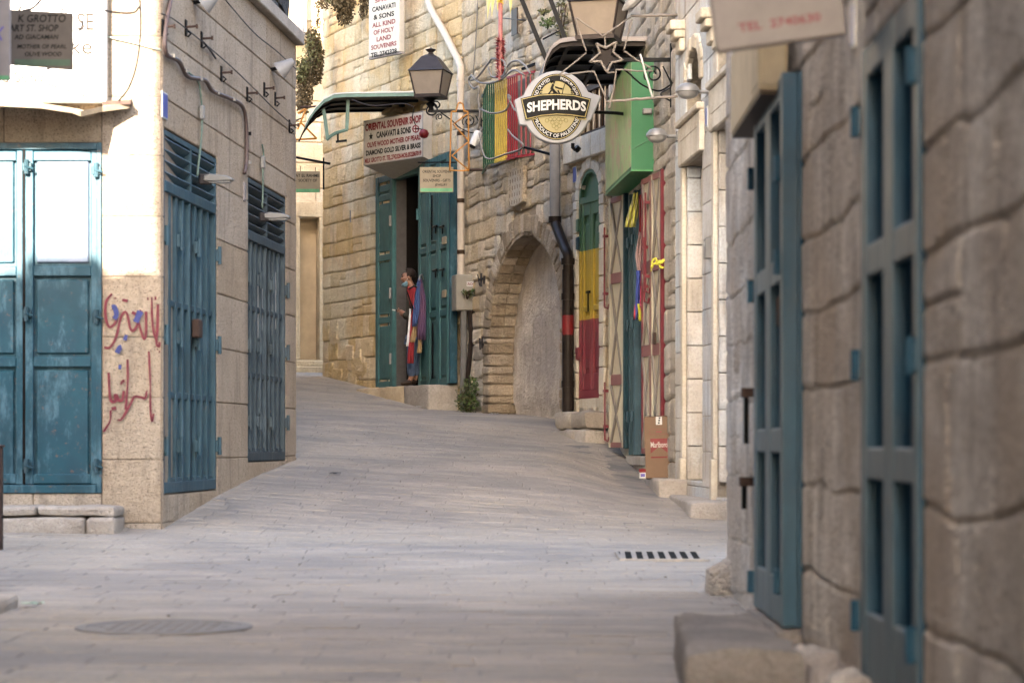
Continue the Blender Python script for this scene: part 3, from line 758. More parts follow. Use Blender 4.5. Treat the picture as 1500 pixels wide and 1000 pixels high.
# spray-painted writing on the front, right of the teal doors
def ribbon(mb, W, pts, wd, off=.006):
    q = smooth_path([(*W.at(150+x/4.35, 410+y/4.35), 0) for x, y in pts], 5); n = len(q)
    L_ = []; R_ = []
    for i, p in enumerate(q):
        t = (q[min(i+1, n-1)]-q[max(i-1, 0)]); t = t.normalized() if t.length > 0 else Vector((1, 0, 0)); s_ = Vector((-t.y, t.x, 0)); w_ = wd*(.8+.4*noise.noise(p*9))/2
        L_.append(p+s_*w_); R_.append(p-s_*w_)
    for i in range(n-1):
        a, b, c, d = L_[i], R_[i], R_[i+1], L_[i+1]; mb.quad(*[(v.x, -off, v.y) for v in (a, b, c, d)])
m_ = MB()
for k, (pts, w_) in enumerate([([(62, 88), (25, 140), (22, 230), (45, 300), (85, 270), (92, 215), (72, 170)], .030), ([(12, 430), (50, 428), (90, 360), (115, 250), (140, 205), (160, 220), (180, 310), (205, 318), (230, 270)], .03),
          ([(190, 205), (225, 222), (250, 195)], .04), ([(228, 255), (262, 370), (278, 350), (280, 200)], .028), ([(316, 110), (318, 240), (330, 340), (352, 400)], .022), ([(355, 155), (352, 300), (345, 400), (362, 425), (366, 395)], .03),
          ([(127, 128), (165, 134)], .03), ([(82, 112), (86, 122)], .03), ([(290, 112), (292, 128)], .022), ([(340, 105), (340, 128)], .022), ([(352, 438), (352, 446)], .02), ([(364, 452), (366, 462)], .02),
          ([(42, 590), (48, 720), (58, 770), (85, 770), (80, 735), (95, 735), (105, 765), (130, 760), (138, 705)], .032), ([(162, 505), (163, 650), (150, 825)], .026),
          ([(98, 890), (125, 885), (175, 800), (205, 745), (240, 745), (275, 752), (284, 705)], .028), ([(298, 455), (306, 640), (308, 820), (318, 900), (328, 850)], .022),
          ([(118, 665), (135, 640), (140, 650)], .03), ([(60, 820), (90, 815)], .03), ([(55, 830), (50, 900), (10, 965)], .022)]):
    m_ = MB(); ribbon(m_, LF, pts, w_*.75, off=.009+k*.0004); m_.build('graffiti_stroke', GRAFR, lb, LF.M)
m_ = MB()
for k, (pts, w_) in enumerate([([(62, 175), (80, 175), (92, 220), (78, 250)], .04), ([(215, 270), (230, 235), (245, 200)], .055), ([(95, 465), (112, 435), (125, 430)], .04), ([(145, 385), (155, 350)], .03), ([(112, 570), (116, 540)], .025)]):
    m_ = MB(); ribbon(m_, LF, pts, w_, off=.017+k*.0004); m_.build('blue_paint_mark', GRAFB, lb, LF.M)
# two-course stone step in front of the teal doors
sa = LF.lx(-130, .32); sb = LF.lx(170, .42)
sp_ = thing('stone_step', 'long stone step of two courses under the big teal doors at left', 'step', LF.w(sa, -.62, .0), 0)
def in_step(mb): return mb
z0s = LF.z(0, 775, .4); z1s = LF.z(0, 741, .4); zm = (z0s+z1s)/2
for r, (za, zb, dy) in enumerate(((z0s-.15, zm+.005, .45), (zm+.005, z1s, .42))):
    x = sa; k = 0
    while x < sb-.02:
        w_ = random.uniform(.42, .75); x1 = min(sb, x+w_); 
        if sb-x1 < .2: x1 = sb
        m_ = MB(); m_.rock(x+.004, x1-.004, -dy+random.uniform(-.01, .01), -.012, za+.003, zb-.003, tint=random.uniform(-1, 1), r=.02, amp=.014, seed=k+r*9); o = m_.build('block', S_STEP, sp_, LF.M, smooth=30); x = x1
# hooks, cables, lamps on the flank
hg = 'small iron hooks along the shaded flank wall'
def iron_hook(W, px, py, lab, mt, flip=1, first=[None]):
    x, z = W.at(px, py); loc = W.w(x, z, 0)
    if first[0] is None:
        t = thing('wall_hook', lab, 'hook', loc, W.th, hg)
        m_ = MB(); m_.box(-.025, .025, -.014, 0, -.07, .055, ch=.005); m_.build('plate', BLACK, t)
        m_ = MB(); m_.tube([(0, -.01, 0), (0, -.09, .005)], .009, 8); m_.tube([(0, -.09, -.012), (0, -.09, .02)], .009, 8); m_.build('pin', RUSTY, t)
        m_ = MB(); m_.tube([(0, -.02, -.03), (0, -.045, -.05), (0, -.02, -.075)], .007, 6); m_.build('ring', BLACK, t)
        first[0] = t
    else: copy_tree(first[0], loc, W.th, lab, hg)
for px, py, lab in ((237, 40, 'iron wall hook nearest the sunlit corner, top left of the flank'), (271, 40, 'iron wall hook with a red-brown pin, second from the sunlit corner'), (294, 57, 'iron wall hook with a wire trailing from it, third from the corner'),
    (323, 107, 'lone iron wall hook above the bend of the thick brown cable'), (361, 137, 'rusty iron wall hook right above the cable bend, lower of the middle group'), (386, 130, 'iron wall hook just below the upper white cone lamp'),
    (402, 144, 'iron wall hook right of the cone lamp with a thin wire leaving it'), (423, 184, 'farthest iron wall hook near the back end of the flank')): iron_hook(LS, px, py, lab, None)
def wire(name, label, pts, r, mt, cat='cable', k=6, group=None, n=6):
    q = smooth_path(pts, k); m_ = MB(); m_.tube(q, r, n); c = q[len(q)//2]
    t = thing(name, label, cat, pts[0], 0, group); m_.build('strand', mt, t, I4, smooth='all'); return t
wl_ = lambda W, pts, off=.03: [W.pt(px, py, off) for px, py in pts]
wire('thick_cable', 'thick brown wavy cable clipped across the shaded flank wall', wl_(LS, [(250, 0), (243, 40), (243, 78), (262, 90), (275, 112), (300, 118), (312, 134), (338, 145), (356, 158), (361, 190), (361, 235), (358, 254)]), .017, WIREB, n=8)
m_ = MB(); cb = D.objects['thick_cable']
for px, py in ((249, 82), (268, 104), (290, 116), (315, 136), (338, 146), (361, 196), (361, 238)):
    p = LS.pt(px, py, .02); m_ = MB(); m_.box(-.014, .014, -.02, .012, -.014, .014, M=frame(p+Vector((.02, 0, 0)), LS.th)); m_.build('clip', ALU if px != 361 or py > 200 else BLACK, cb, I4)
wire('thin_wire', 'thin sagging wire from the sunlit corner along the upper flank wall', wl_(LS, [(236, 20), (262, 34), (330, 90), (370, 128), (402, 160), (434, 188)]), .005, WIREK)
wire('thin_wire', 'thin wire running under the roof edge of the flank wall', wl_(LS, [(330, 0), (372, 48), (405, 75), (434, 102)]), .005, WIREK)
wire('thin_wire', 'short dark wire hanging from the third wall hook', wl_(LS, [(298, 62), (308, 74), (316, 86)]), .008, WIREK)
wire('switch_cord', 'green cable with white switch box above the left slatted door', wl_(LS, [(276, 106), (290, 120), (294, 140), (296, 165), (295, 200), (291, 240), (289, 258)]), .008, plain('green_cable', (.10, .14, .11), .6))
p = LS.pt(296, 165, .03); m_ = MB(); m_.box(-.025, .025, -.02, .02, -.055, .055, ch=.01, M=frame(p, LS.th)); m_.build('switch_box', ALU, D.objects['switch_cord'], I4)
wire('switch_cord', 'green cable with white switch box above the right slatted door', wl_(LS, [(384, 212), (386, 225), (385, 240), (385, 275), (384, 305)]), .008, plain('green_cable2', (.10, .14, .11), .6))
p = LS.pt(385, 238, .03); m_ = MB(); m_.box(-.025, .025, -.02, .02, -.055, .055, ch=.01, M=frame(p, LS.th)); m_.build('switch_box', ALU, D.objects['switch_cord.001'], I4)
def arm_lamp(px, py, lab, dirx, W=LS):
    x, z = W.at(px, py, .0); t = thing('strip_lamp', lab, 'lamp', W.w(x, z, 0), W.th, 'grey arm lamps over the slatted doors')
    m_ = MB(); m_.box(-.03, .03, -.10, 0, -.04, .04, ch=.01); m_.tube([(0, -.05, 0), (0, -.07, .01)], .018, 8); m_.build('bracket', WIREK, t)
    m_ = MB(); out = [(-.04, .025), (-.09, .04), (-.22, .025), (-.27, .0), (-.26, -.015), (-.1, -.022), (-.04, -.015)]
    m_.prism_x(out, -.045, .045); m_.build('head', ALU, t, rec=True, bevel=.012)
    m_ = MB(); m_.box(-.035, .035, -.24, -.08, -.03, -.018, ch=.004); m_.build('lens', GLB, t)
arm_lamp(292, 263, 'grey arm lamp reaching out over the left slatted door', 0)
arm_lamp(381, 318, 'grey arm lamp reaching out over the right slatted door', 0)
def cone_lamp(px, py, lab, up):
    x, z = LS.at(px, py, .0); t = thing('cone_lamp', lab, 'lamp', LS.w(x, z, 0), LS.th, 'white cone lamps high on the flank wall')
    m_ = MB(); m_.tube([(0, 0, 0), (0, -.06, .01)], .016, 8); m_.build('stem', BLACK, t)
    R = Matrix.Rotation(radians(55), 4, 'X')
    m_ = MB(); m_.lathe([(.02, .10), (.028, .095), (.085, -.06), (.078, -.06)], (0, -.12, .02), 18, R); m_.build('shade', GREYP, t, smooth=40)
    m_ = MB(); m_.lathe([(.001, -.045), (.074, -.05), (.074, -.056)], (0, -.12, .02), 18, R); m_.build('lens', GLASSM, t)
cone_lamp(397, 102, 'white cone lamp on the flank wall near its far end', 1); cone_lamp(283, 4, 'white cone lamp at the top edge above the thick cable', 1)
def plaque(W, px, py, w_, h_, lab, mt=None, rim=WHT, off=0.0, txt=None):
    x, z = W.at(px, py); t = thing('number_plaque', lab, 'plaque', W.w(x, z, off), W.th)
    m_ = MB(); m_.box(-w_/2, w_/2, -.012, 0, -h_/2, h_/2, ch=.003); m_.build('rim', rim, t)
    m_ = MB(); m_.box(-w_/2+.012, w_/2-.012, -.015, -.0121, -h_/2+.012, h_/2-.012); m_.build('face', mt or BLUEP, t); return t
plaque(LS, 239.5, 155, .16, .19, 'blue and white street number plaque on the corner edge of the flank wall')
plaque(LS, 357, 281, .09, .16, 'narrow grey-purple plate between the two slatted doors', GREYB, GREYB)
# white shop sign board, sagging tin canopy edge, rail
Ws = LF
sb_ = thing('sign_board', 'large white sunlit sign board with brown letters SE, ke and Sons, upper left', 'sign', LF.w(LF.lx(-60), 2.4, 0), 0)
xa, xb = LF.lx(-200, .1), LF.lx(207, .1); zb_ = LF.z(0, 150, .1)
m_ = MB(); m_.box(xa, xb-.25, -.11, -.012, zb_, 3.4, ch=.006); m_.build('board', WHITEB, sb_, LF.M)
for s_, px, py, ww, hh in (('SE', 125, 32, .118, .125), ('ke', 119, 68, .155, .115), ('nd Sons', 27, 113, .34, .08), ('klb)', 5, 131, .13, .06)):
    x, z = LF.at(px, py, .114); text_mb(s_, ww, hh, x, z, -.114, bold=.01).build('lettering', BRNP, sb_, LF.M)
tc = thing('tin_canopy', 'dented grey tin canopy edge below the white sign board', 'canopy', LF.w(LF.lx(0), zb_, 0), 0)
q = [(-190, 149, .55), (0, 148, .5), (60, 151, .5), (105, 158, .48), (118, 163, .45), (150, 156, .2), (190, 151, .1)]
m_ = MB(); v = []
for px, py, o_ in q:
    x, z = LF.at(px, py, o_); v += [(x, -o_, z), (x, -o_+.01, z-.035), (x, -.01, z+.05), (x, -.01, z+.02)]
nq = len(q); m_.add(v, [(4*i+a, 4*i+b, 4*i+4+b, 4*i+4+a) for i in range(nq-1) for a, b in ((0, 1), (1, 3), (3, 2), (2, 0))]); m_.build('tin_sheet', plain('tin', (.25, .20, .14), .5, .3, .3), tc, LF.M, rec=True)
m_ = MB(); x, z = LF.at(150, 152, .12); x2, z2 = LF.at(192, 150, .12); beam(m_, (x, -.12, z), (x2, -.12, z2), .03, .03); beam(m_, (x2-.02, -.12, z2), (x2-.02, -.009, z2), .025, .025); m_.build('rail', RUSTY, tc, LF.M)
# hanging signs close to the camera at the top left
Ys = 13.0
hs = thing('hanging_sign', 'dark brown hanging sign about mother of pearl and olive wood, top left', 'sign', P(60, 103, Ys), 0)
a = P(15, 98, Ys); b = P(107, 20, Ys); m_ = MB(); m_.prism([(a.x, a.z+.01), (b.x, a.z-.02), (b.x, b.z), (a.x, b.z+.02)], Ys-.012, Ys+.012); m_.build('board', SIGND, hs, I4)
for s_, px, py, ww, hh in (('K GROTTO', 62, 28, .26, .043), ('ART ST. SHOP', 50, 42, .27, .038), ('AD GIACAMAN', 54, 55, .24, .026), ('MOTHER OF PEARL', 62, 69, .27, .024), ('OLIVE WOOD', 64, 80, .20, .024)):
    c = P(px, py, Ys); text_mb(s_, ww, hh, c.x, c.z, Ys-.0135, bold=.02, shear=.15).build('lettering', BLKP, hs, I4)
m_ = MB(); c0 = P(22, 96, Ys); c1 = P(104, 88, Ys); m_.quad((c0.x, Ys-.0133, c0.z-.005), (c1.x, Ys-.0133, c0.z-.005), (c1.x, Ys-.0133, c1.z), (c0.x, Ys-.0133, c1.z)); m_.build('green_print', plain('dull_green_print', (.05, .08, .05), .7), hs, I4)
for px in (28, 90): 
    m_ = MB(); m_.tube([P(px, 21, Ys), P(px+2, -30, Ys)], .004, 5); m_.build('hanging_wire', WIREK, hs, I4)
h2 = thing('hanging_sign', 'pale grey board cut off by the left picture edge, beside the dark sign', 'sign', P(0, 115, 12.2), 0)
a = P(-60, 118, 12.2); b = P(15, -30, 12.2); m_ = MB(); m_.box(a.x, b.x, 12.19, 12.22, a.z, b.z, ch=.004); m_.build('board', GREYB, h2, I4)
c = P(0, 50, 12.2); text_mb('K', .05, .07, c.x, c.z, 12.188, bold=.02, shear=.3).build('lettering', PURP, h2, I4)
m_ = MB(); m_.box(a.x, b.x-.004, 12.187, 12.1895, a.z+.003, a.z+.022); m_.build('green_strip', GRNSTRIP, h2, I4)
for px in (-40, 8): m_ = MB(); m_.tube([P(px, -28, 12.205), P(px, -70, 12.205)], .004, 5); m_.build('hanging_wire', WIREK, h2, I4)
# loose cables looping in front of the white board
for lab, pts, r in (('black cable looping in front of the white board down to the dark sign corner', [(130, -20), (127, 10), (118, 42), (105, 72), (85, 95), (66, 104), (64, 116), (72, 124), (110, 136), (144, 148)], .006),
    ('long black cable hanging right of the white board in a wide curve', [(203, -20), (206, 20), (205, 60), (199, 100), (188, 130), (174, 148)], .006),
    ('short cable crossing from the board top to the right cable', [(134, 0), (138, 10), (165, 18), (195, 19), (204, 10)], .006),
    ('cable drooping behind the dark hanging sign at its left top', [(38, -10), (34, 5), (28, 16)], .006), ('thick dark cable bending over the dark sign top edge', [(66, -10), (56, 5), (46, 13), (33, 16)], .009),
    ('cable dropping to the middle of the dark sign top', [(78, -10), (74, 2), (68, 17)], .006), ('small looped cable above the dark sign', [(88, -8), (87, 6), (84, 12), (92, 14), (93, 18)], .005), ('cable dropping to the right end of the dark sign', [(110, -10), (106, 4), (97, 18)], .006)):
    wire('loose_cable', lab, [P(px, py, 14.2) for px, py in pts], r, WIREK)
wire('loose_cable', 'pale thin cord on the sunlit wall leading to the corner', wl_(LF, [(150, 52), (170, 57), (200, 64), (236, 74)], .02), .006, plain('pale_green_cord', (.30, .34, .28), .6))
# rusty post at the left picture edge and the stone corner below it
pm = thing('rusty_post', 'rust-brown metal post at the very left edge of the picture', 'post', (P(-6, 800, 15.4).x, 15.4, gz(-3.2, 15.4)))
m_ = MB(); m_.box(-.05, .042, -.03, .03, -.05, .66, ch=.006); m_.build('upright', RUSTY, pm); m_ = MB(); m_.box(-.06, .05, -.04, .04, .66, .675, ch=.004); m_.build('cap', RUSTY, pm)
cs = thing('stone_step', 'dark low stone step corner at the left edge in the near foreground', 'step', (P(-100, 895, 10.9).x, 10.9, gz(-2.4, 10.9)))
X0 = P(36, 880, 11.0).x; m_ = MB(); m_.rock(-1.0, X0-cs.location.x, -2.2, .0, -.1, .06, r=.02); m_.build('tread', S_STEP, cs); m_ = MB(); m_.box(-1.0, X0-cs.location.x-.01, -2.18, -.01, -.2, -.1); m_.build('base', S_STEP, cs)
# near-left neighbours: a low house and a tall one shaped to shade the street, mostly unseen
def simple_house(label, x0, x1, y0, y1, z1, win):
    t = thing('stone_house', label, 'house', ((x0+x1)/2, (y0+y1)/2, -.8)); m_ = MB(); m_.box(x0, x1, y0, y1, -1, z1); m_.build('wall', S_RUB2, t, I4)
    m_ = MB(); m_.box(x0-.1, x1+.04, y0-.1, y1+.04, z1, z1+.15, ch=.02); m_.build('parapet', S_STEP, t, I4)
    for (yy, zz) in win: m_ = MB(); m_.box(x1, x1+.02, yy, yy+.9, zz, zz+1.4); m_.build('window', SLATE, t, I4)
    return t
simple_house('unseen tall stone house on the near left, shaped to shade the street', -4.125, -2.45, -22, 10.9, 14.5, [(y, z) for y in (-8, -4, 0, 4, 8) for z in (1.4, 4.6, 7.8)])
lowt = simple_house('low stone house behind the tall one on the near left', -9.5, -4.13, 3, 10.9, LOWH, [])
m_ = MB(); m_.box(-5.05, -4.5, 10.5, 10.93, LOWH+.1, LOWH+.30, ch=.05); m_.box(-4.35, -4.14, 10.5, 10.92, LOWH+.1, LOWH+.19, ch=.02); m_.box(-6.3, -5.6, 10.4, 10.92, LOWH+.1, LOWH+.22, ch=.03); m_.build('shadow_edge_blocks', S_STEP, lowt, I4, kind='stuff')  # unseen blocks added on the roof edge to make the shadow line uneven
dk = thing('stone_house', 'dark grey stone house rising behind the low beige building', 'house', (-4.2, 24, 0))
m_ = MB(); m_.box(-11, -2.46, 20.3, 26.3, 3.89, 15.6); m_.build('wall', S_DARK, dk, I4); m_ = MB(); m_.box(-11, -2.50, 17.05, 20.295, 3.89, 12.6); m_.build('sun_blocker', S_LEFT, dk, I4)  # front block and upper height are unseen, added to keep sun off the street
m_ = MB(); m_.prism_z([(-11, 26.3), (-11, 41), (-4.75, 41), (-2.78, 26.3)], -.8, 5.6); m_.build('rear_wall', S_SHOP, dk, I4)  # unseen wall along the street, its height set for the light beyond
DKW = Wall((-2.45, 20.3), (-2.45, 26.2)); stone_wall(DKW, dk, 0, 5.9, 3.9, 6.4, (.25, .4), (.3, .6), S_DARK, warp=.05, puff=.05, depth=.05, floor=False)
# ------------------------------------------------------------------ near right building: rough blocks, two tall panelled doors
random.seed(31)
nb = thing('stone_building', 'near right building of rough pale grey blocks with two grey-blue panelled doors', 'building', (1.06, 9.0, -.75))
D1 = (NR.lx(1104, .07), NR.lx(1146, .07)); D2 = (NR.lx(1261, .012), NR.lx(1344, .012)); zt1 = 1.34; zt2 = 1.14
opN = [('r', D1[0]-.02, D1[1]+.02, -.66, zt1, .2), ('r', D2[0]-.02, D2[1]+.02, -.68, zt2, .2)]
wall_sheet(NR, nb, 0, 14, -1.2, 5.2, opN, S_MORTN, y=.009, depth=.25, body=.8)
stone_wall(NR, nb, 0, 11.0, -.95, 3.4, (.24, .40), (.26, .56), S_RIGHTNEAR, opN, warp=.045, puff=.006, gap=.006, depth=.06, seed=3, edge=.014, split=.06, drop=.35)
m_ = MB(); stone_piece(m_, 0, .34, -.82, -.56, .10, .02, [], 4, .3, depth=.1, edge=.05); m_.build('stone', S_RIGHTNEAR, nb, frame((1.05, 12.04, 0), NR.th), smooth='all')
# quoins seen end-on at the far corner
for i, zz in enumerate(courses(-.75, 2.4, (.22, .36))[:-1]):
    pass
def panel_door(W, par, x0, x1, z0, z1, proud, rails, mat, edgemat, pane, nm=2, low=.14, hinges=()):
    m_ = MB(); y0 = -proud; m_.box(x0, x1, y0+.058, .16, z0, z1); dr = m_.build('door', edgemat, par, W.M)
    w_ = (x1-x0)/nm
    zr = [z0+low]+list(rails)+[z1-.09]
    for k in range(nm):
        a = x0+k*w_; st_ = w_*.2
        m_ = MB()
        for (u0, u1) in ((a+.003, a+st_), (a+w_-st_*.7, a+w_-.003)): m_.box(u0, u1, y0+.004, y0+.055, z0+.003, z1-.003)
        m_.build('leaf_core', edgemat, dr, W.M); m_ = MB(); m_.box(a+.003, a+st_, y0, y0+.0035, z0+.003, z1-.003); m_.box(a+w_-st_*.7, a+w_-.003, y0, y0+.0035, z0+.003, z1-.003)
        m_.box(a+st_, a+w_-st_*.7, y0+.002, y0+.029, z0+.003, z0+low, ch=.004); m_.box(a+st_, a+w_-st_*.7, y0+.002, y0+.029, z1-.09, z1-.003, ch=.004)
        for r in rails: m_.box(a+st_, a+w_-st_*.7, y0+.002, y0+.029, r-.045, r+.045, ch=.005)
        m_.build('leaf', mat, dr, W.M)
        for c, d in zip(zr, zr[1:]):
            m_ = MB(); m_.box(a+st_+.001, a+w_-st_*.7-.001, y0+.05, y0+.056, c, d); m_.build('pane', pane if (pane is not mat) else mat, dr, W.M)
    for fx, zz in hinges:
        xx = x0+(x1-x0)*fx; m_ = MB(); m_.tube([(xx, y0-.012, zz-.045), (xx, y0-.012, zz+.045)], .014, 8); m_.box(xx-.04, xx+.015, y0-.008, y0, zz-.035, zz+.035); m_.build('hinge', NRBLUE, dr, W.M)
    return dr
zc = lambda W, px, py, off=.0: W.z(px, py, off)
dA = panel_door(NR, nb, D1[0], D1[1], -.66, zt1, .07, [zc(NR, 1125, 405, .07), zc(NR, 1125, 645, .07)], NRPAINT, NRBLUE, NRGLASS, low=.17, hinges=[(-.01, 1.08), (.93, 1.0), (-.01, .62), (.93, .66), (-.01, -.56), (.93, -.50)])
m_ = MB(); m_.rock(D1[0]-.03, D1[1]+.03, -.10, .06, -.8, -.662, r=.015); m_.build('sill', S_STEPD, nb, NR.M)
dB = panel_door(NR, nb, D2[0], D2[1], -.68, zt2, .012, [zc(NR, 1300, 365, .012), zc(NR, 1300, 680, .012)], NRPAINT, NRBLUE, NRPAINT, low=.2, hinges=[(-.03, .94), (.97, .94), (-.03, .23), (.97, .22), (-.03, -.50), (.97, -.50)])
# canopy box over the first door
zb = 1.30; bx = (NR.lx(1072, .13), NR.lx(1166))
m_ = MB(); m_.box(bx[0], bx[1], -.135, -.03, zb, 1.64, ch=.008); cb_ = thing('shop_box', 'old cream wooden box over the nearer-corner blue door of the right building', 'sign box', NR.w(bx[0], zb, 0), NR.th)
m_.build('casing', WOODP, cb_, NR.M)
m_ = MB(); m_.box(bx[1]-.30, bx[1]-.02, -.138, -.1352, zb+.03, 1.6); m_.build('face_board', SIGNT, cb_, NR.M)
m_ = MB(); m_.box(bx[0]+.01, bx[1]-.01, -.13, -.035, zb-.012, zb-.001); m_.build('underside', BROWN, cb_, NR.M)
m_ = MB(); m_.box(bx[1]+.002, bx[1]+.008, -.125, -.04, zb+.02, 1.62); m_.build('end_panel', SIGNT, cb_, NR.M)
# sign with telephone number standing out from the wall
Y0 = 7.1; a = P(1052, 78, Y0); b = P(1240, 52, Y0); ts = thing('projecting_sign', 'blurred pale sign with a red telephone number, projecting at the top right', 'sign', (1.02, Y0, a.z), 0)
dx = Vector((b.x-a.x, 0, b.z-a.z)); L_ = dx.length; an = atan2(dx.z, dx.x)
M_ = Matrix.Translation(a) @ Matrix.Rotation(-an, 4, 'Y')
m_ = MB(); m_.box(-.005, L_, -.02, .02, 0, .48, ch=.006); m_.build('board', GREYB, ts, M_)
text_mb('TEL  2740630', .245, .026, .19, .062, -.0215, bold=.02).build('lettering', REDP2, ts, M_)
text_mb('SOUVENIRS', .245, .04, .19, .20, -.0215, bold=.02).build('lettering', REDP2, ts, M_)
m_ = MB(); m_.tube([(L_-.05, 0, .3), (L_+.09, .1, .3)], .012, 6); m_.build('bracket', BLACK, ts, M_)
plaque(NR, 1254, 38, .09, .14, 'blue number plaque beside the nearest right door')
m_ = MB(); x, z = NR.at(1158, 452); m_.box(x-.03, x+.03, -.05, -.02, z-.07, z+.05, ch=.01); m_.build('lock', RUSTY, dA, NR.M)
# iron bolts left of door
for px, pts in ((1094, ((1093, 575), (1093, 650))), (1090, ((1090, 705), (1090, 745)))):
    t = thing('wall_bolt', 'small rusty bolt in the corner stones left of the first right door, %s' % ('upper one' if px == 1094 else 'lower one'), 'bolt', NR.pt(*pts[0], .02), NR.th)
    m_ = MB(); m_.tube([NR.pt(*p, .04) for p in pts], .012, 6); m_.build('rod', BLACK, t, I4)
    m_ = MB(); p = NR.pt(*pts[0], .05); m_.box(-.04, .04, -.02, .04, -.02, .02, M=frame(p, NR.th)); m_.build('eye', RUSTY, t, I4)
# step between the two doors
sx = P(1012, 950, 7.9).x; st = thing('stone_step', 'blurred low stone block step below the first right door, foreground', 'step', (.85, 8.3, -.75))
m_ = MB()
out = [(sx-.005, 7.75), (1.03, 7.70), (1.03, 9.0), (.80, 9.05), (sx-.02, 8.6)]
zt = -.615
m_.rock(.51, .885, 7.2, 8.7, -.95, zt, r=.03, amp=.026, seed=4, shape=lambda v: Vector((v.x+(v.y-7.2)*.058*max(0, (.885-v.x)/.375), v.y, v.z))); m_.build('block', S_STEPD, st, I4, smooth=40); m_ = MB(); m_.rock(.90, 1.04, 6.7, 7.9, -1.0, -.66, r=.05, amp=.04, seed=9); m_.build('side_stone', S_RIGHTNEAR, st, I4, smooth=40)
# ------------------------------------------------------------------ white ashlar building with two arched doorways
random.seed(41)
wb_ = thing('stone_building', 'narrow white ashlar house with moulded doorways right of the leaning carton', 'building', (1.7, 21, -.4))
E1 = (MR.lx(1003), MR.lx(1029)); E2 = (MR.lx(1049), MR.lx(1049)+1.05)
l1 = MR.z(1003, 244); l2 = MR.z(1049, 192); zf = -.33
wx0, wx1 = MR.lx(1004), MR.lx(1028)
aw = ('a', (wx0+wx1)/2, (wx1-wx0)/2*.93, 3.22, .36, 2.86, .0, .28)
aw2 = ('a', (E2[0]+E2[1])/2, .48, 3.35, .4, 2.9, .0, .28)
opM = [('r', E1[0], E1[1], zf, l1, .30), ('r', E2[0], E2[1], zf-.12, l2, .30), aw, aw2]
wall_sheet(MR, wb_, 0, MR.L, -1.2, 6.4, opM, S_MORTW, y=.012, depth=.32, body=3.5)
zsM = [-1.0, -.7, -.38]+[(-.38+.31*k) for k in range(1, 22)]
stone_wall(MR, wb_, .0, MR.L, 0, 0, None, (.4, .7), S_WHITE, opM, warp=.006, puff=.004, gap=.004, zs=zsM, edge=.008, name='block', depth=.03, seed=8)
for (a, b, zl) in ((*E1, l1), (*E2, l2)):            # lining blocks of the recesses and lintels
    k = 0; zz = zf
    while zz < zl-.02:
        z2 = min(zl, zz+.31); m_ = MB(); m_.box(a+.0, a+.06, .02, .29, zz+.004, z2-.004, tint=random.uniform(-1, 1), ch=.006); m_.build('jamb_block', S_WHITE, wb_, MR.M); zz = z2
    m_ = MB(); m_.box(a-.14, b+.12, -.045, .03, zl, zl+.36, ch=.012, tint=.2); m_.build('lintel', S_MOULD, wb_, MR.M)
    m_ = MB(); m_.box(a-.14, b+.12, -.075, .03, zl+.362, zl+.43, ch=.015); m_.build('cornice', S_MOULD, wb_, MR.M)
    for xx in (a-.12,):
        m_ = MB(); m_.box(xx, xx+.12, -.025, .02, zf+.2, zl-.002, ch=.01); m_.build('pilaster', S_MOULD, wb_, MR.M)
        m_ = MB(); m_.box(xx-.02, xx+.12, -.04, .02, zf-.6, zf+.2, ch=.01); m_.build('pilaster_base', S_MOULD, wb_, MR.M)
    m_ = MB(); m_.box(a+.06, b, .24, .29, zf, zl); m_.build('door', plain('white_door_boards%d' % int(a*10), (.36, .38, .40), .6, 0, .1), wb_, MR.M)
    m_ = MB(); m_.box(a+.06, a+.2, .14, .24, zl-.45, zl, ch=.03); m_.build('corbel', S_MOULD, wb_, MR.M)
voussoirs(MR, wb_, aw, .14, 9, S_MOULD, depth=.05); voussoirs(MR, wb_, aw2, .14, 9, S_MOULD, depth=.05)
for ao in (aw, aw2):
    m_ = MB(); m_.box(ao[1]-ao[2], ao[1]+ao[2], .25, .27, 2.86, 3.6); m_.build('window', DARK, wb_, MR.M)
    for k in range(5):
        xx = ao[1]-ao[2]+.08+k*(2*ao[2]-.16)/4; m_ = MB(); m_.tube([(xx, .14, 2.86), (xx, .14, 3.5)], .01, 6); m_.build('bar', BLACK, wb_, MR.M)
    m_ = MB(); m_.box(ao[1]-ao[2]-.05, ao[1]+ao[2]+.05, -.05, .28, 2.79, 2.858, ch=.01); m_.build('sill', S_MOULD, wb_, MR.M)
xx, zz = MR.at(1004, 10)
for (pa, zb0) in ((1000, 3.93), (1046, 3.7)):
    x = MR.lx(pa); 
    for k, (dy, h) in enumerate(((.14, .09), (.10, .07), (.05, .12))):
        z1_ = zb0+.0-(0, .092, .164)[k]; m_ = MB(); m_.box(x-.12-dy*.3, x+.12+dy*.3, -dy, .02, z1_-h, z1_, ch=.012); m_.build('capital', S_MOULD, wb_, MR.M)
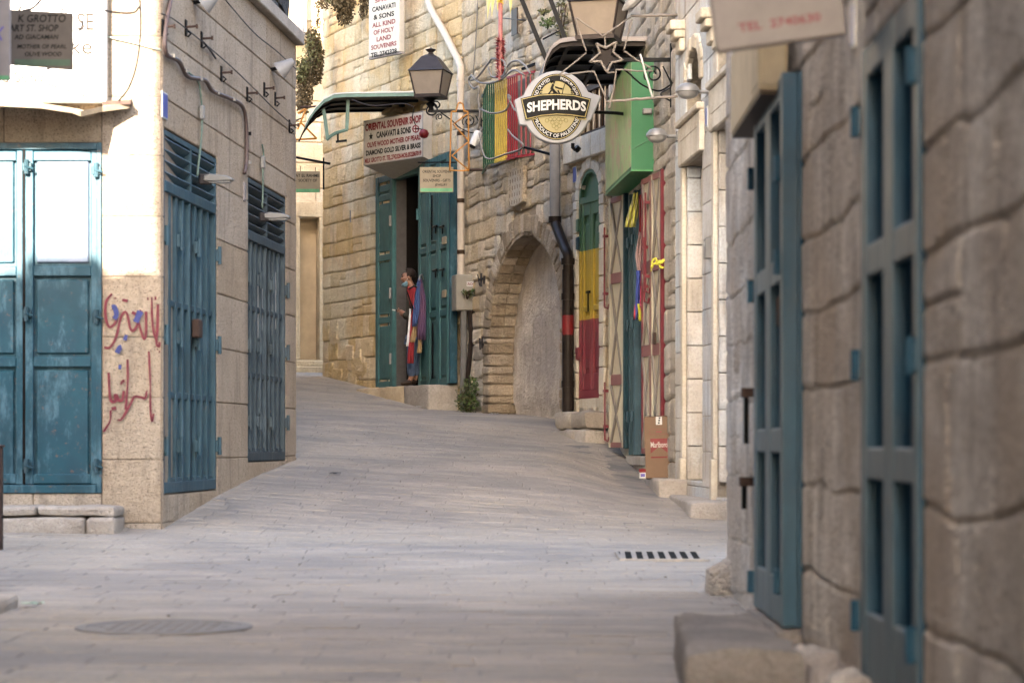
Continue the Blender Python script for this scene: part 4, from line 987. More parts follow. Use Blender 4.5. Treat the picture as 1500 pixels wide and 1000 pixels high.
# steps
def step_block(lab, px0, pyt, Yf, Yb, ztop, wallf, split_=None):
    x0 = (px0-CX)/F*Yf; t = thing('stone_step', lab, 'step', (x0+.2, Yf, ztop-.2)); m_ = MB(); ln = Yb-Yf
    o = [(x0, Yf), (wallf(Yf), Yf), (wallf(Yb), Yb), (x0+.0*ln, Yb)]
    m_.rock(x0, wallf(Yf)+.3, Yf, Yb, ztop-.5, ztop, tint=.2, r=.018, amp=.010, cell=.15, seed=px0); m_.build('block', S_STEP, t, I4, smooth=40); return t
wf = lambda Y: 3.155-.07*Y+.01
step_block('larger front pale stone block step at the foot of the white ashlar house', 1012, 735, 19.3, 22.0, -.47, wf)
step_block('rear stone block step the leaning carton stands on', 965, 705, 22.02, 25.4, -.33, wf)
t = thing('loose_stone', 'small broken stone lying where the two right steps meet', 'stone', P(1030, 715, 22.0)); m_ = MB(); stone_piece(m_, -.09, .09, 0, .08, .04, .01, [], 2, 0, depth=.1); m_.build('fragment', S_STEP, t, frame(P(1030, 716, 21.9), 0), smooth='all')
# bulkhead lamps, meter, plaques
def bulk(px, py, lab, W=MR):
    x, z = W.at(px, py); t = thing('bulkhead_lamp', lab, 'lamp', W.w(x, z, 0), W.th, 'round grey wall lamps on the white house')
    m_ = MB(); m_.box(-.03, .03, -.02, 0, -.05, .05, ch=.006); m_.tube([(0, 0, 0), (0, -.10, .0), (0, -.16, .02)], .016, 8); m_.build('arm', ALU, t)
    m_ = MB(); m_.lathe([(.03, .075), (.07, .06), (.10, .025), (.105, .0), (.10, -.002)], (0, -.2, 0), 20); m_.build('shade', ALU, t, smooth=40)
    m_ = MB(); m_.lathe([(.095, -.003), (.085, -.03), (.055, -.055), (.01, -.065)], (0, -.2, 0), 20); m_.build('globe', GLB, t, smooth=40)
bulk(1041, 135, 'round grey wall lamp in front of the arched window'); bulk(993, 200, 'round grey wall lamp beside the green box sign')
x, z = MR.at(1042, 364); t = thing('meter_box', 'small grey intercom box on the pier between the white doorways', 'box', MR.w(x, z, 0), MR.th); m_ = MB(); m_.box(-.05, .05, -.06, 0, -.09, .09, ch=.01); m_.build('casing', ALU, t); m_ = MB(); m_.box(-.03, .03, -.063, -.0602, .02, .06); m_.build('face', WHT, t)
plaque(MR, 1045, 172, .10, .18, 'blue plaque on the lintel of the nearer white doorway', off=.05); plaque(MR, 999, 222, .09, .16, 'blue plaque left of the farther white doorway')
# ------------------------------------------------------------------ rubble house with the cream and maroon shutters
random.seed(51)
rh = thing('stone_building', 'pale rubble house with green box sign and open cream and maroon shutters', 'building', (1.35, 26, -.2))
K = (RB.lx(921), RB.lx(973)); kz = 2.74; kf = -.13
wn_ = (RB.lx(900), RB.lx(948))
opR = [('r', K[0], K[1], kf, kz, .5)]
wall_sheet(RB, rh, 0, RB.L+.0, -1, 6.4, opR, S_MORT, y=.03, depth=.55, body=3.3)
stone_wall(RB, rh, .0, RB.L, -.7, 6.0, (.22, .36), (.22, .5), S_RUB2, opR, warp=.05, puff=.012, gap=(.018, .009), drop=.28, seed=13, split=.12, depth=.05, edge=.03)
m_ = MB(); m_.box(K[0]+.002, K[0]+.015, .13, .455, kf, kz-.003); m_.box(K[1]-.015, K[1]-.002, .13, .455, kf, kz-.003); m_.box(K[0]+.0, K[1], .46, .5, kf, kz); m_.build('painted_shade', DARK, rh, RB.M)  # black boxes stand in for the shade inside the doorway
m_ = MB(); m_.box(K[0]-.03, K[1]+.03, -.03, .5, kf-.1, kf, ch=.01); m_.build('threshold', S_STEP, rh, RB.M)
for px, w_ in ((927, .07), (934, .07)):
    x = RB.lx(px); m_ = MB(); m_.box(x-w_/2, x+w_/2, -.045, .12, kf+.01, kz-.01, ch=.008); m_.build('door_post', TEALD if px == 927 else SLATE, rh, RB.M)
    for zz in (.3, 1.3, 2.2): m_ = MB(); m_.box(x-.04, x+.04, -.07, -.046, zz-.06, zz+.06, ch=.01); m_.build('hinge', SLATE, rh, RB.M)
m_ = MB(); m_.box(K[0], K[1], .02, .1, kz-.08, kz-.001); m_.build('door_head', TEALD, rh, RB.M)
# stacked goods glimpsed inside the doorway
t = thing('shop_shelf', 'narrow dark shop shelf with parcels just inside the shuttered doorway', 'shelf', RB.w((K[0]+K[1])/2, kf, -.3), RB.th)
xs0 = RB.lx(936, -.05); 
for k, c in enumerate(((.30, .28, .26), (.20, .17, .16), (.33, .31, .30), (.16, .10, .09), (.28, .25, .22), (.22, .20, .19), (.30, .22, .2), (.2, .2, .22), (.3, .27, .24))):
    z_ = kf+.02+k*.29; m_ = MB(); m_.box(xs0, xs0+.55, .08+random.uniform(0, .05), .32, z_+.03, z_+random.uniform(.2, .27), ch=.01); m_.build('parcel', plain('parcel%d' % k, c, .7), t, RB.M)
    m_ = MB(); m_.box(xs0-.02, xs0+.58, .06, .35, z_, z_+.025); m_.build('board', BROWN, t, RB.M)
def shutter(lab, pA, pB, z0, z1, cols, edge, edgeside, cuts, grp):
    pA = Vector((*pA, 0)); pB = Vector((*pB, 0)); W = Wall(pA, pB); t = thing('shutter', lab, 'shutter', W.w(0, z0), W.th)
    L_ = W.L; zr = [z0]+cuts+[z1]
    m_ = MB(); m_.box(0, L_, .0, .035, z0, z1); m_.build('board', CREAM, t, W.M)
    cw = L_/cols
    for c in range(cols):
        a = c*cw; st_ = cw*.13
        m_ = MB(); m_.box(a, a+st_, -.022, -.0005, z0, z1, ch=.004); m_.box(a+cw-st_, a+cw-.0, -.022, -.0005, z0, z1, ch=.004); m_.build('stile', CREAM if c or edge is not MAROON else MAROON, t, W.M)
        for q, zz in enumerate(zr):
            za = max(z0, zz-.06); zb2 = min(z1, zz+.06); m_ = MB(); m_.box(a+st_+.001, a+cw-st_-.001, -.02, -.0005, za, zb2, ch=.004); m_.build('rail', DUSTR, t, W.M)
        for za, zb2 in zip(zr, zr[1:]):
            x0, x1, c0, c1 = a+st_, a+cw-st_, za+.06, zb2-.06
            for (p, q) in (((x0, c0), (x1, c1)), ((x0, c1), (x1, c0))):
                m_ = MB(); beam(m_, (p[0], -.016, p[1]), (q[0], -.016, q[1]), .02, .035); m_.build('brace', WIREW, t, W.M)
            m_ = MB(); m_.prism([(x0+.01, c0+.02), (x0+.01, c1-.02), ((x0+x1)/2-.01, (c0+c1)/2)][::-1], -.014, -.001); m_.prism([(x1-.01, c0+.02), ((x0+x1)/2+.01, (c0+c1)/2), (x1-.01, c1-.02)][::-1], -.014, -.001); m_.build('raised_panel', CREAM, t, W.M, rec=True)
    e = (L_, L_+.045) if edgeside == 'R' else (-.045, 0)
    m_ = MB(); m_.box(*e, -.03, .06, z0-.01, z1+.01, ch=.004); m_.build('edge_strip', edge, t, W.M)
    return t, W
zA = [RB.z(917, y) for y in (655, 285)]
yL = 27.05; tF, WF = shutter('far cream shutter with dusty rose rails and teal edge, left of the open doorway', (P(894, 0, yL).x, yL), (P(916, 0, 26.55).x, 26.55), -.04, 2.77, 1, TEALD, 'R', [.72, 1.86], None)
tN, WN = shutter('near two-column cream shutter with a maroon edge, right of the open doorway', (P(942, 0, 24.62).x, 24.62), (P(971, 0, 23.78).x, 23.78), -.10, 2.72, 2, MAROON, 'R', [.95, 1.83-.03], None)
for (W_, t_, xx, z0_, z1_) in ((WN, tN, WN.L*.42, 1.55, 2.55), (WN, tN, WN.L*.36, 1.45, 2.1), (WF, tF, -.03, 1.55, 2.45), (WF, tF, -.02, .05, .7)):
    m_ = MB(); m_.tube([(xx, -.06, z0_), (xx, -.06, z1_)], .011, 6); m_.tube([(xx, -.06, z0_), (xx+.03, -.03, z0_-.02), (xx+.04, -.02, z0_+.03)], .011, 6); m_.build('bolt_rod', MAROON, t_, W_.M)
    for zz in (z0_+.15, z1_-.1): m_ = MB(); m_.box(xx-.025, xx+.025, -.075, -.022, zz-.015, zz+.015); m_.build('bolt_guide', MAROON, t_, W_.M)
m_ = MB()
m_.box(WN.L*.72, WN.L*.8, -.05, -.023, 1.0, 1.12, ch=.01); m_.build('latch', RUSTY, tN, WN.M)
# green box sign
gx0, gx1 = RB.lx(887, .23), RB.lx(925, .23); gs = thing('box_sign', 'green box sign with pale green printed face above the shuttered doorway', 'sign', RB.w((gx0+gx1)/2, 2.82, 0), RB.th)
n_ = 8; zbot = 2.80
m_ = MB(); tops = [(gx0+(gx1-gx0)*k/n_, 3.78+.17*sin(pi*min(1, (k/n_)*.62))) for k in range(n_+1)]
m_.prism([(gx0, zbot), (gx1, zbot)]+tops[::-1], -.23, -.0, tint=0); m_.build('casing', GREEN1, gs, RB.M, rec=True)
m_ = MB(); m_.prism([(gx0+.02, zbot+.03), (gx1-.03, zbot+.03)]+[(x-.012*(1 if x > gx0+.1 else -1), z-.03) for x, z in tops[::-1]], -.234, -.2302)
pm_, _t, _b = new_mat('pale_green_print'); _p = geo(_t)
_c = mixc(_t, mapr(_t, noise_n(_t, _p, 2.2, 3), .46, .54), (.11, .25, .08), (.21, .34, .14)); _c = mixc(_t, mapr(_t, noise_n(_t, _p, 5, 2), .56, .6), _c, (.26, .2, .14)); _c = mixc(_t, mapr(_t, noise_n(_t, geo(_t, (9, 9, 2)), 2, 2), .6, .7, 0, .7), _c, (.42, .40, .36))
L(_t, _c, _b.inputs['Base Color']); _b.inputs['Roughness'].default_value = .3
m_.build('printed_face', pm_, gs, RB.M, rec=True)
m_ = MB(); m_.box(gx0, gx1, -.236, .0, zbot-.02, zbot-.001); m_.build('bottom_trim', plain('green_trim', (.05, .22, .08), .4), gs, RB.M)
m_ = MB(); m_.tube([(gx1+.005, -.23, 3.0), (gx1+.005, -.02, 3.12)], .006, 5); m_.build('crease', GREEN1, gs, RB.M)
m_ = MB(); p = RB.lx(957); m_.box(p, p+.08, -.12, -.02, 3.36, 3.42, ch=.01); m_.build('clamp', ALU, gs, RB.M)
# ------------------------------------------------------------------ arch house: rubble, blocked pointed arch, painted shutter
random.seed(61)
ah = thing('stone_building', 'golden rubble house with a big plastered-up stone arch and striped shutter', 'building', (.3, 31, .3))
aL, aR = AR.lx(716), AR.lx(823); hw = (aR-aL)/2; acx = (aL+aR)/2; aztop = AR.z(768, 340); asp = 1.45
AO = ('a', acx, hw, asp, aztop-asp, .1, .24, .42)
sL, sR = AR.lx(848), AR.lx(880); sb0, st0 = AR.z(864, 583), AR.z(864, 247); shw = (sR-sL)/2
SO = ('a', (sL+sR)/2, shw, st0-shw*.9, shw*.9, sb0, .0, .16)
wL, wR = AR.lx(842), AR.lx(892); wz0 = AR.z(862, 196); WO = ('r', wL, wR, wz0, wz0+1.6, .35)
uL, uR = AR.lx(778), AR.lx(800)
opA = [AO, SO, WO]
wall_sheet(AR, ah, 0, AR.L, -1, 7.0, opA, S_MORT, y=.035, depth=.36, body=3.2)
stone_wall(AR, ah, .0, AR.L, -.3, 6.8, (.17, .31), (.20, .44), S_RUB, opA, warp=.04, puff=.010, gap=(.022, .010), drop=.3, seed=23, split=.15, depth=.06, edge=.035)
voussoirs(AR, ah, AO, .24, 34, S_ARCH, depth=.30, proud=.0)
# jamb courses of the arch (both sides), reaching back to the plaster
for side in (-1, 1):
    zz = .15
    while zz < asp-.02:
        h = random.uniform(.10, .17); z2 = min(asp, zz+h); xx = acx+side*hw; o = random.uniform(-.02, .03)
        m_ = MB(); m_.box(min(xx, xx+side*.26), max(xx, xx+side*.26)+0, -.01-random.uniform(0, .025), .415, zz+.006, z2-.006, tint=random.uniform(-1, 1), ch=.018)
        if side == -1: m_.v = [(x+(o if x > xx-.1 else 0)+.02, y, z) for x, y, z in m_.v]
        else: m_.v = [(x-(o if x < xx+.1 else 0)-.02, y, z) for x, y, z in m_.v]
        m_.build('jamb_stone', S_ARCH, ah, AR.M); zz = z2
# intrados courses seen from below
n = 26
for k in range(n):
    a0 = pi*k/n+.01; a1 = pi*(k+1)/n-.01
    f = lambda a, r: (acx+(hw+r)*cos(a), asp+(AO[4]+r)*sin(a))
    o = [f(a0, -.03-random.uniform(0, .02)), f(a0, -.006), f(a1, -.006), f(a1, -.03-random.uniform(0, .02))]
    for (ya, yb) in ((.0, .2), (.21, .415)):
        m_ = MB(); m_.prism(o, ya+random.uniform(0, .015), yb, tint=random.uniform(-1, 1)); m_.build('arch_stone', S_ARCH, ah, AR.M, rec=True)
# plaster infill with a broken lower edge
m_ = MB(); nx, nz_ = 16, 16
V = []
for j in range(nz_+1):
    for i in range(nx+1):
        x = acx-hw+2*hw*i/nx; z = .1+(aztop+.05-.1)*j/nz_; lean = .13*(1-j/nz_)
        V.append((x, .405-lean*.6-.05*abs(noise.noise(Vector((x*1.5, z*1.5, 4))))-(.05 if z < .45+.12*noise.noise(Vector((x*4, 0, 0))) else 0)*-1, z))
m_.add(V, [(j*(nx+1)+i, j*(nx+1)+i+1, (j+1)*(nx+1)+i+1, (j+1)*(nx+1)+i) for j in range(nz_) for i in range(nx)]); m_.build('plaster_infill', S_PLAST, ah, AR.M, smooth='all')
# striped shutter in green, yellow and red
zg = AR.z(864, 365); zr_ = AR.z(864, 467)
STR = bands('striped_shutter_paint', (zr_, zg), ((.15, .018, .028), (.33, .22, .02), (.03, .085, .045)))
sc = (sL+sR)/2
m_ = MB(); f = [(sc+shw*cos(pi*k/12), SO[3]+SO[4]*sin(pi*k/12)) for k in range(13)]
m_.prism([(sL, sb0), (sR, sb0)]+f, .05, .10); sd = m_.build('shutter', STR, ah, AR.M, rec=True)
fr = MB(); r0 = .045
fr.box(sL, sL+r0, .0, .05, sb0, SO[3]); fr.box(sR-r0, sR, .0, .05, sb0, SO[3]); fr.box(sL+r0, sR-r0, .002, .05, sb0, sb0+.1); fr.box(sL+r0, sR-r0, .002, .05, SO[3]-.05, SO[3]+.03)
for k in range(12):
    a0, a1 = pi*k/12, pi*(k+1)/12; g = lambda a, r: (sc+(shw-r)*cos(a), SO[3]+(SO[4]-r)*sin(a)); fr.prism([g(a0, 0), g(a1, 0), g(a1, r0), g(a0, r0)][::-1], .0, .05)
fr.build('shutter_frame', STR, sd, AR.M, rec=True)
for k in range(2):
    a = sL+r0+k*(shw-r0); b = a+shw-r0
    m_ = MB(); m_.box(a+.01, a+.07, .015, .05, sb0+.1, SO[3]-.05, ch=.006); m_.box(b-.07, b-.01, .015, .05, sb0+.1, SO[3]-.05, ch=.006); m_.build('stile', STR, sd, AR.M)
    for zz0, zz1 in ((sb0+.1, sb0+.3), (sb0+1.05, sb0+1.12), (SO[3]-.2, SO[3]-.05)): m_ = MB(); m_.box(a+.07, b-.07, .018, .05, zz0, zz1, ch=.006); m_.build('rail', STR, sd, AR.M)
    for zz0, zz1 in ((sb0+.36, sb0+1.0), (sb0+1.2, SO[3]-.3)): m_ = MB(); m_.box(a+.1, b-.1, .03, .05, zz0, zz1, ch=.012); m_.build('panel', STR, sd, AR.M)
m_ = MB(); m_.tube([(sc, -.02, zg-.5), (sc, -.02, zg-.75)], .01, 6); m_.box(sc-.09, sc+.03, -.02, .0, zg-.53, zg-.5); m_.build('latch', BLACK, sd, AR.M)
for zz in (sb0+.55, zg+.1, SO[3]-.3):
    for x in (sL, sR): m_ = MB(); m_.box(x-.05, x+.05, -.03, .0, zz-.08, zz+.08, ch=.01); m_.build('hinge', TEALD if (zz > zg-1 and x == sL and zz < zg+.2) else STR, sd, AR.M)
voussoirs(AR, ah, SO, .12, 9, S_MOULD, depth=.05)
for x0_, x1_ in ((sL-.14, sL-.005), (sR+.005, sR+.17)):
    zz = sb0-.25
    while zz < SO[3]-.02: z2 = min(SO[3], zz+random.uniform(.22, .34)); m_ = MB(); m_.box(x0_, x1_, -.03, .04, zz+.005, z2-.005, tint=random.uniform(-1, 1), ch=.01); m_.build('jamb_stone', S_MOULD, ah, AR.M); zz = z2
m_ = MB(); m_.box(sL, sR, .0, .15, sb0-.4, sb0-.003); m_.build('sill', S_MOULD, ah, AR.M)
# lintel course of dressed blocks and barred window above
x = AR.lx(832)
while x < wR+.02:
    x1 = x+.34; m_ = MB(); m_.box(x+.006, x1-.006, -.07, .03, wz0-.30, wz0-.02, tint=random.uniform(-1, 1), ch=.012); m_.build('lintel_block', S_MOULD, ah, AR.M); x = x1
m_ = MB(); m_.box(wL, wR, .3, .34, wz0, wz0+1.6); wd = m_.build('window', DARK, ah, AR.M)
for k in range(12):
    xx = wL+.05+k*(wR-wL-.1)/11; m_ = MB(); m_.tube([(xx, .12, wz0), (xx, .12, wz0+1.6)], .012, 6); m_.build('bar', PIPEC if k % 2 else BROWN, wd, AR.M)
m_ = MB(); m_.box(wL, wR, .08, .14, wz0+.55, wz0+.62); m_.box(wL, wR, .08, .14, wz0+.0, wz0+.06); m_.build('window_frame', BROWN, wd, AR.M)
# pale door-like panel behind the second lantern
pw = AR.lx(884); m_ = MB(); m_.box(AR.lx(846), AR.lx(853), -.03, .03, wz0+.75, wz0+2.2); m_.build('window_jamb', PIPEC, ah, AR.M)
# step below the striped shutter
x0 = AR.lx(816, .35); x1 = AR.lx(893, .1); t = thing('stone_step', 'grey rounded stone step under the striped green, yellow and red shutter', 'step', AR.w(x0, .0, .1), AR.th)
zs_ = .36
for za, zb2, k in ((-.1, .17, 0), (.175, .38, 1)):
    x = x0+k*.03
    while x < x1-.05: w_ = random.uniform(.5, .8); xe = min(x1, x+w_); m_ = MB(); m_.rock(x+.003, xe-.003, -.42+k*.03, -.03, za, zb2, tint=random.uniform(-1, 1), r=.04, amp=.03, seed=x*5); m_.build('block', S_STEP, t, AR.M, smooth=40); x = xe
# rain pipe: pale above, brown-black below
pc = AR.pt(813, 330, .09)
t = thing('rain_pipe', 'fat rain pipe beside the arch, pale grey above and brown-black below', 'pipe', (pc.x, pc.y, .3))
top = [AR.pt(813, 195, .1), AR.pt(813, 318, .1)]
m_ = MB(); m_.tube([top[0], top[1]], .066, 16); m_.build('upper_pipe', GREYP, t, I4, smooth=40)
m_ = MB(); pth = smooth_path([AR.pt(813, 316, .1), AR.pt(814, 328, .1), AR.pt(827, 362, .1), AR.pt(832, 375, .1), AR.pt(832, 400, .1)], 5); m_.tube(pth, .064, 14); m_.build('bend', PIPEB, t, I4, smooth=40)
b0 = AR.pt(832, 395, .1); b1 = AR.pt(832, 607, .1); b1.x, b1.y = b0.x, b0.y; m_ = MB(); m_.tube([b0, b1], .072, 16); m_.build('lower_pipe', PIPEB, t, I4, smooth=40)
for p_, r in ((AR.pt(813, 322, .1), .082), (Vector((b0.x, b0.y, b0.z+.1)), .085), (Vector((b0.x, b0.y, b0.z-.33)), .083), (Vector((b0.x, b0.y, b0.z-1.4)), .082)):
    m_ = MB(); m_.tube([p_+Vector((0, 0, -.04)), p_+Vector((0, 0, .04))], r, 16); m_.build('collar', PIPEB, t, I4, smooth=40)
m_ = MB(); zc_ = AR.z(832, 478); m_.tube([(b0.x, b0.y, zc_-.12), (b0.x, b0.y, zc_+.12)], .0735, 16); m_.build('red_mark', REDT, t, I4, smooth=40)
# fish-scale carved plaque
x, z = AR.at(761, 250); t = thing('carved_plaque', 'pale carved stone plaque of rounded scale rows above the arch', 'carving', AR.w(x, z-.4, 0), AR.th)
wq = AR.lx(772)-AR.lx(750)
for k in range(5):
    zz = (AR.z(761, 302)-(z-.4))+.03+k*.095; m_ = MB(); cxx = .0; o = [(-wq/2, zz+.1), (-wq/2, zz)]+[(-wq/2+wq*i/8, zz-.035*sin(pi*i/8)) for i in range(1, 8)]+[(wq/2, zz), (wq/2, zz+.1)]
    m_.prism(o, -.05-.004*(5-k), -.0); m_.build('scale_row', S_RUB, t, rec=True, bevel=.01)
    for i in range(1, 6): m_ = MB(); m_.box(-wq/2+wq*i/6-.012, -wq/2+wq*i/6+.012, -.053-.004*(5-k), -.051-.004*(5-k), zz, zz+.05); m_.build('groove', S_MORT, t)
plaque(AR, 843, 256, .13, .20, 'small blue plaque left of the striped shutter top')
# painted marks on the stones beside the arch
for py0, sgn in ((395, 0), (500, 1)):
    m_ = MB()
    for pts in ([(700, 402), (703, 418)], [(705, 400), (705, 420)], [(701, 410), (709, 408)], [(710, 404), (709, 416)]) if not sgn else ([(703, 495), (704, 512)], [(707, 493), (706, 510)], [(702, 500), (709, 505)]):
        q = [AR.at(px, py, .075) for px, py in pts]; beam(m_, (q[0][0], -.078, q[0][1]), (q[1][0], -.078, q[1][1]), .006, .03)
    m_.build('graffiti', GRAFK, ah, AR.M, kind='stuff')
# ------------------------------------------------------------------ striped window cage
pA, pB, pC = P(714, 0, 31.9), P(757, 0, 31.1), AR.pt(784, 650, 0)
CF = Wall(pA.xy[:], pB.xy[:]); z0c, z1c = 3.735, 4.80
cg = thing('window_cage', 'window cage of green, yellow and red bars on the rubble wall', 'window cage', CF.w(CF.L/2, z0c, 0), CF.th)
nb_ = 15; CR = Wall(pB.xy[:], pC.xy[:]); CL = Wall(AR.pt(706, 650, -.02).xy[:], pA.xy[:])
for k in range(nb_):
    xx = CF.L*k/(nb_-1); c = BARG if k < 4 else (BARY if k < 10 else BARR); m_ = MB(); m_.tube([(xx, 0, z0c), (xx, 0, z1c)], .0115, 6); m_.build('bar', c, cg, CF.M)
for k in range(1, 4): xx = CR.L*k/4; m_ = MB(); m_.tube([(xx, 0, z0c), (xx, 0, z1c)], .012, 6); m_.build('bar', BARR, cg, CR.M)
for k in range(0, 3): xx = CL.L*k/3; m_ = MB(); m_.tube([(xx, 0, z0c), (xx, 0, z1c)], .012, 6); m_.build('bar', BARG, cg, CL.M)
for zz in (z0c, z1c):
    for (a, b, c) in ((0, CF.L*.25, BARG), (CF.L*.25, CF.L*.67, BARY), (CF.L*.67, CF.L, BARR)):
        m_ = MB(); beam(m_, (a, 0, zz), (b, 0, zz), .02, .026); m_.build('rail', c, cg, CF.M)
    m_ = MB(); beam(m_, (0.01, 0, zz), (CR.L, 0, zz), .02, .03); m_.build('rail', BARR, cg, CR.M); m_ = MB(); beam(m_, (0, 0, zz), (CL.L-.01, 0, zz), .02, .03); m_.build('rail', BARG, cg, CL.M)
m_ = MB(); beam(m_, (CR.L*.3, 0, z1c+.06), (CR.L*1.02, 0, z1c+.1), .03, .03); m_.build('top_rod', BLACK, cg, CR.M)
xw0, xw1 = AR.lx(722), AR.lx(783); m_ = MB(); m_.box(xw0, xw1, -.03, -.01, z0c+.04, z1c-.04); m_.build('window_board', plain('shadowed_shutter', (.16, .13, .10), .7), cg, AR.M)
# looped garland wires over the cage
def cp(pts, off=.34): return [AR.pt(px, py, off) for px, py in pts]
cw_ = WIREG
wire('light_string', 'grey light string looping over the top of the striped cage', cp([(690, 118), (700, 113), (716, 92), (722, 86), (738, 90), (742, 104), (735, 112), (720, 112), (716, 98)]), .014, cw_)
wire('light_string', 'second loop of light string arching right of the cage pole', cp([(735, 116), (745, 95), (757, 89), (768, 95), (777, 108)]), .013, cw_)
wire('light_string', 'light string wound across the left part of the cage bars', cp([(690, 110), (700, 120), (717, 122), (735, 116), (752, 103), (768, 110)]), .013, cw_)
wire('light_string', 'light string crossing the middle of the cage bars', cp([(704, 160), (720, 166), (740, 162), (748, 145), (744, 140), (752, 158), (758, 164)]), .013, cw_)
wire('light_string', 'light string sagging along the bottom of the cage', cp([(702, 195), (708, 225), (718, 233), (740, 226), (760, 220), (766, 212), (752, 200), (744, 190)]), .013, cw_)
wire('light_string', 'tangle of light string left of the cage near the white camera', [AR.pt(px, py, .1) for px, py in [(700, 118), (690, 112), (687, 120), (694, 130), (701, 128), (701, 145), (703, 170), (699, 195)]], .016, cw_)
wire('cable', 'thin vertical cable down the rubble wall left of the cage', [AR.pt(px, py, .05) for px, py in [(700, 0), (697, 60), (693, 110)]], .009, cw_)
# pole with tinsel star
pt_ = cp([(733, 118), (733, 5)]); t = thing('festive_pole', 'red tinsel pole with yellow tinsel points standing above the striped cage', 'decoration', pt_[0])
m_ = MB(); m_.tube(pt_, .03, 10); m_.build('pole', PINKR, t, I4, smooth=40)
def tinsel(p0, p1, r0, r1, n, mat, nm):
    m_ = MB()
    for i in range(n):
        f = random.random(); c = p0.lerp(p1, f); r = r0+(r1-r0)*f; a = random.uniform(0, 2*pi); d = Vector((cos(a), sin(a)*.6, random.uniform(-.5, .8))).normalized(); s_ = d.orthogonal().normalized()*.014
        m_.add([c+s_, c-s_, c+d*r*random.uniform(.5, 1)], [(0, 1, 2)])
    m_.build(nm, mat, t, I4, kind='stuff')
tinsel(cp([(733, 115)])[0], cp([(733, 58)])[0], .08, .11, 500, REDT, 'red_tinsel')
tinsel(cp([(733, 16)])[0], cp([(733, -10)])[0], .05, .08, 200, YELT, 'yellow_tinsel')
for dx_ in (-18, -12, -4, 14):
    m_ = MB(); a = cp([(733+dx_-3, -6), (733+dx_+5, -6), (733+dx_*1.05, 14+random.uniform(2, 18)), (733+dx_, 0)], .36); m_.add(a[:3]+[a[3]+Vector((0, -.03, 0))], [(0, 2, 3), (1, 3, 2), (0, 1, 2), (0, 3, 1)]); m_.build('tinsel_point', YELT, t, I4)
wire('cable', 'thin dark tie wire from the festive pole to the wall', cp([(736, 27), (770, 30)], .2), .008, BLACK)
# dark plate on the upper wall, painted in for a niche's shade
x, z = AR.at(762, 33); m_ = MB(); m_.box(x-.12, x+.12, -.085, -.07, z-.17, z+.17); m_.build('niche_shade', BROWN, ah, AR.M)
# ------------------------------------------------------------------ round pub sign
YS = 24.9; c = P(815, 158, YS); pxm = YS/F
rs = thing('round_sign', 'round white-rimmed beer sign with a shepherd and a black name banner', 'sign', c, 0)
def ell(rx, rz, n=48, cx=0, cz=0): return [(cx+rx*cos(2*pi*k/n), cz+rz*sin(2*pi*k/n)) for k in range(n)]
q = lambda v: v*pxm
m_ = MB(); m_.prism(ell(q(51), q(53)), -.05, .07); m_.build('rim_case', RIMW, rs, rec=True, bevel=.01)
m_ = MB(); m_.prism([(q(-62), q(10)), (q(-54), q(-26)), (q(-30), q(-28)), (q(30), q(-24)), (q(50), q(-20)), (q(66), q(16)), (q(40), q(24)), (q(-40), q(22))], -.049, .069); m_.build('rim_case', RIMW, rs, rec=True, bevel=.01)
GOLD = plain('pale_gold_print', (.30, .25, .11), .5, 0, .05); GOLDD = plain('gold_line', (.34, .27, .09), .5)
for k, (rx, rz, mt, nm) in enumerate(((39.5, 48.5, BLKP, 'outer_ring'), (38.2, 47.2, GOLDD, 'gold_ring'), (37.3, 46.3, BLKP, 'dark_ring'), (29.6, 37.5, GOLDD, 'gold_ring'), (28.8, 36.7, GOLD, 'gold_field'))):
    m_ = MB(); m_.prism(ell(q(rx), q(rz)), -.053-.0025*k, -.0505-.0025*k); m_.build(nm, mt, rs, rec=True)
bn = lambda d, lo: [(q(-51+d), q(13-d*.7)), (q(-25), q(19-d)), (q(0), q(20-d)), (q(25), q(18.5-d)), (q(49-d), q(12.5-d*.8)), (q(42-d), q(-13+d)), (q(20), q(-10+d)), (q(0), q(-9+d)), (q(-22), q(-11+d)), (q(-44+d), q(-16+d))][::-1]
b3 = lambda pts: [(x, z-q(2)) for x, z in pts]
for sgn in (-1, 1):
    m_ = MB(); m_.prism([(q(28*sgn), q(-11)), (q(40*sgn), q(-9)), (q(44*sgn), q(-19)), (q(30*sgn), q(-18))][::(1 if sgn < 0 else -1)], -.067, -.0645); m_.build('banner_fold', GOLDD, rs, rec=True)
    m_ = MB(); m_.prism([(q(29*sgn), q(-12)), (q(38*sgn), q(-10.5)), (q(41.5*sgn), q(-17.5)), (q(31*sgn), q(-17))][::(1 if sgn < 0 else -1)], -.069, -.0672); m_.build('banner_fold', BLKP, rs, rec=True)
for k, (d, mt) in enumerate(((-1.6, BLKP), (-.4, GOLDD), (.9, BLKP))):
    m_ = MB(); m_.prism(b3(bn(d, 0)), -.073-.003*k, -.0705-.003*k); m_.build('banner', mt, rs, rec=True)
text_mb('SHEPHERDS', q(86), q(14.5), 0, q(2.0), -.082, bold=.035, warp=lambda p: (p[0], p[1], p[2]*(1+.08*(1-abs(p[0])/q(43)))-q(4)*(p[0]/q(43))**2+q(1)+p[0]*.02)).build('lettering', WHT, rs)
def arc_text(s_, rx, rz, a0, a1, h, top):
    base = text_mb(s_, 1.0, q(h), 0, 0, 0, bold=.01)
    v = []
    for x, y, z in base.v:
        a = radians((a0+a1)/2-(x)*(a0-a1)*1.0) if top else radians((a0+a1)/2+x*(a1-a0))
        r_ = z if top else -z; v.append(((q(rx)+r_)*cos(a), -.0645, (q(rz)+r_)*sin(a)))
    m_ = MB(); fs = base.f; m_.add(v, fs); m_.build('lettering', WHITEB, rs, rec=False)
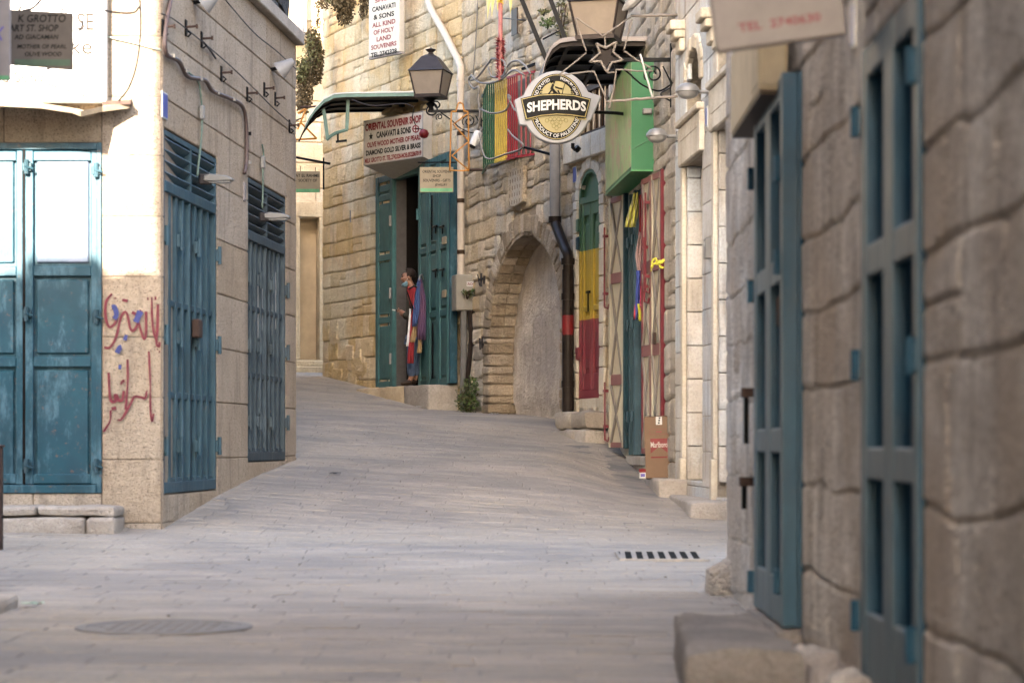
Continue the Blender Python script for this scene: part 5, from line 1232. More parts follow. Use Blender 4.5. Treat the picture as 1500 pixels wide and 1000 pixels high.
arc_text('HAND CRAFTED', 33.4, 42, 168, 108, 5.0, True); arc_text('PREMIUM QUALITY', 33.4, 42, 80, 10, 5.0, True); arc_text('PRODUCT OF PALESTINE', 33.4, 42, 203, 337, 5.4, False)
def blob(mb, pts, r): mb.tube([(q(x), -.066, q(z)) for x, z in pts], [q(v) for v in r] if isinstance(r, list) else q(r), 5, flat=1)
m_ = MB()      # shepherd figure in black line, crook, olive branches, tree
for pts, r in (([(-8, 35), (-6, 38), (-3, 37), (-4, 34)], 1.6), ([(-5, 33), (-7, 27), (-3, 22), (3, 18)], [2, 2.6, 2.4, 1]), ([(-6, 26), (-10, 21), (-13, 17)], 1.1), ([(-2, 29), (4, 27), (9, 26)], 1.2), ([(2, 24), (5, 18), (4, 12)], 1.3), ([(-3, 22), (-7, 16), (-8, 12)], 1.2),
    ([(7, 12), (9, 22), (12, 33), (15, 37), (17, 34), (15, 32)], .6), ([(-17, 15), (-14, 13), (-12, 16)], .7), ([(14, 15), (18, 15)], 1.6), ([(16, 15), (16, 11)], .6), ([(13, 11), (19, 11)], .5)): blob(m_, pts, r)
m_.build('shepherd_print', BLKP, rs, kind='stuff')
m_ = MB()
for sg in (-1, 1):
    for k in range(6): a = (sg*(25-k*.9-(k-2.5)**2*-.1), 12+k*3.6); blob(m_, [a, (a[0]-sg*2.4, a[1]+2)], [.9, .3]); blob(m_, [a, (a[0]+sg*1.4, a[1]+2.6)], [.8, .3])
m_.build('branch_print', BLKP, rs, kind='stuff')
m_ = MB()
for cx_, cz_ in ((-14, -20), (-6, -23), (0, -25), (6, -23), (14, -20), (-3, -18), (3, -18), (-9, -18), (9, -18), (0, -31), (-4, -28), (4, -28)): m_.tube([(q(cx_+2.6*cos(2*pi*k/8)), -.066, q(cz_+2.8*sin(2*pi*k/8))) for k in range(8)], q(.45), 4, closed=True)
m_.build('hop_print', plain('hop_ink', (.16, .13, .04), .6), rs, kind='stuff')
m_ = MB(); m_.tube([(q(52), .01, q(-6)), (q(88), .1, q(-6)), (q(128), .3, q(-6))], .018, 8); m_.build('bracket', BLACK, rs)
m_ = MB(); m_.tube([(q(24), 0, q(-52)), (q(24), 0, q(-58)), (q(28), 0, q(-62))], .02, 8); m_.tube([(q(28), 0, q(-58)), (q(33), .02, q(-62))], .035, 8); m_.build('socket', BLACK, rs)
m_ = MB(); m_.tube([P(765, 215, 30.3), P(806, 226, 30.0)], .018, 6); tt = thing('iron_rod', 'short dark iron rod between the cage and the rain pipe', 'rod', P(765, 215, 30.3)); m_.build('shaft', BLACK, tt, I4)
# ------------------------------------------------------------------ dark curved canopy over the green sign
cz = 4.24; Yn, Yf = 25.0, 28.0
cn = thing('canopy', 'dark brown metal canopy with curved street edge above the green box sign', 'canopy', (1.0, 26.2, cz-.3))
prof = [(1.47, cz), (.62, cz), (.50, cz-.02), (.42, cz-.08), (.365, cz-.18), (.335, cz-.27), (.32, cz-.38)]
sh = lambda Y: -.055*(Y-Yn)
def canopy_strip(off, th, y0, y1, mt, nm):
    m_ = MB(); v = []
    for yy in (y0, y1):
        for (x, z) in prof: v.append((x+sh(yy), yy, z+off))
        for (x, z) in prof: v.append((x+sh(yy), yy, z+off-th))
    n = len(prof); f = []
    for i in range(n-1): f += [(i, i+1, 2*n+i+1, 2*n+i), (n+i+1, n+i, 3*n+i, 3*n+i+1), (i+1, i, n+i, n+i+1), (2*n+i, 2*n+i+1, 3*n+i+1, 3*n+i)]
    f += [(0, 2*n, 3*n, n), (n-1, 2*n-1, 4*n-1, 3*n-1)]
    m_.add(v, f); return m_.build(nm, mt, cn, I4, rec=True)
canopy_strip(0, .015, Yn, Yf, DARKM, 'roof_sheet')
canopy_strip(.012, .045, Yn-.03, Yn-.002, GREYB, 'edge_trim'); canopy_strip(-.02, .06, Yn+.003, Yn+.05, DARKM, 'front_rib')
for yy in (25.7, 26.4, 27.1, 27.8): canopy_strip(-.016, .04, yy, yy+.05, BLACK, 'rib')
for x in (.6, 1.0, 1.38): m_ = MB(); beam(m_, (x, Yn+.05, cz-.04), (x+sh(Yf), Yf-.01, cz-.04), .04, .04); m_.build('purlin', DARKM, cn, I4)
for k, (a, b) in enumerate((((752, -30), (802, 92)), ((799, -20), (832, 68)))):
    m_ = MB(); beam(m_, P(*a, 27.6), P(*b, 27.6), .05, .05); m_.build('stay_rod', BLACK, cn, I4)
m_ = MB(); m_.tube([P(795, 58, 25.2), P(820, 45, 25.2)], .01, 5); m_.build('hook', BLACK, cn, I4)
# ------------------------------------------------------------------ souvenir shop house
random.seed(71)
sh_ = thing('stone_building', 'golden stone souvenir shop house with tall green double doors standing open', 'building', (-1.8, 37, .9))
Q = (SH.lx(577), SH.lx(617)); qz0 = .86; qz1 = 4.12
B1 = ('r', Q[0], Q[1], qz0, qz1, .9)
wall_sheet(SH, sh_, 0, SH.L, -.5, 8.0, [B1], S_MORTG, y=.03, depth=.95, body=3.0)
stone_wall(SH, sh_, 0, SH.L, .2, 7.2, (.23, .35), (.25, .55), S_SHOP, [B1], warp=.014, puff=.010, gap=(.022, .009), tvar=1.2, drop=.3, seed=33, split=.08, depth=.05, edge=.025)
m_ = MB(); m_.box(Q[0], Q[1], .86, .9, qz0, qz1); m_.build('painted_shade', DARK, sh_, SH.M)
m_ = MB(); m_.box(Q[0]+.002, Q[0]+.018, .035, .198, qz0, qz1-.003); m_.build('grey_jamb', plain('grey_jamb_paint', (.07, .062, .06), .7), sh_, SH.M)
m_ = MB(); m_.box(Q[0]+.002, Q[0]+.02, .2, .858, qz0, qz1-.003); m_.box(Q[1]-.02, Q[1]-.002, .13, .858, qz0, qz1-.003); m_.box(Q[0]+.02, Q[1]-.02, .13, .858, qz1-.02, qz1-.003); m_.box(Q[0]+.02, Q[1]-.02, .5, .858, qz0, qz0+.01); m_.build('shade_lining', DARK, sh_, SH.M)  # black lining added to paint the shop interior unlit
m_ = MB(); m_.box(Q[0]-.06, Q[0]+.02, -.02, .03, qz0, qz1, ch=.008); m_.box(Q[1]-.03, Q[1]+.06, -.02, .12, qz0, qz1, ch=.008); m_.box(Q[0]+.03, Q[1]-.03, -.02, .12, qz1-.1, qz1, ch=.008); m_.build('door_frame', SHOPT, sh_, SH.M)
m_ = MB(); xg = Q[0]+.45; m_.box(xg, xg+.05, .3, .36, qz0, qz1-.02); m_.box(xg+.05, Q[1], .3, .36, 2.65, 2.75); m_.box(xg+.05, Q[1], .3, .36, qz0, qz0+.1); m_.box(Q[1]-.3, Q[1]-.25, .3, .36, qz0+.1, 2.65); m_.build('inner_door', BROWN, sh_, SH.M)
m_ = MB(); m_.box(xg+.052, Q[1], .325, .335, 2.752, qz1-.02); m_.build('pane', GLASSM, sh_, SH.M)
def leaf(W, x0, x1, z0, z1, cols, par, mat, extra=True):
    m_ = MB(); m_.box(x0, x1, 0, .04, z0, z1, ch=.004); dr = m_.build('door', mat, par, W.M); cw = (x1-x0)/cols
    rz = [z0+.03, z0+1.02*1, z0+1.98, z0+2.9, z1-.04]; rz = [z for z in rz if z < z1-.2]+[z1-.05]
    for c in range(cols):
        a = x0+c*cw; s_ = cw*.17
        m_ = MB(); m_.box(a+.004, a+s_, -.03, -.0005, z0, z1, ch=.006); m_.box(a+cw-s_, a+cw-.004, -.03, -.0005, z0, z1, ch=.006); m_.build('stile', mat, dr, W.M)
        for k, zz in enumerate(rz): m_ = MB(); m_.box(a+s_+.001, a+cw-s_-.001, -.026, -.0005, zz-.05, zz+.05, ch=.008); m_.build('rail', mat, dr, W.M)
        for za, zb in zip(rz, rz[1:]): m_ = MB(); m_.box(a+s_+.03, a+cw-s_-.03, -.02, -.0005, za+.09, zb-.09, ch=.012); m_.build('panel', mat, dr, W.M)
    return dr
dl = leaf(SH, SH.lx(548, .05), SH.lx(573, .05), qz0+.02, qz1, 1, sh_, SHOPT)
dl_x = Wall(SH.w(SH.lx(573, .05), 0, .12).xy[:], SH.w(Q[0], 0, .02).xy[:])
h0 = (P(615, 0, 35.45).x, 35.45); h1 = (P(659, 0, 33.95).x, 33.95); RL = Wall(h0, h1)
dr_ = leaf(RL, 0, RL.L, qz0+.0, qz1+.03, 3, sh_, SHOPT)
m_ = MB(); m_.box(RL.L+.001, RL.L+.07, -.02, .09, qz0, qz1+.03, ch=.005); m_.build('leaf_edge', TEAL, dr_, RL.M)
for (W_, d_, xx, lo, hi) in ((RL, dr_, RL.L*.55, .95, 1.75), (RL, dr_, RL.L*.52, 2.95, 3.6)):
    m_ = MB(); m_.tube([(xx, -.05, lo), (xx, -.05, hi)], .014, 6); m_.build('bolt_rod', BLACK, d_, W_.M)
for px, py in ((649, 332), (649, 395), (639, 332), (639, 396)):
    xx, zz = RL.at(px, py, .04); m_ = MB(); m_.tube([(xx-.09, -.06, zz), (xx+.09, -.06, zz)], .02, 6); m_.tube([(xx, -.05, zz+.02), (xx+.03, -.06, zz-.05), (xx, -.05, zz-.1)], .012, 5); m_.build('latch', BLACK, dr_, RL.M)
for px, py in ((650, 353), (650, 431)):
    xx, zz = RL.at(px, py, .04); m_ = MB(); m_.box(xx-.07, xx+.12, -.05, -.031, zz-.05, zz+.06, ch=.01); m_.build('wood_patch', WOODP, dr_, RL.M)
for W_, d_, xx in ((SH, dl, SH.lx(571, .05)), (RL, dr_, .03)):
    for zz in (1.3, 2.3, 3.4): m_ = MB(); m_.tube([(xx, -.045, zz-.08), (xx, -.045, zz+.08)], .02, 8); m_.build('hinge', GREYP if W_ is SH else SHOPT, d_, W_.M)
# step
t = thing('stone_step', 'long pale stone doorstep in front of the souvenir shop doors', 'step', SH.w(Q[0], .5, .3), SH.th)
for k, (pa, pb) in enumerate(((521, 591), (591, 628))):
    x0, x1 = SH.lx(pa, .5), SH.lx(pb, .5); m_ = MB(); m_.rock(x0+.004, x1-.004, -.5, -.045, .2, .84, tint=.3-.8*k, r=.02, amp=.012, seed=k); m_.build('block', S_STEP if k else S_BACK, t, SH.M, smooth=40)
m_ = MB(); m_.box(Q[0]-.06, Q[1]+.1, -.05, .8, .7, .858, ch=.01); m_.build('sill', S_STEP, sh_, SH.M)
# rough boulders at the foot of the wall, left of the doors
for k in range(9):
    lx = SH.lx(480)+(SH.lx(548)-SH.lx(480))*random.random(); pz = gz(*SH.w(lx, 0).xy)+random.uniform(0, .75); s_ = random.uniform(.16, .26)
    m_ = MB(); stone_piece(m_, lx-s_, lx+s_, pz-s_*.7, pz+s_*.7, .05, .07, [], k*3.1, random.uniform(-1, 1), depth=.05, edge=.03); m_.build('rough_stone', S_SHOP, sh_, SH.M, smooth=30)
# small fittings
for px, py, w_, h_, lab in ((514, 317, .05, .19, 'narrow white plate on the golden wall left of the shop doors'), (439, 311, .08, .15, 'little blue plate on the pale wall by the recessed doorway')):
    if px > 500: plaque(SH, px, py, w_, h_, lab, GREYB, WHT)
x, z = SH.at(583, 168); t = thing('carved_bracket', 'weathered carved stone bracket between awning and plaque sign', 'carving', SH.w(x, z, 0), SH.th)
for k in range(3): m_ = MB(); m_.box(-.26, .26, -.10-.04*k, .0, -.10+.07*k, -.04+.07*k, ch=.02); m_.build('moulding', S_BACK, t, Matrix.Translation(t.location) @ Matrix.Rotation(SH.th, 4, 'Z') @ Matrix.Rotation(-.12, 4, 'Y'))
x, z = SH.at(505, 62); m_ = MB()
# signs of the shop
W = Wall(P(540, 0, 36.0).xy[:], P(585, 0, 35.45).xy[:]); zt, zb = 6.95, (650-84)*36/F
t = thing('plaque_sign', 'tall white sign with red and black lettering ending in TEL.2742328', 'sign', W.w(0, zb), W.th)
m_ = MB(); m_.box(0, W.L, 0, .1, zb, zt, ch=.008); m_.build('board', OFFW, t, W.M)
m_ = MB(); m_.box(-.02, W.L+.02, .02, .08, zb-.03, zb-.001); m_.build('frame', GREYB, t, W.M)
cxw = W.L/2
for s_, py, hh, ww, mt in (('SHOP', -1, 6, 26, REDP), ('CANAVATI', 11, 7.5, 34, BLKP), ('& SONS', 23, 7.5, 30, BLKP), ('ALL KIND', 34.5, 7, 34, REDP), ('OF HOLY', 45.5, 7, 30, REDP), ('LAND', 56, 7, 21, REDP), ('SOUVENIRS', 67, 7, 37, REDP), ('TEL.2742328', 78, 7, 38, BLKP)):
    x, z = W.at(562.5, py); text_mb(s_, ww/45*W.L, hh*35.7/F, cxw, z, -.003, bold=.03).build('lettering', mt, t, W.M)
SG = Wall(P(533, 0, 36.0).xy[:], P(620, 0, 34.9).xy[:]); zb, zt = 4.19, 4.86
t = thing('box_sign', 'cream souvenir shop box sign in red and black lettering over the open doors', 'sign', SG.w(0, zb), SG.th)
m_ = MB(); m_.prism_x([(0, zb), (.55, zb-.16), (.55, zt), (0, zt)], 0, SG.L); m_.build('box', OFFW, t, SG.M, rec=True)
m_ = MB(); 
for a in ((0, .012, zb, zt), (SG.L-.012, SG.L, zb, zt), (0.012, SG.L-.012, zb, zb+.012), (.012, SG.L-.012, zt-.012, zt)): m_.box(a[0], a[1], -.006, -.0005, a[2], a[3])
m_.build('frame', GREYB, t, SG.M)
hz_ = zt-zb
for s_, f_, hh, xa, xb, mt in (('ORIENTAL SOUVENIR SHOP', .84, .17, .03, .97, REDP), ('CANAVATI & SONS', .635, .145, .22, .80, BLKP), ('OLIVE WOOD MOTHER OF PEARL', .44, .12, .06, .96, REDP), ('DIAMOND GOLD SILVER & BRASS', .265, .12, .04, .96, BLKP), ('MILK GROTTO ST. TEL.2742328-MOB.0522867019', .095, .115, .02, .97, REDP)):
    text_mb(s_, (xb-xa)*SG.L, hh*hz_, (xa+xb)/2*SG.L, zb+f_*hz_, -.004, bold=.045).build('lettering', mt, t, SG.M)
m_ = MB(); star_ = [(.125*SG.L+(.055 if k % 2 == 0 else .024)*sin(2*pi*k/10), zb+.625*hz_+(.06 if k % 2 == 0 else .026)*cos(2*pi*k/10)) for k in range(10)]
m_.prism(star_[::-1], -.005, -.001); m_.build('star_print', BLKP, t, SG.M, rec=True)
# red paper lantern decorations and cord over the sign
wire('cable', 'thin cable drooping under the shop awning to the box sign', [P(515, 146, 34.9), P(545, 155, 34.8), (P(590, 152, 34.7)), P(606, 157, 34.7)], .008, WIREK)
t = thing('red_ornament', 'dark red ball ornament hanging at the right edge of the shop box sign', 'ornament', P(621, 196, 34.3)); m_ = MB(); m_.lathe([(.01, -.07), (.05, -.055), (.075, 0), (.05, .05), (.01, .065)], P(621, 196, 34.3), 12); m_.build('ball', REDT, t, I4, smooth=60); m_ = MB(); m_.tube([P(608, 188, 34.3), P(614, 189, 34.3), P(621, 190, 34.3)], .008, 5); m_.build('cord', BLACK, t, I4)
t = thing('red_ornament', 'openwork red star ornament hanging in front of the word SHOP', 'ornament', P(609, 189, 34.5)); c = P(609, 189, 34.5); m_ = MB(); m_.tube([c+Vector((.045*cos(a*pi/4), 0, .05*sin(a*pi/4))) for a in range(8)], .01, 5, closed=True); m_.tube([c+Vector((-.04, 0, 0)), c+Vector((.04, 0, 0))], .008, 5); m_.tube([c+Vector((0, 0, -.05)), c+Vector((0, 0, .05))], .008, 5); m_.build('ring', REDP, t, I4)
m_ = MB(); m_.tube([P(606, 158, 34.5), P(604, 172, 34.5), P(609, 184, 34.5)], .008, 5); m_.build('cord', BLACK, t, I4)
# shop awning
cn = thing('awning', 'green-edged curved awning above the souvenir shop box sign', 'awning', P(560, 160, 35.6))
X = lambda px, Y=35.0: P(px, 0, Y).x
zc = (650-139)*35/F
prof = [(X(655), zc+.02), (X(505), zc), (X(489), zc-.015), (X(474), zc-.09), (X(462), zc-.21), (X(453), zc-.34), (X(447), zc-.46)]
def aw_strip(off, th, y0, y1, mt, nm, tp=0):
    m_ = MB(); v = []; n = len(prof)
    for yy in (y0, y1):
        k = (yy-35)/2.0; xw = lambda x: x-.30*k if x < -2.0 else x-.9*k*.9
        for (x, z) in prof: v.append((xw(x), yy, z+off))
        for (x, z) in prof: v.append((xw(x), yy, z+off-th))
    f = []
    for i in range(n-1): f += [(i, i+1, 2*n+i+1, 2*n+i), (n+i+1, n+i, 3*n+i, 3*n+i+1), (i+1, i, n+i, n+i+1), (2*n+i, 2*n+i+1, 3*n+i+1, 3*n+i)]
    f += [(0, 2*n, 3*n, n), (n-1, 2*n-1, 4*n-1, 3*n-1)]
    m_.add(v, f); return m_.build(nm, mt, cn, I4, rec=True)
AWN = plain('awning_underside_metal', (.12, .10, .075), .6, .2, .25); GRT = plain('grey_green_trim', (.10, .17, .14), .5, 0, .2)
aw_strip(.0, .015, 35.0, 36.7, AWN, 'roof_sheet'); aw_strip(.012, .05, 34.96, 34.998, GRT, 'edge_trim'); aw_strip(.03, .016, 34.95, 35.1, WHITEB, 'top_flashing')
for yy in (35.5, 36.0, 36.5): aw_strip(-.016, .035, yy, yy+.04, BLACK, 'rib')
m_ = MB()
for a, b in (((474, 160), (480, 203)), ((510, 146), (508, 190))): beam(m_, P(*a, 35.2), P(*b, 35.2), .05, .05)
m_.tube(smooth_path([P(478, 205, 35.2), P(490, 196, 35.2), P(509, 190, 35.2)], 4), .025, 6); m_.build('side_frame', GRT, cn, I4)
m_ = MB(); beam(m_, P(492, 208, 35.3), P(508, 206, 35.3), .05, .03); m_.tube([P(495, 192, 35.3), P(495, 208, 35.3)], .014, 6); m_.build('foot_bracket', BLACK, cn, I4)
# hanging signs, iron rods
def hang_sign(lab, px0, py0, px1, py1, Y, mt, lines, strip=None, ink=BLKP, wires=()):
    a = P(px0, py1, Y); b = P(px1, py0, Y); t = thing('hanging_sign', lab, 'sign', ((a.x+b.x)/2, Y, a.z)); m_ = MB(); m_.box(a.x, b.x, Y-.015, Y+.015, a.z, b.z, ch=.004); m_.build('board', mt, t, I4)
    for s_, px, py, w_, h_ in lines: c = P(px, py, Y); text_mb(s_, w_*Y/F, h_*Y/F, c.x, c.z, Y-.018, bold=.015).build('lettering', ink, t, I4)
    if strip: c0 = P(px0+1, strip[1], Y); c1 = P(px1-1, strip[0], Y); m_ = MB(); m_.box(c0.x, c1.x, Y-.0175, Y-.0155, c0.z, c1.z); m_.build('green_strip', GRNSTRIP, t, I4)
    for p, q_ in wires: m_ = MB(); m_.tube([P(*p, Y), P(*q_, Y)], .006, 5); m_.build('hanging_wire', WIREK, t, I4)
    return t
t = hang_sign('tan hanging sign reading SOUVENIRS - GIFTS JEWELRY beside the shop doors', 615, 245, 664, 282, 33.3, SIGNT, [('ORIENTAL SOUVENIR', 640, 251.5, 42, 4.2), ('SHOP', 640, 258, 12, 4), ('SOUVENIRS - GIFTS', 640, 264.5, 40, 4.2), ('JEWELRY', 646, 271.5, 18, 4.2)], (276, 281), wires=(((620, 245), (622, 238)), ((658, 245), (657, 238))))
m_ = MB(); m_.tube([P(612, 238, 33.3), P(668, 238, 33.3)], .01, 6); m_.build('rod', BLACK, t, I4)
t = hang_sign('tan hanging sign half hidden behind the left building corner', 418, 251, 469, 282, 38.2, SIGNT, [('SAT EL RAHME', 449, 257.5, 37, 4.5), ('SOCIETY OF', 451, 264.5, 27, 4.2)], (277, 282), wires=(((462, 251), (462, 245)), ((440, 251), (440, 243))))
t = thing('iron_rod', 'thin iron rod with upright end holding the half-hidden tan sign', 'rod', P(475, 240, 38.2)); m_ = MB(); m_.tube([P(425, 229, 38.2), P(484, 240, 38.2)], .02, 6); m_.tube([P(474, 231, 38.2), P(474, 278, 38.2)], .014, 6); m_.build('shaft', BLACK, t, I4)
t = thing('iron_rod', 'rusty rod sticking out of the golden wall beside the hanging plant', 'rod', SH.pt(447, 156, .2)); m_ = MB(); m_.tube([P(440, 157, 38.0), P(466, 156, 38.0)], .016, 6); m_.build('shaft', RUSTY, t, I4)
wire('iron_rod', 'long dark hanging rail to the right of the orange lantern frame', [P(688, 249, 32.9), P(700, 249, 32.9), P(717, 250, 32.9)], .018, RUSTY, cat='rod')
# cream downpipe, meter box and grey conduits
t = thing('downpipe', 'cream downpipe bending down the corner of the souvenir shop', 'pipe', SH.pt(674, 400, .12))
pz_ = [SH.pt(622, -15, .1), SH.pt(630, 12, .1), SH.pt(650, 47, .1), SH.pt(671, 88, .1), SH.pt(675, 100, .12), SH.pt(675, 115, .12)]; q9 = SH.pt(675, 115, .12); q8 = SH.pt(675, 404, .12); q8.x, q8.y = q9.x, q9.y
m_ = MB(); m_.tube(pz_, .05, 12); m_.build('sloping_length', PIPEC, t, I4, smooth=40); m_ = MB(); m_.tube([q9, q8], .052, 12); m_.build('straight_length', PIPEC, t, I4, smooth=40)
for f_ in (.0, .03, .28, .62, .88): p = q9.lerp(q8, f_); m_ = MB(); m_.tube([p-Vector((0, 0, .03)), p+Vector((0, 0, .03))], .062 if f_ < .1 else .056, 12); m_.build('collar', PIPEC if f_ < .1 else BROWN, t, I4, smooth=40)
c = P(679, 429, 33.55); t = thing('meter_box', 'grey metal meter box with a red UNION label at the corner below the downpipe', 'box', c, .25)
m_ = MB(); m_.box(-.135, .135, -.12, .16, -.25, .25, ch=.012); m_.build('casing', UTIL, t); m_ = MB(); m_.box(-.01, .12, -.126, -.121, -.22, .22, ch=.003); m_.build('lid', UTIL, t)
m_ = MB(); m_.box(.015, .12, -.1285, -.1265, .085, .15); m_.build('label', WHT, t); text_mb('UNION', .095, .045, .067, .118, -.1295, bold=.03).build('lettering', REDP, t)
for k, (pts, r) in enumerate(((((679, 455), (679, 520), (678, 600)), .045), (((688, 455), (690, 500), (684, 560), (683, 600)), .036), (((693, 455), (697, 520), (695, 552)), .03))):
    tt = thing('conduit', ('thick grey conduit running down from the meter box', 'dark conduit bending beside the thick grey one', 'thin dark conduit right below the meter box')[k], 'pipe', P(*pts[-1], 33.5)); m_ = MB(); m_.tube(smooth_path([P(*p, 33.5) for p in pts], 4), r, 8); m_.build('tube', (PIPEB if k else plain('conduit_grey', (.11, .105, .10), .6)), tt, I4, smooth=40)
# white security camera
t = thing('security_camera', 'white security camera pointing down beside the cream downpipe', 'camera', P(697, 200, 32.8)); a, b = P(702, 194, 32.8), P(692, 214, 32.75)
m_ = MB(); m_.tube([a, a.lerp(b, .1), b.lerp(a, .12), b], [.055, .065, .06, .05], 14); m_.build('body', WHT, t, I4, smooth=40); m_ = MB(); m_.tube([b, b+(b-a)*.1], [.048, .04], 12); m_.build('lens', BLACK, t, I4); m_ = MB(); m_.tube([a, P(706, 188, 33.0)], .02, 6); m_.build('arm', GREYP, t, I4)
# ------------------------------------------------------------------ back house with recessed doorway
random.seed(81)
bk = thing('stone_building', 'pale gold house at the far end with a narrow recessed doorway', 'building', (-4.2, 43, 1.3))
e0, e1 = BK.lx(439), BK.lx(467); bz0, bz1 = BK.z(450, 527), BK.z(450, 320); OB = ('r', e0, e1, bz0, bz1, .28)
wall_sheet(BK, bk, 0, BK.L+.5, 0, 13, [OB], S_MORTG, y=.02, depth=.55, body=2)  # raised out of view so its sunlit top bounces light into the street
stone_wall(BK, bk, 0, BK.L+.5, 1.0, 9.0, (.32, .48), (.5, .9), S_BACK, [OB], warp=.02, puff=.014, gap=.012, seed=43, depth=.04, edge=.015)
m_ = MB(); m_.box(e0, e1, .24, .28, bz0, bz1); m_.build('door', plain('sandy_blocked_door', (.56, .42, .26), .9, 0, .15, 3), bk, BK.M)
m_ = MB(); m_.box(e0-.3, e1+.15, -.3, .0, bz0-.45, bz0-.12, ch=.02); m_.build('doorstep', S_BACK, bk, BK.M); m_ = MB(); m_.box(e0-.1, e1+.1, -.08, .5, bz0-.12, bz0-.005, ch=.02); m_.build('sill', S_BACK, bk, BK.M)
for x0_, x1_ in ((e0-.2, e0-.004), (e1+.004, e1+.2)): m_ = MB(); m_.box(x0_, x1_, -.05, .02, bz0, bz1+.02, ch=.01); m_.build('jamb', S_BACK, bk, BK.M)
m_ = MB(); m_.box(e0-.2, e1+.2, -.055, .02, bz1+.022, bz1+.30, ch=.01); m_.build('lintel', S_BACK, bk, BK.M)
plaque(BK, 439, 311, .09, .2, 'little blue plate on the pale wall above the recessed doorway')
t = thing('roof_duct', 'tall beige square duct on the far pale wall behind the low left building', 'duct', BK.pt(437, 52, .2)); m_ = MB(); x = BK.lx(437, .2); z = BK.z(437, 50, .2); m_.box(x-.12, x+.08, -.3, -.03, z, 9, ch=.01); m_.build('shaft', GREYB, t, BK.M); m_ = MB(); m_.box(x-.14, x+.11, -.32, -.02, z-.04, z+.0, ch=.006); m_.build('rim', GREYP, t, BK.M)
m_ = MB(); m_.box(x+.09, x+.14, -.25, -.05, z+.03, 9); m_.build('side_strip', PIPEC, t, BK.M)
# yellow wire star beyond the left building corner
t = thing('wire_star', 'yellow wire star decoration peeking out beyond the left building', 'decoration', P(447, 190, 37.4)); m_ = MB()
for a, b in (((436, 190), (448, 160)), ((436, 166), (447, 160)), ((441, 180), (464, 203)), ((464, 203), (425, 205))): m_.tube([P(*a, 37.4), P(*b, 37.4)], .016, 6)
m_.build('tube_outline', ORNG, t, I4); m_ = MB(); m_.tube([P(425, 180, 37.42), P(445, 172, 37.42)], .012, 5); m_.build('cross_wire', WIREK, t, I4)
# ------------------------------------------------------------------ plants
def leafy(name, label, cat, groups, mats, stems=True, hang=False):
    """groups: (centre, radii, count, size, matindex)"""
    c0 = groups[0][0]; t = thing(name, label, cat, (c0.x, c0.y, c0.z-groups[0][1][2]*(0 if hang else 1)))
    byk = {}
    for (c, r, n, s_, mi) in groups:
        mb = byk.setdefault(mi, MB())
        for i in range(n):
            while True:
                d = Vector((random.uniform(-1, 1), random.uniform(-1, 1), random.uniform(-1, 1)))
                if d.length < 1: break
            p = c+Vector((d.x*r[0], d.y*r[1], d.z*r[2])); a = Vector((random.gauss(0, 1), random.gauss(0, 1), random.gauss(0, .6)+(-1.2 if hang else .3))).normalized(); b = a.orthogonal().normalized(); b.rotate(Matrix.Rotation(random.uniform(0, 6.3), 3, a)); k = s_*random.uniform(.5, 1.3)
            mb.add([p, p+a*k*.5+b*k*.28, p+a*k, p+a*k*.5-b*k*.28], [(0, 1, 2, 3)])
    for mi, mb in byk.items(): mb.build('foliage', mats[mi], t, I4, kind='stuff')
    m_ = MB()
    for i in range(7):
        c, r = groups[i % len(groups)][:2]; m_.tube([c+Vector((0, .1, r[2]*.9 if hang else -r[2])), c+Vector((random.uniform(-.5, .5)*r[0], 0, 0)), c+Vector((random.uniform(-.8, .8)*r[0], 0, (-1 if hang else 1)*r[2]*.7))], .008, 4)
    m_.build('stem', BROWN, t, I4, kind='stuff'); return t
mm = [LEAF, OLIV, DRY]
G = lambda px, py, Y, rx, ry, rz, n, s_, mi: (P(px, py, Y), (rx, ry, rz), n, s_, mi)
leafy('green_shrub', 'small green bush growing at the foot of the corner under the meter box', 'shrub', [G(686, 590, 33.1, .17, .14, .16, 420, .045, 0), G(690, 568, 33.2, .12, .1, .16, 260, .045, 0), G(684, 583, 33.05, .16, .13, .22, 160, .045, 1)], mm)
leafy('green_sprig', 'trailing green sprig across the front of the meter box', 'plant', [G(688, 428, 33.35, .12, .03, .04, 60, .05, 0), G(684, 432, 33.35, .08, .03, .06, 20, .05, 1)], mm)
leafy('dry_creeper', 'tall dry olive and brown creeper hanging at the left end of the shop wall', 'plant', [G(459, 60, 38.6, .12, .15, .25, 500, .06, 2), G(462, 90, 38.6, .13, .15, .40, 1200, .06, 2), G(458, 75, 38.5, .15, .15, .35, 350, .055, 1), G(446, 125, 38.4, .14, .15, .45, 1100, .06, 2), G(443, 100, 38.3, .12, .12, .22, 400, .055, 1), G(441, 148, 38.3, .09, .1, .2, 300, .055, 2)], mm, hang=True)
leafy('dry_creeper', 'dense dry brown creeper hanging from the top edge above the shop wall', 'plant', [G(502, 2, 37.3, .20, .15, .18, 800, .055, 2), G(505, 18, 37.4, .13, .12, .22, 600, .055, 2), G(495, -4, 37.3, .2, .12, .12, 300, .055, 1)], mm, hang=True)
leafy('dry_creeper', 'wispy dry creeper next to the top of the tall white sign', 'plant', [G(535, 2, 36.5, .1, .08, .16, 260, .05, 2), G(531, 16, 36.5, .06, .05, .12, 100, .045, 2)], mm, hang=True)
leafy('dry_creeper', 'sparse dry twigs at the top left corner of the golden wall', 'plant', [G(472, 4, 38.8, .14, .08, .12, 200, .05, 2), G(466, 28, 38.9, .05, .05, .2, 90, .04, 2)], mm, hang=True)
leafy('green_tuft', 'little green tuft growing from the upper wall left of the canopy rods', 'plant', [G(802, 34, 29.8, .10, .06, .06, 90, .05, 0), G(797, 18, 29.8, .08, .05, .03, 50, .05, 1)], mm)
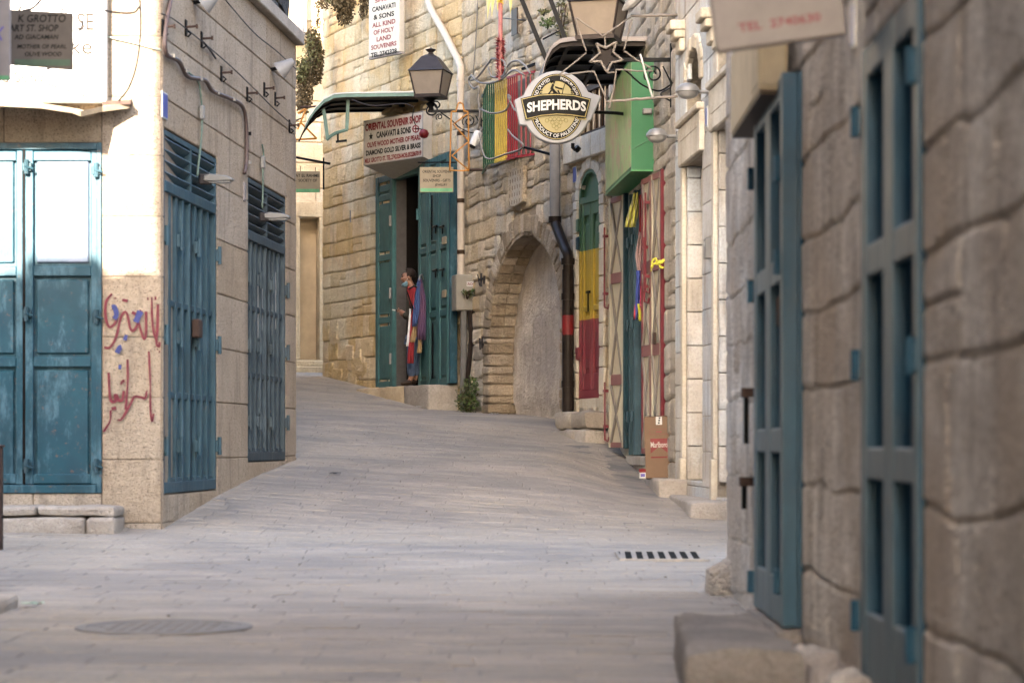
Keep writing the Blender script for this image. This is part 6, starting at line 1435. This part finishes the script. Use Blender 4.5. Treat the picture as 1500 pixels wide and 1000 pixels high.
leafy('green_tuft', 'dark plant stems in the shadowed recess above the canopy', 'plant', [G(822, 30, 29.6, .10, .06, .28, 130, .06, 1)], mm)
# ------------------------------------------------------------------ lanterns on scroll brackets
def spiral(cx, cz, r0, r1, a0, turns, n=26, sx=1):
    return [Vector((cx+sx*(r0+(r1-r0)*i/n)*cos(a0+2*pi*turns*i/n), 0, cz+(r0+(r1-r0)*i/n)*sin(a0+2*pi*turns*i/n))) for i in range(n+1)]
ST = thing('street_lantern', 'brown lantern on a scroll bracket above the souvenir shop box sign', 'street lamp', P(705, 163, 33.1), 0, 'wall lanterns on iron scroll brackets')
def sq(prof, c, M=None, tw=pi/4): m_ = MB(); m_.lathe(prof, c, 4, M, twist=tw); return m_
Rz = Matrix.Rotation(radians(-14), 4, 'Z'); lc = (-.70, 0, 0); s2 = sqrt(2)
sq([(.17*s2, .22), (.235*s2, .53)], lc, Rz).build('frosted_pane', LAMPG, ST)
for k in range(4):
    a = pi/4+k*pi/2; m_ = MB(); p0 = Rz @ Vector((.174*s2*cos(a), .174*s2*sin(a), .2)); p1 = Rz @ Vector((.24*s2*cos(a), .24*s2*sin(a), .54)); m_.tube([p0+Vector(lc), p1+Vector(lc)], .012, 6); m_.build('corner_post', LAMPB, ST)
sq([(.19*s2, .175), (.19*s2, .215), (.175*s2, .222)], lc, Rz).build('bottom_frame', LAMPB, ST)
sq([(.29*s2*.9, .535), (.265*s2*.9, .56), (.11*s2, .74), (.10*s2, .75), (.05*s2, .78)], lc, Rz).build('roof', LAMPB, ST)
m_ = MB(); m_.lathe([(.05, .78), (.035, .80), (.03, .81), (.07, .84), (.075, .85), (.02, .87), (.01, .88)], lc, 12); m_.build('finial', LAMPB, ST, smooth=40)
m_ = MB(); m_.lathe([(.03, .0), (.03, .05), (.07, .10), (.03, .13), (.12, .174)], lc, 10); m_.build('neck', BLACK, ST, smooth=40)
m_ = MB(); m_.tube(spiral(-.70, .02, .03, .10, 0, 1.2), .012, 6); m_.tube(spiral(-.62, .08, .02, .07, pi, 1.1), .010, 6); m_.build('neck_scroll', BLACK, ST)
m_ = MB(); m_.box(-.74, .0, -.014, .014, -.02, .02, ch=.003); m_.build('arm', BLACK, ST)
m_ = MB(); m_.box(-.01, .03, -.03, .03, -.46, .16, ch=.005); m_.build('wall_plate', BLACK, ST)
m_ = MB(); m_.tube(smooth_path([(-.56, 0, -.02), (-.42, 0, -.12), (-.28, 0, -.24), (-.12, 0, -.30), (0, 0, -.24)], 5), .009, 6); m_.tube(spiral(-.17, -.14, .02, .095, 0, 1.6), .009, 6); m_.tube(spiral(-.58, -.08, .012, .05, pi/2, 1.4), .008, 6)
m_.tube(smooth_path([(-.08, 0, -.06), (-.02, 0, -.18), (-.0, 0, -.26), (-.1, 0, -.33), (-.0, 0, -.40)], 5), .008, 5); m_.build('scroll', BLACK, ST)
copy_tree(ST, P(983, 88, 23.1), 0, 'pale-glassed lantern at the top edge behind the big wire star', 'wall lanterns on iron scroll brackets')
# ------------------------------------------------------------------ big wire star, rods
YW = 22.6
t = thing('wire_star', 'big unlit wire star with a smaller star inside, in front of the dark canopy', 'decoration', P(888, 88, YW))
def tubes(segs, Y, r, mt, nm, jig=.003):
    for sg in segs:
        m_ = MB(); q = []
        for (a, b) in zip(sg, sg[1:]):
            A, B = P(*a, Y), P(*b, Y); q += [A.lerp(B, k/6)+Vector((0, random.uniform(-.01, .01), random.uniform(-jig, jig))) for k in range(6)]
        q.append(P(*sg[-1], Y)); m_.tube(q, r, 7); m_.build(nm, mt, t, I4, smooth='all')
tubes([[(843, 27), (846, 40), (852, 56), (859, 76)], [(859, 78), (840, 93), (820, 109)], [(820, 110), (846, 107), (870, 105), (888, 145)], [(845, 27), (862, 39), (883, 53), (906, 38), (925, 24)], [(926, 28), (920, 52), (914, 74)], [(914, 75), (934, 89), (955, 101)], [(956, 104), (930, 104), (903, 102), (899, 130), (892, 160)]], YW, .008, WIREW, 'tube')
tubes([[(874, 64), (879, 78), (864, 91), (880, 90), (889, 106), (896, 92), (912, 88), (898, 77), (903, 62), (887, 71), (874, 64)]], YW+.02, .012, WIREW, 'inner_tube')
tubes([[(886, 54), (887, 71)], [(880, 92), (890, 107), (900, 106)]], YW+.02, .009, WIREW, 'link')
tubes([[(924, 24), (955, 23), (992, 22)], [(889, 149), (940, 145), (993, 141)]], YW+.03, .014, WIREW, 'support_rod')
tubes([[(938, 80), (946, 110), (956, 143)]], YW-.05, .010, WHT, 'loose_tube')
m_ = MB(); m_.prism([(v.x, v.z) for v in [P(x, y, YW) for x, y in ((878, 70), (886, 74), (896, 70), (895, 80), (903, 86), (893, 90), (888, 98), (883, 88), (872, 88), (881, 79))]][::-1], YW+.035, YW+.045); m_.build('dark_backing', DARKM, t, I4, rec=True)
m_ = MB(); a = P(912, 15, YW); m_.tube([P(912, 16, YW-.1), P(922, 8, YW-.1), P(938, -8, YW-.1)], [.012, .05, .055], 10); tt = thing('flood_lamp', 'small pale lamp head tilted beside the upper lantern', 'lamp', a); m_.build('head', GREYP, tt, I4)
# orange lantern-frame decoration
t = thing('wire_lantern', 'orange tube decoration shaped like a tall lantern in front of the downpipe', 'decoration', P(675, 205, 32.4)); YW = 32.4
tubes([[(661, 165), (659, 250)], [(686, 165), (687, 250)], [(659, 250), (687, 250)], [(661, 164), (668, 163), (671, 152), (674, 150), (678, 153), (680, 163), (686, 164)], [(686, 166), (664, 182), (687, 207), (662, 228), (687, 250)]], YW, .011, ORNG, 'tube')
# ------------------------------------------------------------------ carton, small pack
c = P(968, 697, 23.3); c.z = -.33; t = thing('carton', 'tall brown cardboard carton with a red printed chevron leaning by the maroon shutter', 'carton', c, radians(-4)); Mc = Matrix.Translation(c) @ Matrix.Rotation(radians(-5), 4, 'Z') @ Matrix.Rotation(radians(-4), 4, 'X') @ Matrix.Rotation(radians(-1.5), 4, 'Y')
hb = .60; wb2 = .148
m_ = MB(); m_.box(-wb2, wb2-.015, -.0, .20, 0, hb, ch=.004); m_.build('box', CAR, t, Mc)
m_ = MB(); m_.add([(-wb2, -.002, hb), (wb2-.015, -.002, hb), (wb2-.005, .09, hb+.018), (-wb2+.03, .10, hb+.012), (-wb2, .0, hb+.003), (wb2-.015, .0, hb+.004)], [(0, 1, 2, 3), (4, 5, 2, 3)]); m_.build('flap', CAR, t, Mc)
cm = -.008
m_ = MB(); m_.prism([(cm-.085, .255), (cm, .325-.0), (cm+.085, .255), (cm+.085, .40), (cm-.085, .40)][:0] or [(cm-.085, .24), (cm-.085, .385), (cm+.085, .385), (cm+.085, .24), (cm, .31)][::-1], -.0025, -.0008); m_.build('red_chevron', REDP, t, Mc, rec=True)
m_ = MB(); m_.box(cm-.083, cm+.083, -.0025, -.0008, .195, .21); m_.build('red_bar', REDP, t, Mc)
text_mb('Marlboro', .165, .055, cm, .325, -.0035, bold=.012).build('lettering', OFFW, t, Mc)
m_ = MB()
for a in ((cm-.09, cm+.09, .425, .428), (cm-.09, cm+.09, .475, .478), (cm-.09, cm-.087, .428, .475), (cm+.087, cm+.09, .428, .475)): m_.box(a[0], a[1], -.002, -.0008, a[2], a[3])
m_.build('printed_frame', REDP2, t, Mc); m_ = MB(); m_.box(cm-.03, cm+.03, -.002, -.0008, .445, .457); m_.build('printed_line', REDP2, t, Mc)
m_ = MB(); m_.box(-.035, .025, -.003, -.0008, hb-.08, hb-.001); m_.build('white_label', WHT, t, Mc); m_ = MB()
for k in range(3): m_.box(-.015+.004*k, .002+.004*k, -.004, -.0031, hb-.07+.024*k, hb-.055+.024*k)
m_.build('label_mark', BLKP, t, Mc)
c2 = P(993, 690, 23.5); m_ = MB(); m_.box(wb2-.01, wb2+.012, .02, .19, 0, hb*.62, ch=.002); m_.build('rear_sheet', CARD, t, Mc)
c = P(941, 697, 23.0); c.z = -.33; t = thing('small_pack', 'little red and white pack standing to the left of the carton', 'packet', c, .2)
m_ = MB(); m_.box(-.03, .03, -.015, .015, 0, .075, ch=.003); m_.build('box', WHT, t); m_ = MB(); m_.box(-.031, .031, -.0165, .0165, .055, .092, ch=.003); m_.build('lid', REDP, t); m_ = MB(); m_.box(-.02, .022, -.0155, -.0152, .015, .045); m_.build('print', PURP, t)
# ------------------------------------------------------------------ hanging cloths
def drape(name, label, cat, pts, Y, widths, mat, folds=3, amp=.03, thick=.008, group=None, extra=None):
    """cloth hanging along a centre line of photo points with given widths (px), with folds in depth"""
    c = [P(px, py, Y) for px, py in pts]; c = smooth_path(c, 4); n = len(c); nw = 11; wv = []
    for i in range(n):
        f = i/(n-1)*(len(widths)-1); k = min(int(f), len(widths)-2); wv.append((widths[k]+(widths[k+1]-widths[k])*(f-k))*Y/F)
    V = []; ph = random.uniform(0, 6)
    for sgn in (0, 1):
        for i, p in enumerate(c):
            for j in range(nw):
                u = j/(nw-1)-.5; V.append((p.x+u*wv[i]+.01*noise.noise(Vector((i*.4, j*.3, ph))), p.y+amp*sin(u*folds*2*pi+ph+i*.06)+sgn*thick, p.z+.012*noise.noise(Vector((j*.5, i*.5, ph)))))
    fs = []
    for i in range(n-1):
        for j in range(nw-1): a = i*nw+j; b = a+n*nw; fs += [(a, a+nw, a+nw+1, a+1), (b, b+1, b+nw+1, b+nw)]
    rim = [j for j in range(nw)]+[i*nw+nw-1 for i in range(1, n)]+[(n-1)*nw+j for j in range(nw-2, -1, -1)]+[i*nw for i in range(n-2, 0, -1)]
    for a, b in zip(rim, rim[1:]+rim[:1]): fs.append((a, b, b+n*nw, a+n*nw))
    t = thing(name, label, cat, P(*pts[-1], Y), 0, group); m_ = MB(); m_.add(V, fs); m_.build('fabric', mat, t, I4, smooth='all', rec=True)
    return t
C_RED = cloth('red_cloth', (.26, .010, .016)); C_BLUE = cloth('blue_scarf', (.025, .04, .17), (.05, .10, .2), 14); C_PUR = cloth('purple_scarf', (.04, .025, .085), (.11, .04, .07), 20); C_WHITE = cloth('white_cloth', (.60, .58, .58)); C_TAN = cloth('tan_cloth', (.34, .22, .10)); C_GRN = cloth('green_cloth', (.03, .14, .11)); C_YG = cloth('yellow_green_cloth', (.36, .34, .05), (.22, .20, .08), 8); C_YEL = cloth('yellow_ribbon', (.55, .52, .05)); C_PINK = cloth('pink_cloth', (.45, .30, .30)); C_DB = cloth('striped_flag_cloth', (.03, .05, .24), (.40, .04, .05), 3)
YC = 34.75
drape('scarf', 'red and white scarf hanging lowest at the shop door leaf', 'scarf', [(606, 440), (604, 480), (601, 532)], YC, [4, 6, 10], C_RED, 2, .02)
drape('scarf', 'narrow white cloth strip beside the long red scarf', 'scarf', [(601, 452), (600, 480), (597, 507)], YC+.03, [3, 4, 4], C_WHITE, 1, .01)
drape('bag', 'red cloth bag with dark trim hanging in front of the man', 'bag', [(605, 420), (602, 432), (605, 452)], YC-.06, [14, 12, 5], C_RED, 1, .03)
t = D.objects['bag']; m_ = MB(); m_.tube(smooth_path([P(596, 427, YC-.12), P(600, 438, YC-.12), P(605, 452, YC-.12)], 4), .012, 6); m_.tube([P(598, 424, YC-.11), P(606, 419, YC-.1), P(611, 421, YC-.1)], .012, 6); m_.build('trim', BLKP, t, I4)
drape('scarf', 'green cloth hanging between the red bag and the blue scarf', 'scarf', [(611, 418), (608, 445), (605, 478)], YC-.02, [4, 4, 3], C_GRN, 1, .015)
drape('scarf', 'bright blue scarf bunched on the shop door leaf', 'scarf', [(614, 408), (611, 440), (607, 478)], YC-.08, [4, 9, 8], C_BLUE, 2.5, .03)
drape('scarf', 'purple striped scarf at the right of the hanging bunch', 'scarf', [(616, 408), (619, 445), (617, 497)], YC-.07, [4, 10, 12], C_PUR, 3, .03)
drape('cloth_strip', 'tan cloth strip below the blue scarf', 'cloth', [(609, 466), (607, 482), (604, 501)], YC-.04, [4, 6, 8], C_TAN, 1, .02)
drape('cloth_strip', 'lower tan cloth tassel under the purple scarf', 'cloth', [(615, 492), (615, 503), (614, 517)], YC-.03, [4, 5, 7], C_TAN, 1, .02)
t = thing('coat_hook', 'small metal hook holding the bunch of scarves on the door leaf', 'hook', P(616, 408, YC)); m_ = MB(); m_.tube([P(614, 411, YC-.1), P(615, 404, YC-.08), P(618, 402, YC), P(619, 408, YC+.1), P(620, 409, 35.2)], .012, 6); m_.build('wire', ALU, t, I4)
drape('scarf', 'yellow-green patterned cloth hung at the top of the shuttered doorway', 'scarf', [(932, 282), (929, 305), (923, 333)], 25.1, [8, 14, 17], C_YG, 2, .03)
drape('scarf', 'dark blue, red and yellow cloths knotted inside the shuttered doorway', 'scarf', [(937, 396), (936, 430), (934, 468)], 25.2, [11, 8, 13], C_DB, 2, .03)
drape('scarf', 'small yellow end of cloth at the bottom of the dark blue cloths', 'scarf', [(935, 445), (937, 458), (938, 470)], 25.12, [3, 4, 5], C_YEL, 1, .01)
drape('scarf', 'pale pink cloth hanging behind the yellow-green one', 'scarf', [(939, 340), (937, 375), (940, 400)], 25.3, [6, 12, 10], C_PINK, 2, .03)
drape('scarf', 'bright red cloth edge beside the yellow-green one', 'scarf', [(939, 285), (940, 320), (938, 345)], 25.35, [5, 7, 6], C_RED, 1, .02)
# yellow ribbon tied on the near shutter
t = thing('ribbon', 'bright yellow ribbon knotted round the near cream shutter', 'ribbon', P(968, 385, 23.6)); m_ = MB()
for pts, r in (([(981, 376), (976, 380), (970, 383), (963, 385), (956, 387)], [.02, .028, .02, .022, .014]), ([(979, 374), (982, 380), (979, 388)], [.02, .022, .01]), ([(970, 383), (966, 388), (969, 392), (975, 391)], [.018, .015, .018, .01]), ([(957, 385), (955, 391), (953, 398)], [.015, .016, .006]), ([(963, 384), (960, 378), (956, 382), (954, 386)], [.016, .012, .016, .012])):
    q = smooth_path([P(*p, 23.55) for p in pts], 4); rr = [r[min(len(r)-1, int(i/(len(q)-1)*(len(r)-1)+.5))]*(1+.25*sin(i*2.1)) for i in range(len(q))]; m_.tube(q, rr, 7, flat=.6)
m_.build('knot', C_YEL, t, I4, smooth='all')
# ------------------------------------------------------------------ the man in the shop doorway
def skin(name, chains, mat, par, sub=2, root=0):
    """chains: lists of (key, Vector, radius or (rx, ry)); chains that begin with a known key grow from it"""
    V = []; E = []; R = []; K = {}
    for ch in chains:
        prev = None
        for it in ch:
            if isinstance(it, str): prev = K[it]; continue
            k, p, r = it; V.append(p); R.append(r if isinstance(r, tuple) else (r, r)); i = len(V)-1
            if k: K[k] = i
            if prev is not None: E.append((prev, i))
            prev = i
    me = D.meshes.new(name); inv = INV[par.name]; me.from_pydata([inv @ p for p in V], E, []); o = D.objects.new(name, me); COL.objects.link(o)
    o.modifiers.new('s', 'SKIN'); 
    lay = me.skin_vertices[0] if me.skin_vertices else None
    for i, r in enumerate(R): me.skin_vertices[0].data[i].radius = r; me.skin_vertices[0].data[i].use_root = (i == root)
    sb = o.modifiers.new('d', 'SUBSURF'); sb.levels = sub; sb.render_levels = sub
    dg = bpy.context.evaluated_depsgraph_get(); me2 = D.meshes.new_from_object(o.evaluated_get(dg)); me2.name = name
    D.objects.remove(o); me2.materials.clear(); me2.materials.append(mat); me2.polygons.foreach_set('use_smooth', [True]*len(me2.polygons))
    o = D.objects.new(name, me2); COL.objects.link(o); o.parent = par; INV[o.name] = inv; return o
YM = 35.25
p_ = lambda px, py, dy=0: P(px, py, YM+dy)
man = thing('person', 'man in dark jacket and jeans looking down at his phone in the shop doorway', 'person', (p_(600, 563).x, YM, .86))
zf_ = .87
body = [[('pelvis', p_(607, 487), (.13, .11)), ('waist', p_(608, 470), (.125, .10)), ('chest', p_(608, 446), (.155, .115)), ('upper', p_(607, 430), (.14, .10)), ('neck', p_(603, 420), .055), ('nk2', p_(600, 415), .055), ('jaw', p_(596, 411), (.066, .07)), ('skull', p_(595, 403), (.092, .085)), ('crown', p_(597, 398), .07)],
    ['jaw', ('chin', p_(591.5, 415), .03)], ['skull', ('brow', p_(588.5, 402), .045), ], ['jaw', ('nose', p_(587.2, 407.5), .015)],
    ['upper', ('shL', p_(603, 433, -.17), .06), ('elL', p_(599, 464, -.24), .042), ('wrL', p_(589, 457, -.20), .028), ('palm', p_(585.5, 455, -.18), (.036, .022))],
    ['upper', ('shR', p_(606, 433, .17), .06), ('elR', p_(601, 463, .2), .042), ('wrR', p_(590, 462, .02), .028), ('palmR', p_(586.5, 459, -.05), (.034, .022))],
    ['pelvis', ('hpL', p_(606, 497, -.09), .09), ('knL', p_(603, 528, -.10), .058), ('anL', p_(602, 556, -.08), .04), ('ftL', p_(597, 560.5, -.1), .038), ('toL', p_(588, 562, -.12), .03)],
    ['pelvis', ('hpR', p_(608, 497, .09), .09), ('knR', p_(607, 528, .1), .058), ('anR', p_(609, 555, .12), .04), ('ftR', p_(605, 559, .12), .038), ('toR', p_(597, 560.5, .12), .03)]]
bo = skin('body', body, SKIN, man)
for nm, dx, dz, r in (('finger', -3.4, .6, .0085), ('finger', -3.9, -.3, .0085), ('finger', -3.7, -1.1, .008), ('finger', -3.0, -1.8, .007), ('thumb', -1.6, 2.4, .010)):
    m_ = MB(); a = p_(585.5, 455, -.18); b = p_(585.5+dx*.6, 455-dz*.7, -.2); c = p_(585.5+dx, 455-dz-.3, -.17); d = p_(585.5+dx*.8, 455-dz-1.0, -.155); m_.tube(smooth_path([a, b, c, d], 3), r, 7); m_.build(nm, SKIN, bo, I4, smooth='all')
t2 = thing('phone', 'small dark phone held out in the hand of the man', 'phone', p_(582, 454, -.18)); m_ = MB(); m_.box(-.07, .03, -.005, .005, -.012, .012, ch=.003, M=frame(p_(581.5, 454.5, -.165), 0, .5, .2)); m_.build('case', BLKP, t2, I4); m_ = MB(); m_.box(-.072, -.02, -.008, -.0055, -.009, .009, M=frame(p_(581.5, 454.5, -.165), 0, .5, .2)); m_.build('screen', WHT, t2, I4)
skin('jacket', [[('w', p_(607, 488), (.155, .135)), ('w2', p_(608, 468), (.15, .125)), ('c', p_(608.5, 446), (.175, .135)), ('u', p_(608, 430), (.155, .12)), ('n', p_(604, 421), .075)],
    ['u', ('s1', p_(603, 434, -.18), .078), ('e1', p_(599, 465, -.25), .062), ('h1', p_(591, 459, -.215), .046)], ['u', ('s2', p_(606, 434, .18), .078), ('e2', p_(601, 464, .21), .062), ('h2', p_(592, 463, .04), .046)]], JACK, man)
skin('jeans', [[('p', p_(607, 486), (.15, .125)), ('a', p_(606, 499, -.09), .105), ('b', p_(603, 528, -.10), .082), ('c', p_(602.5, 553, -.08), .066)], ['p', ('d', p_(608, 499, .09), .105), ('e', p_(607, 528, .1), .082), ('f', p_(609, 552, .12), .066)]], JEAN, man)
for a, b, c in ((p_(604, 558, -.08), p_(597, 560.5, -.1), p_(586, 562, -.12)), (p_(611, 557, .12), p_(605, 559, .12), p_(595, 560.5, .12))):
    skin('shoe', [[('a', a, (.05, .05)), ('b', b, (.055, .045)), ('c', c, (.042, .03))]], SHOE, man, 1)
# hair: cap over crown and back, receding at the front; ear, mask, eye
m_ = MB(); hc = p_(598.0, 402.5); V = []; nn = 16; mm_ = 9
for j in range(mm_):
    ph = pi*.5*j/(mm_-1)*1.35
    for i in range(nn): a = 2*pi*i/nn; V.append((hc.x+.088*sin(ph)*cos(a)*1.12+.02, hc.y+.098*sin(ph)*sin(a), hc.z+.012+.09*cos(ph)+.004*noise.noise(Vector((i, j, 3)))))
fs = [(j*nn+i, j*nn+(i+1) % nn, (j+1)*nn+(i+1) % nn, (j+1)*nn+i) for j in range(mm_-1) for i in range(nn) if not (cos(2*pi*(i+.5)/nn) < -.55 and j > 2)]
m_.add(V, fs); m_.build('hair', HAIR, man, I4, smooth='all')
m_ = MB(); e_ = p_(598.6, 407, -.088); m_.lathe([(.004, -.028), (.016, -.012), (.018, .008), (.010, .024), (.002, .028)], e_, 8); m_.build('ear', SKIN, bo, I4, smooth='all')
m_ = MB(); m_.lathe([(.002, -.012), (.011, -.005), (.011, .005), (.002, .012)], p_(589.4, 404.8, -.058), 8); m_.build('eye', HAIR, bo, I4, smooth='all')
m_ = MB(); m_.lathe([(.002, -.007), (.012, -.003), (.012, .004), (.002, .008)], p_(589.0, 402.2, -.060), 8); m_.build('eyebrow', HAIR, bo, I4, smooth='all')
mk = p_(594.5, 415.5); m_ = MB(); m_.lathe([(.02, -.045), (.055, -.03), (.07, 0), (.068, .025)], mk, 12, Matrix.Rotation(radians(-35), 4, 'Y')); m_.build('face_mask', MASK, man, I4, smooth='all')
m_ = MB(); m_.tube([p_(594, 413, -.07), p_(598.6, 405.5, -.098)], .003, 4); m_.build('mask_strap', WHT, man, I4)
# collar bone shadow scarf of dark cloth behind him
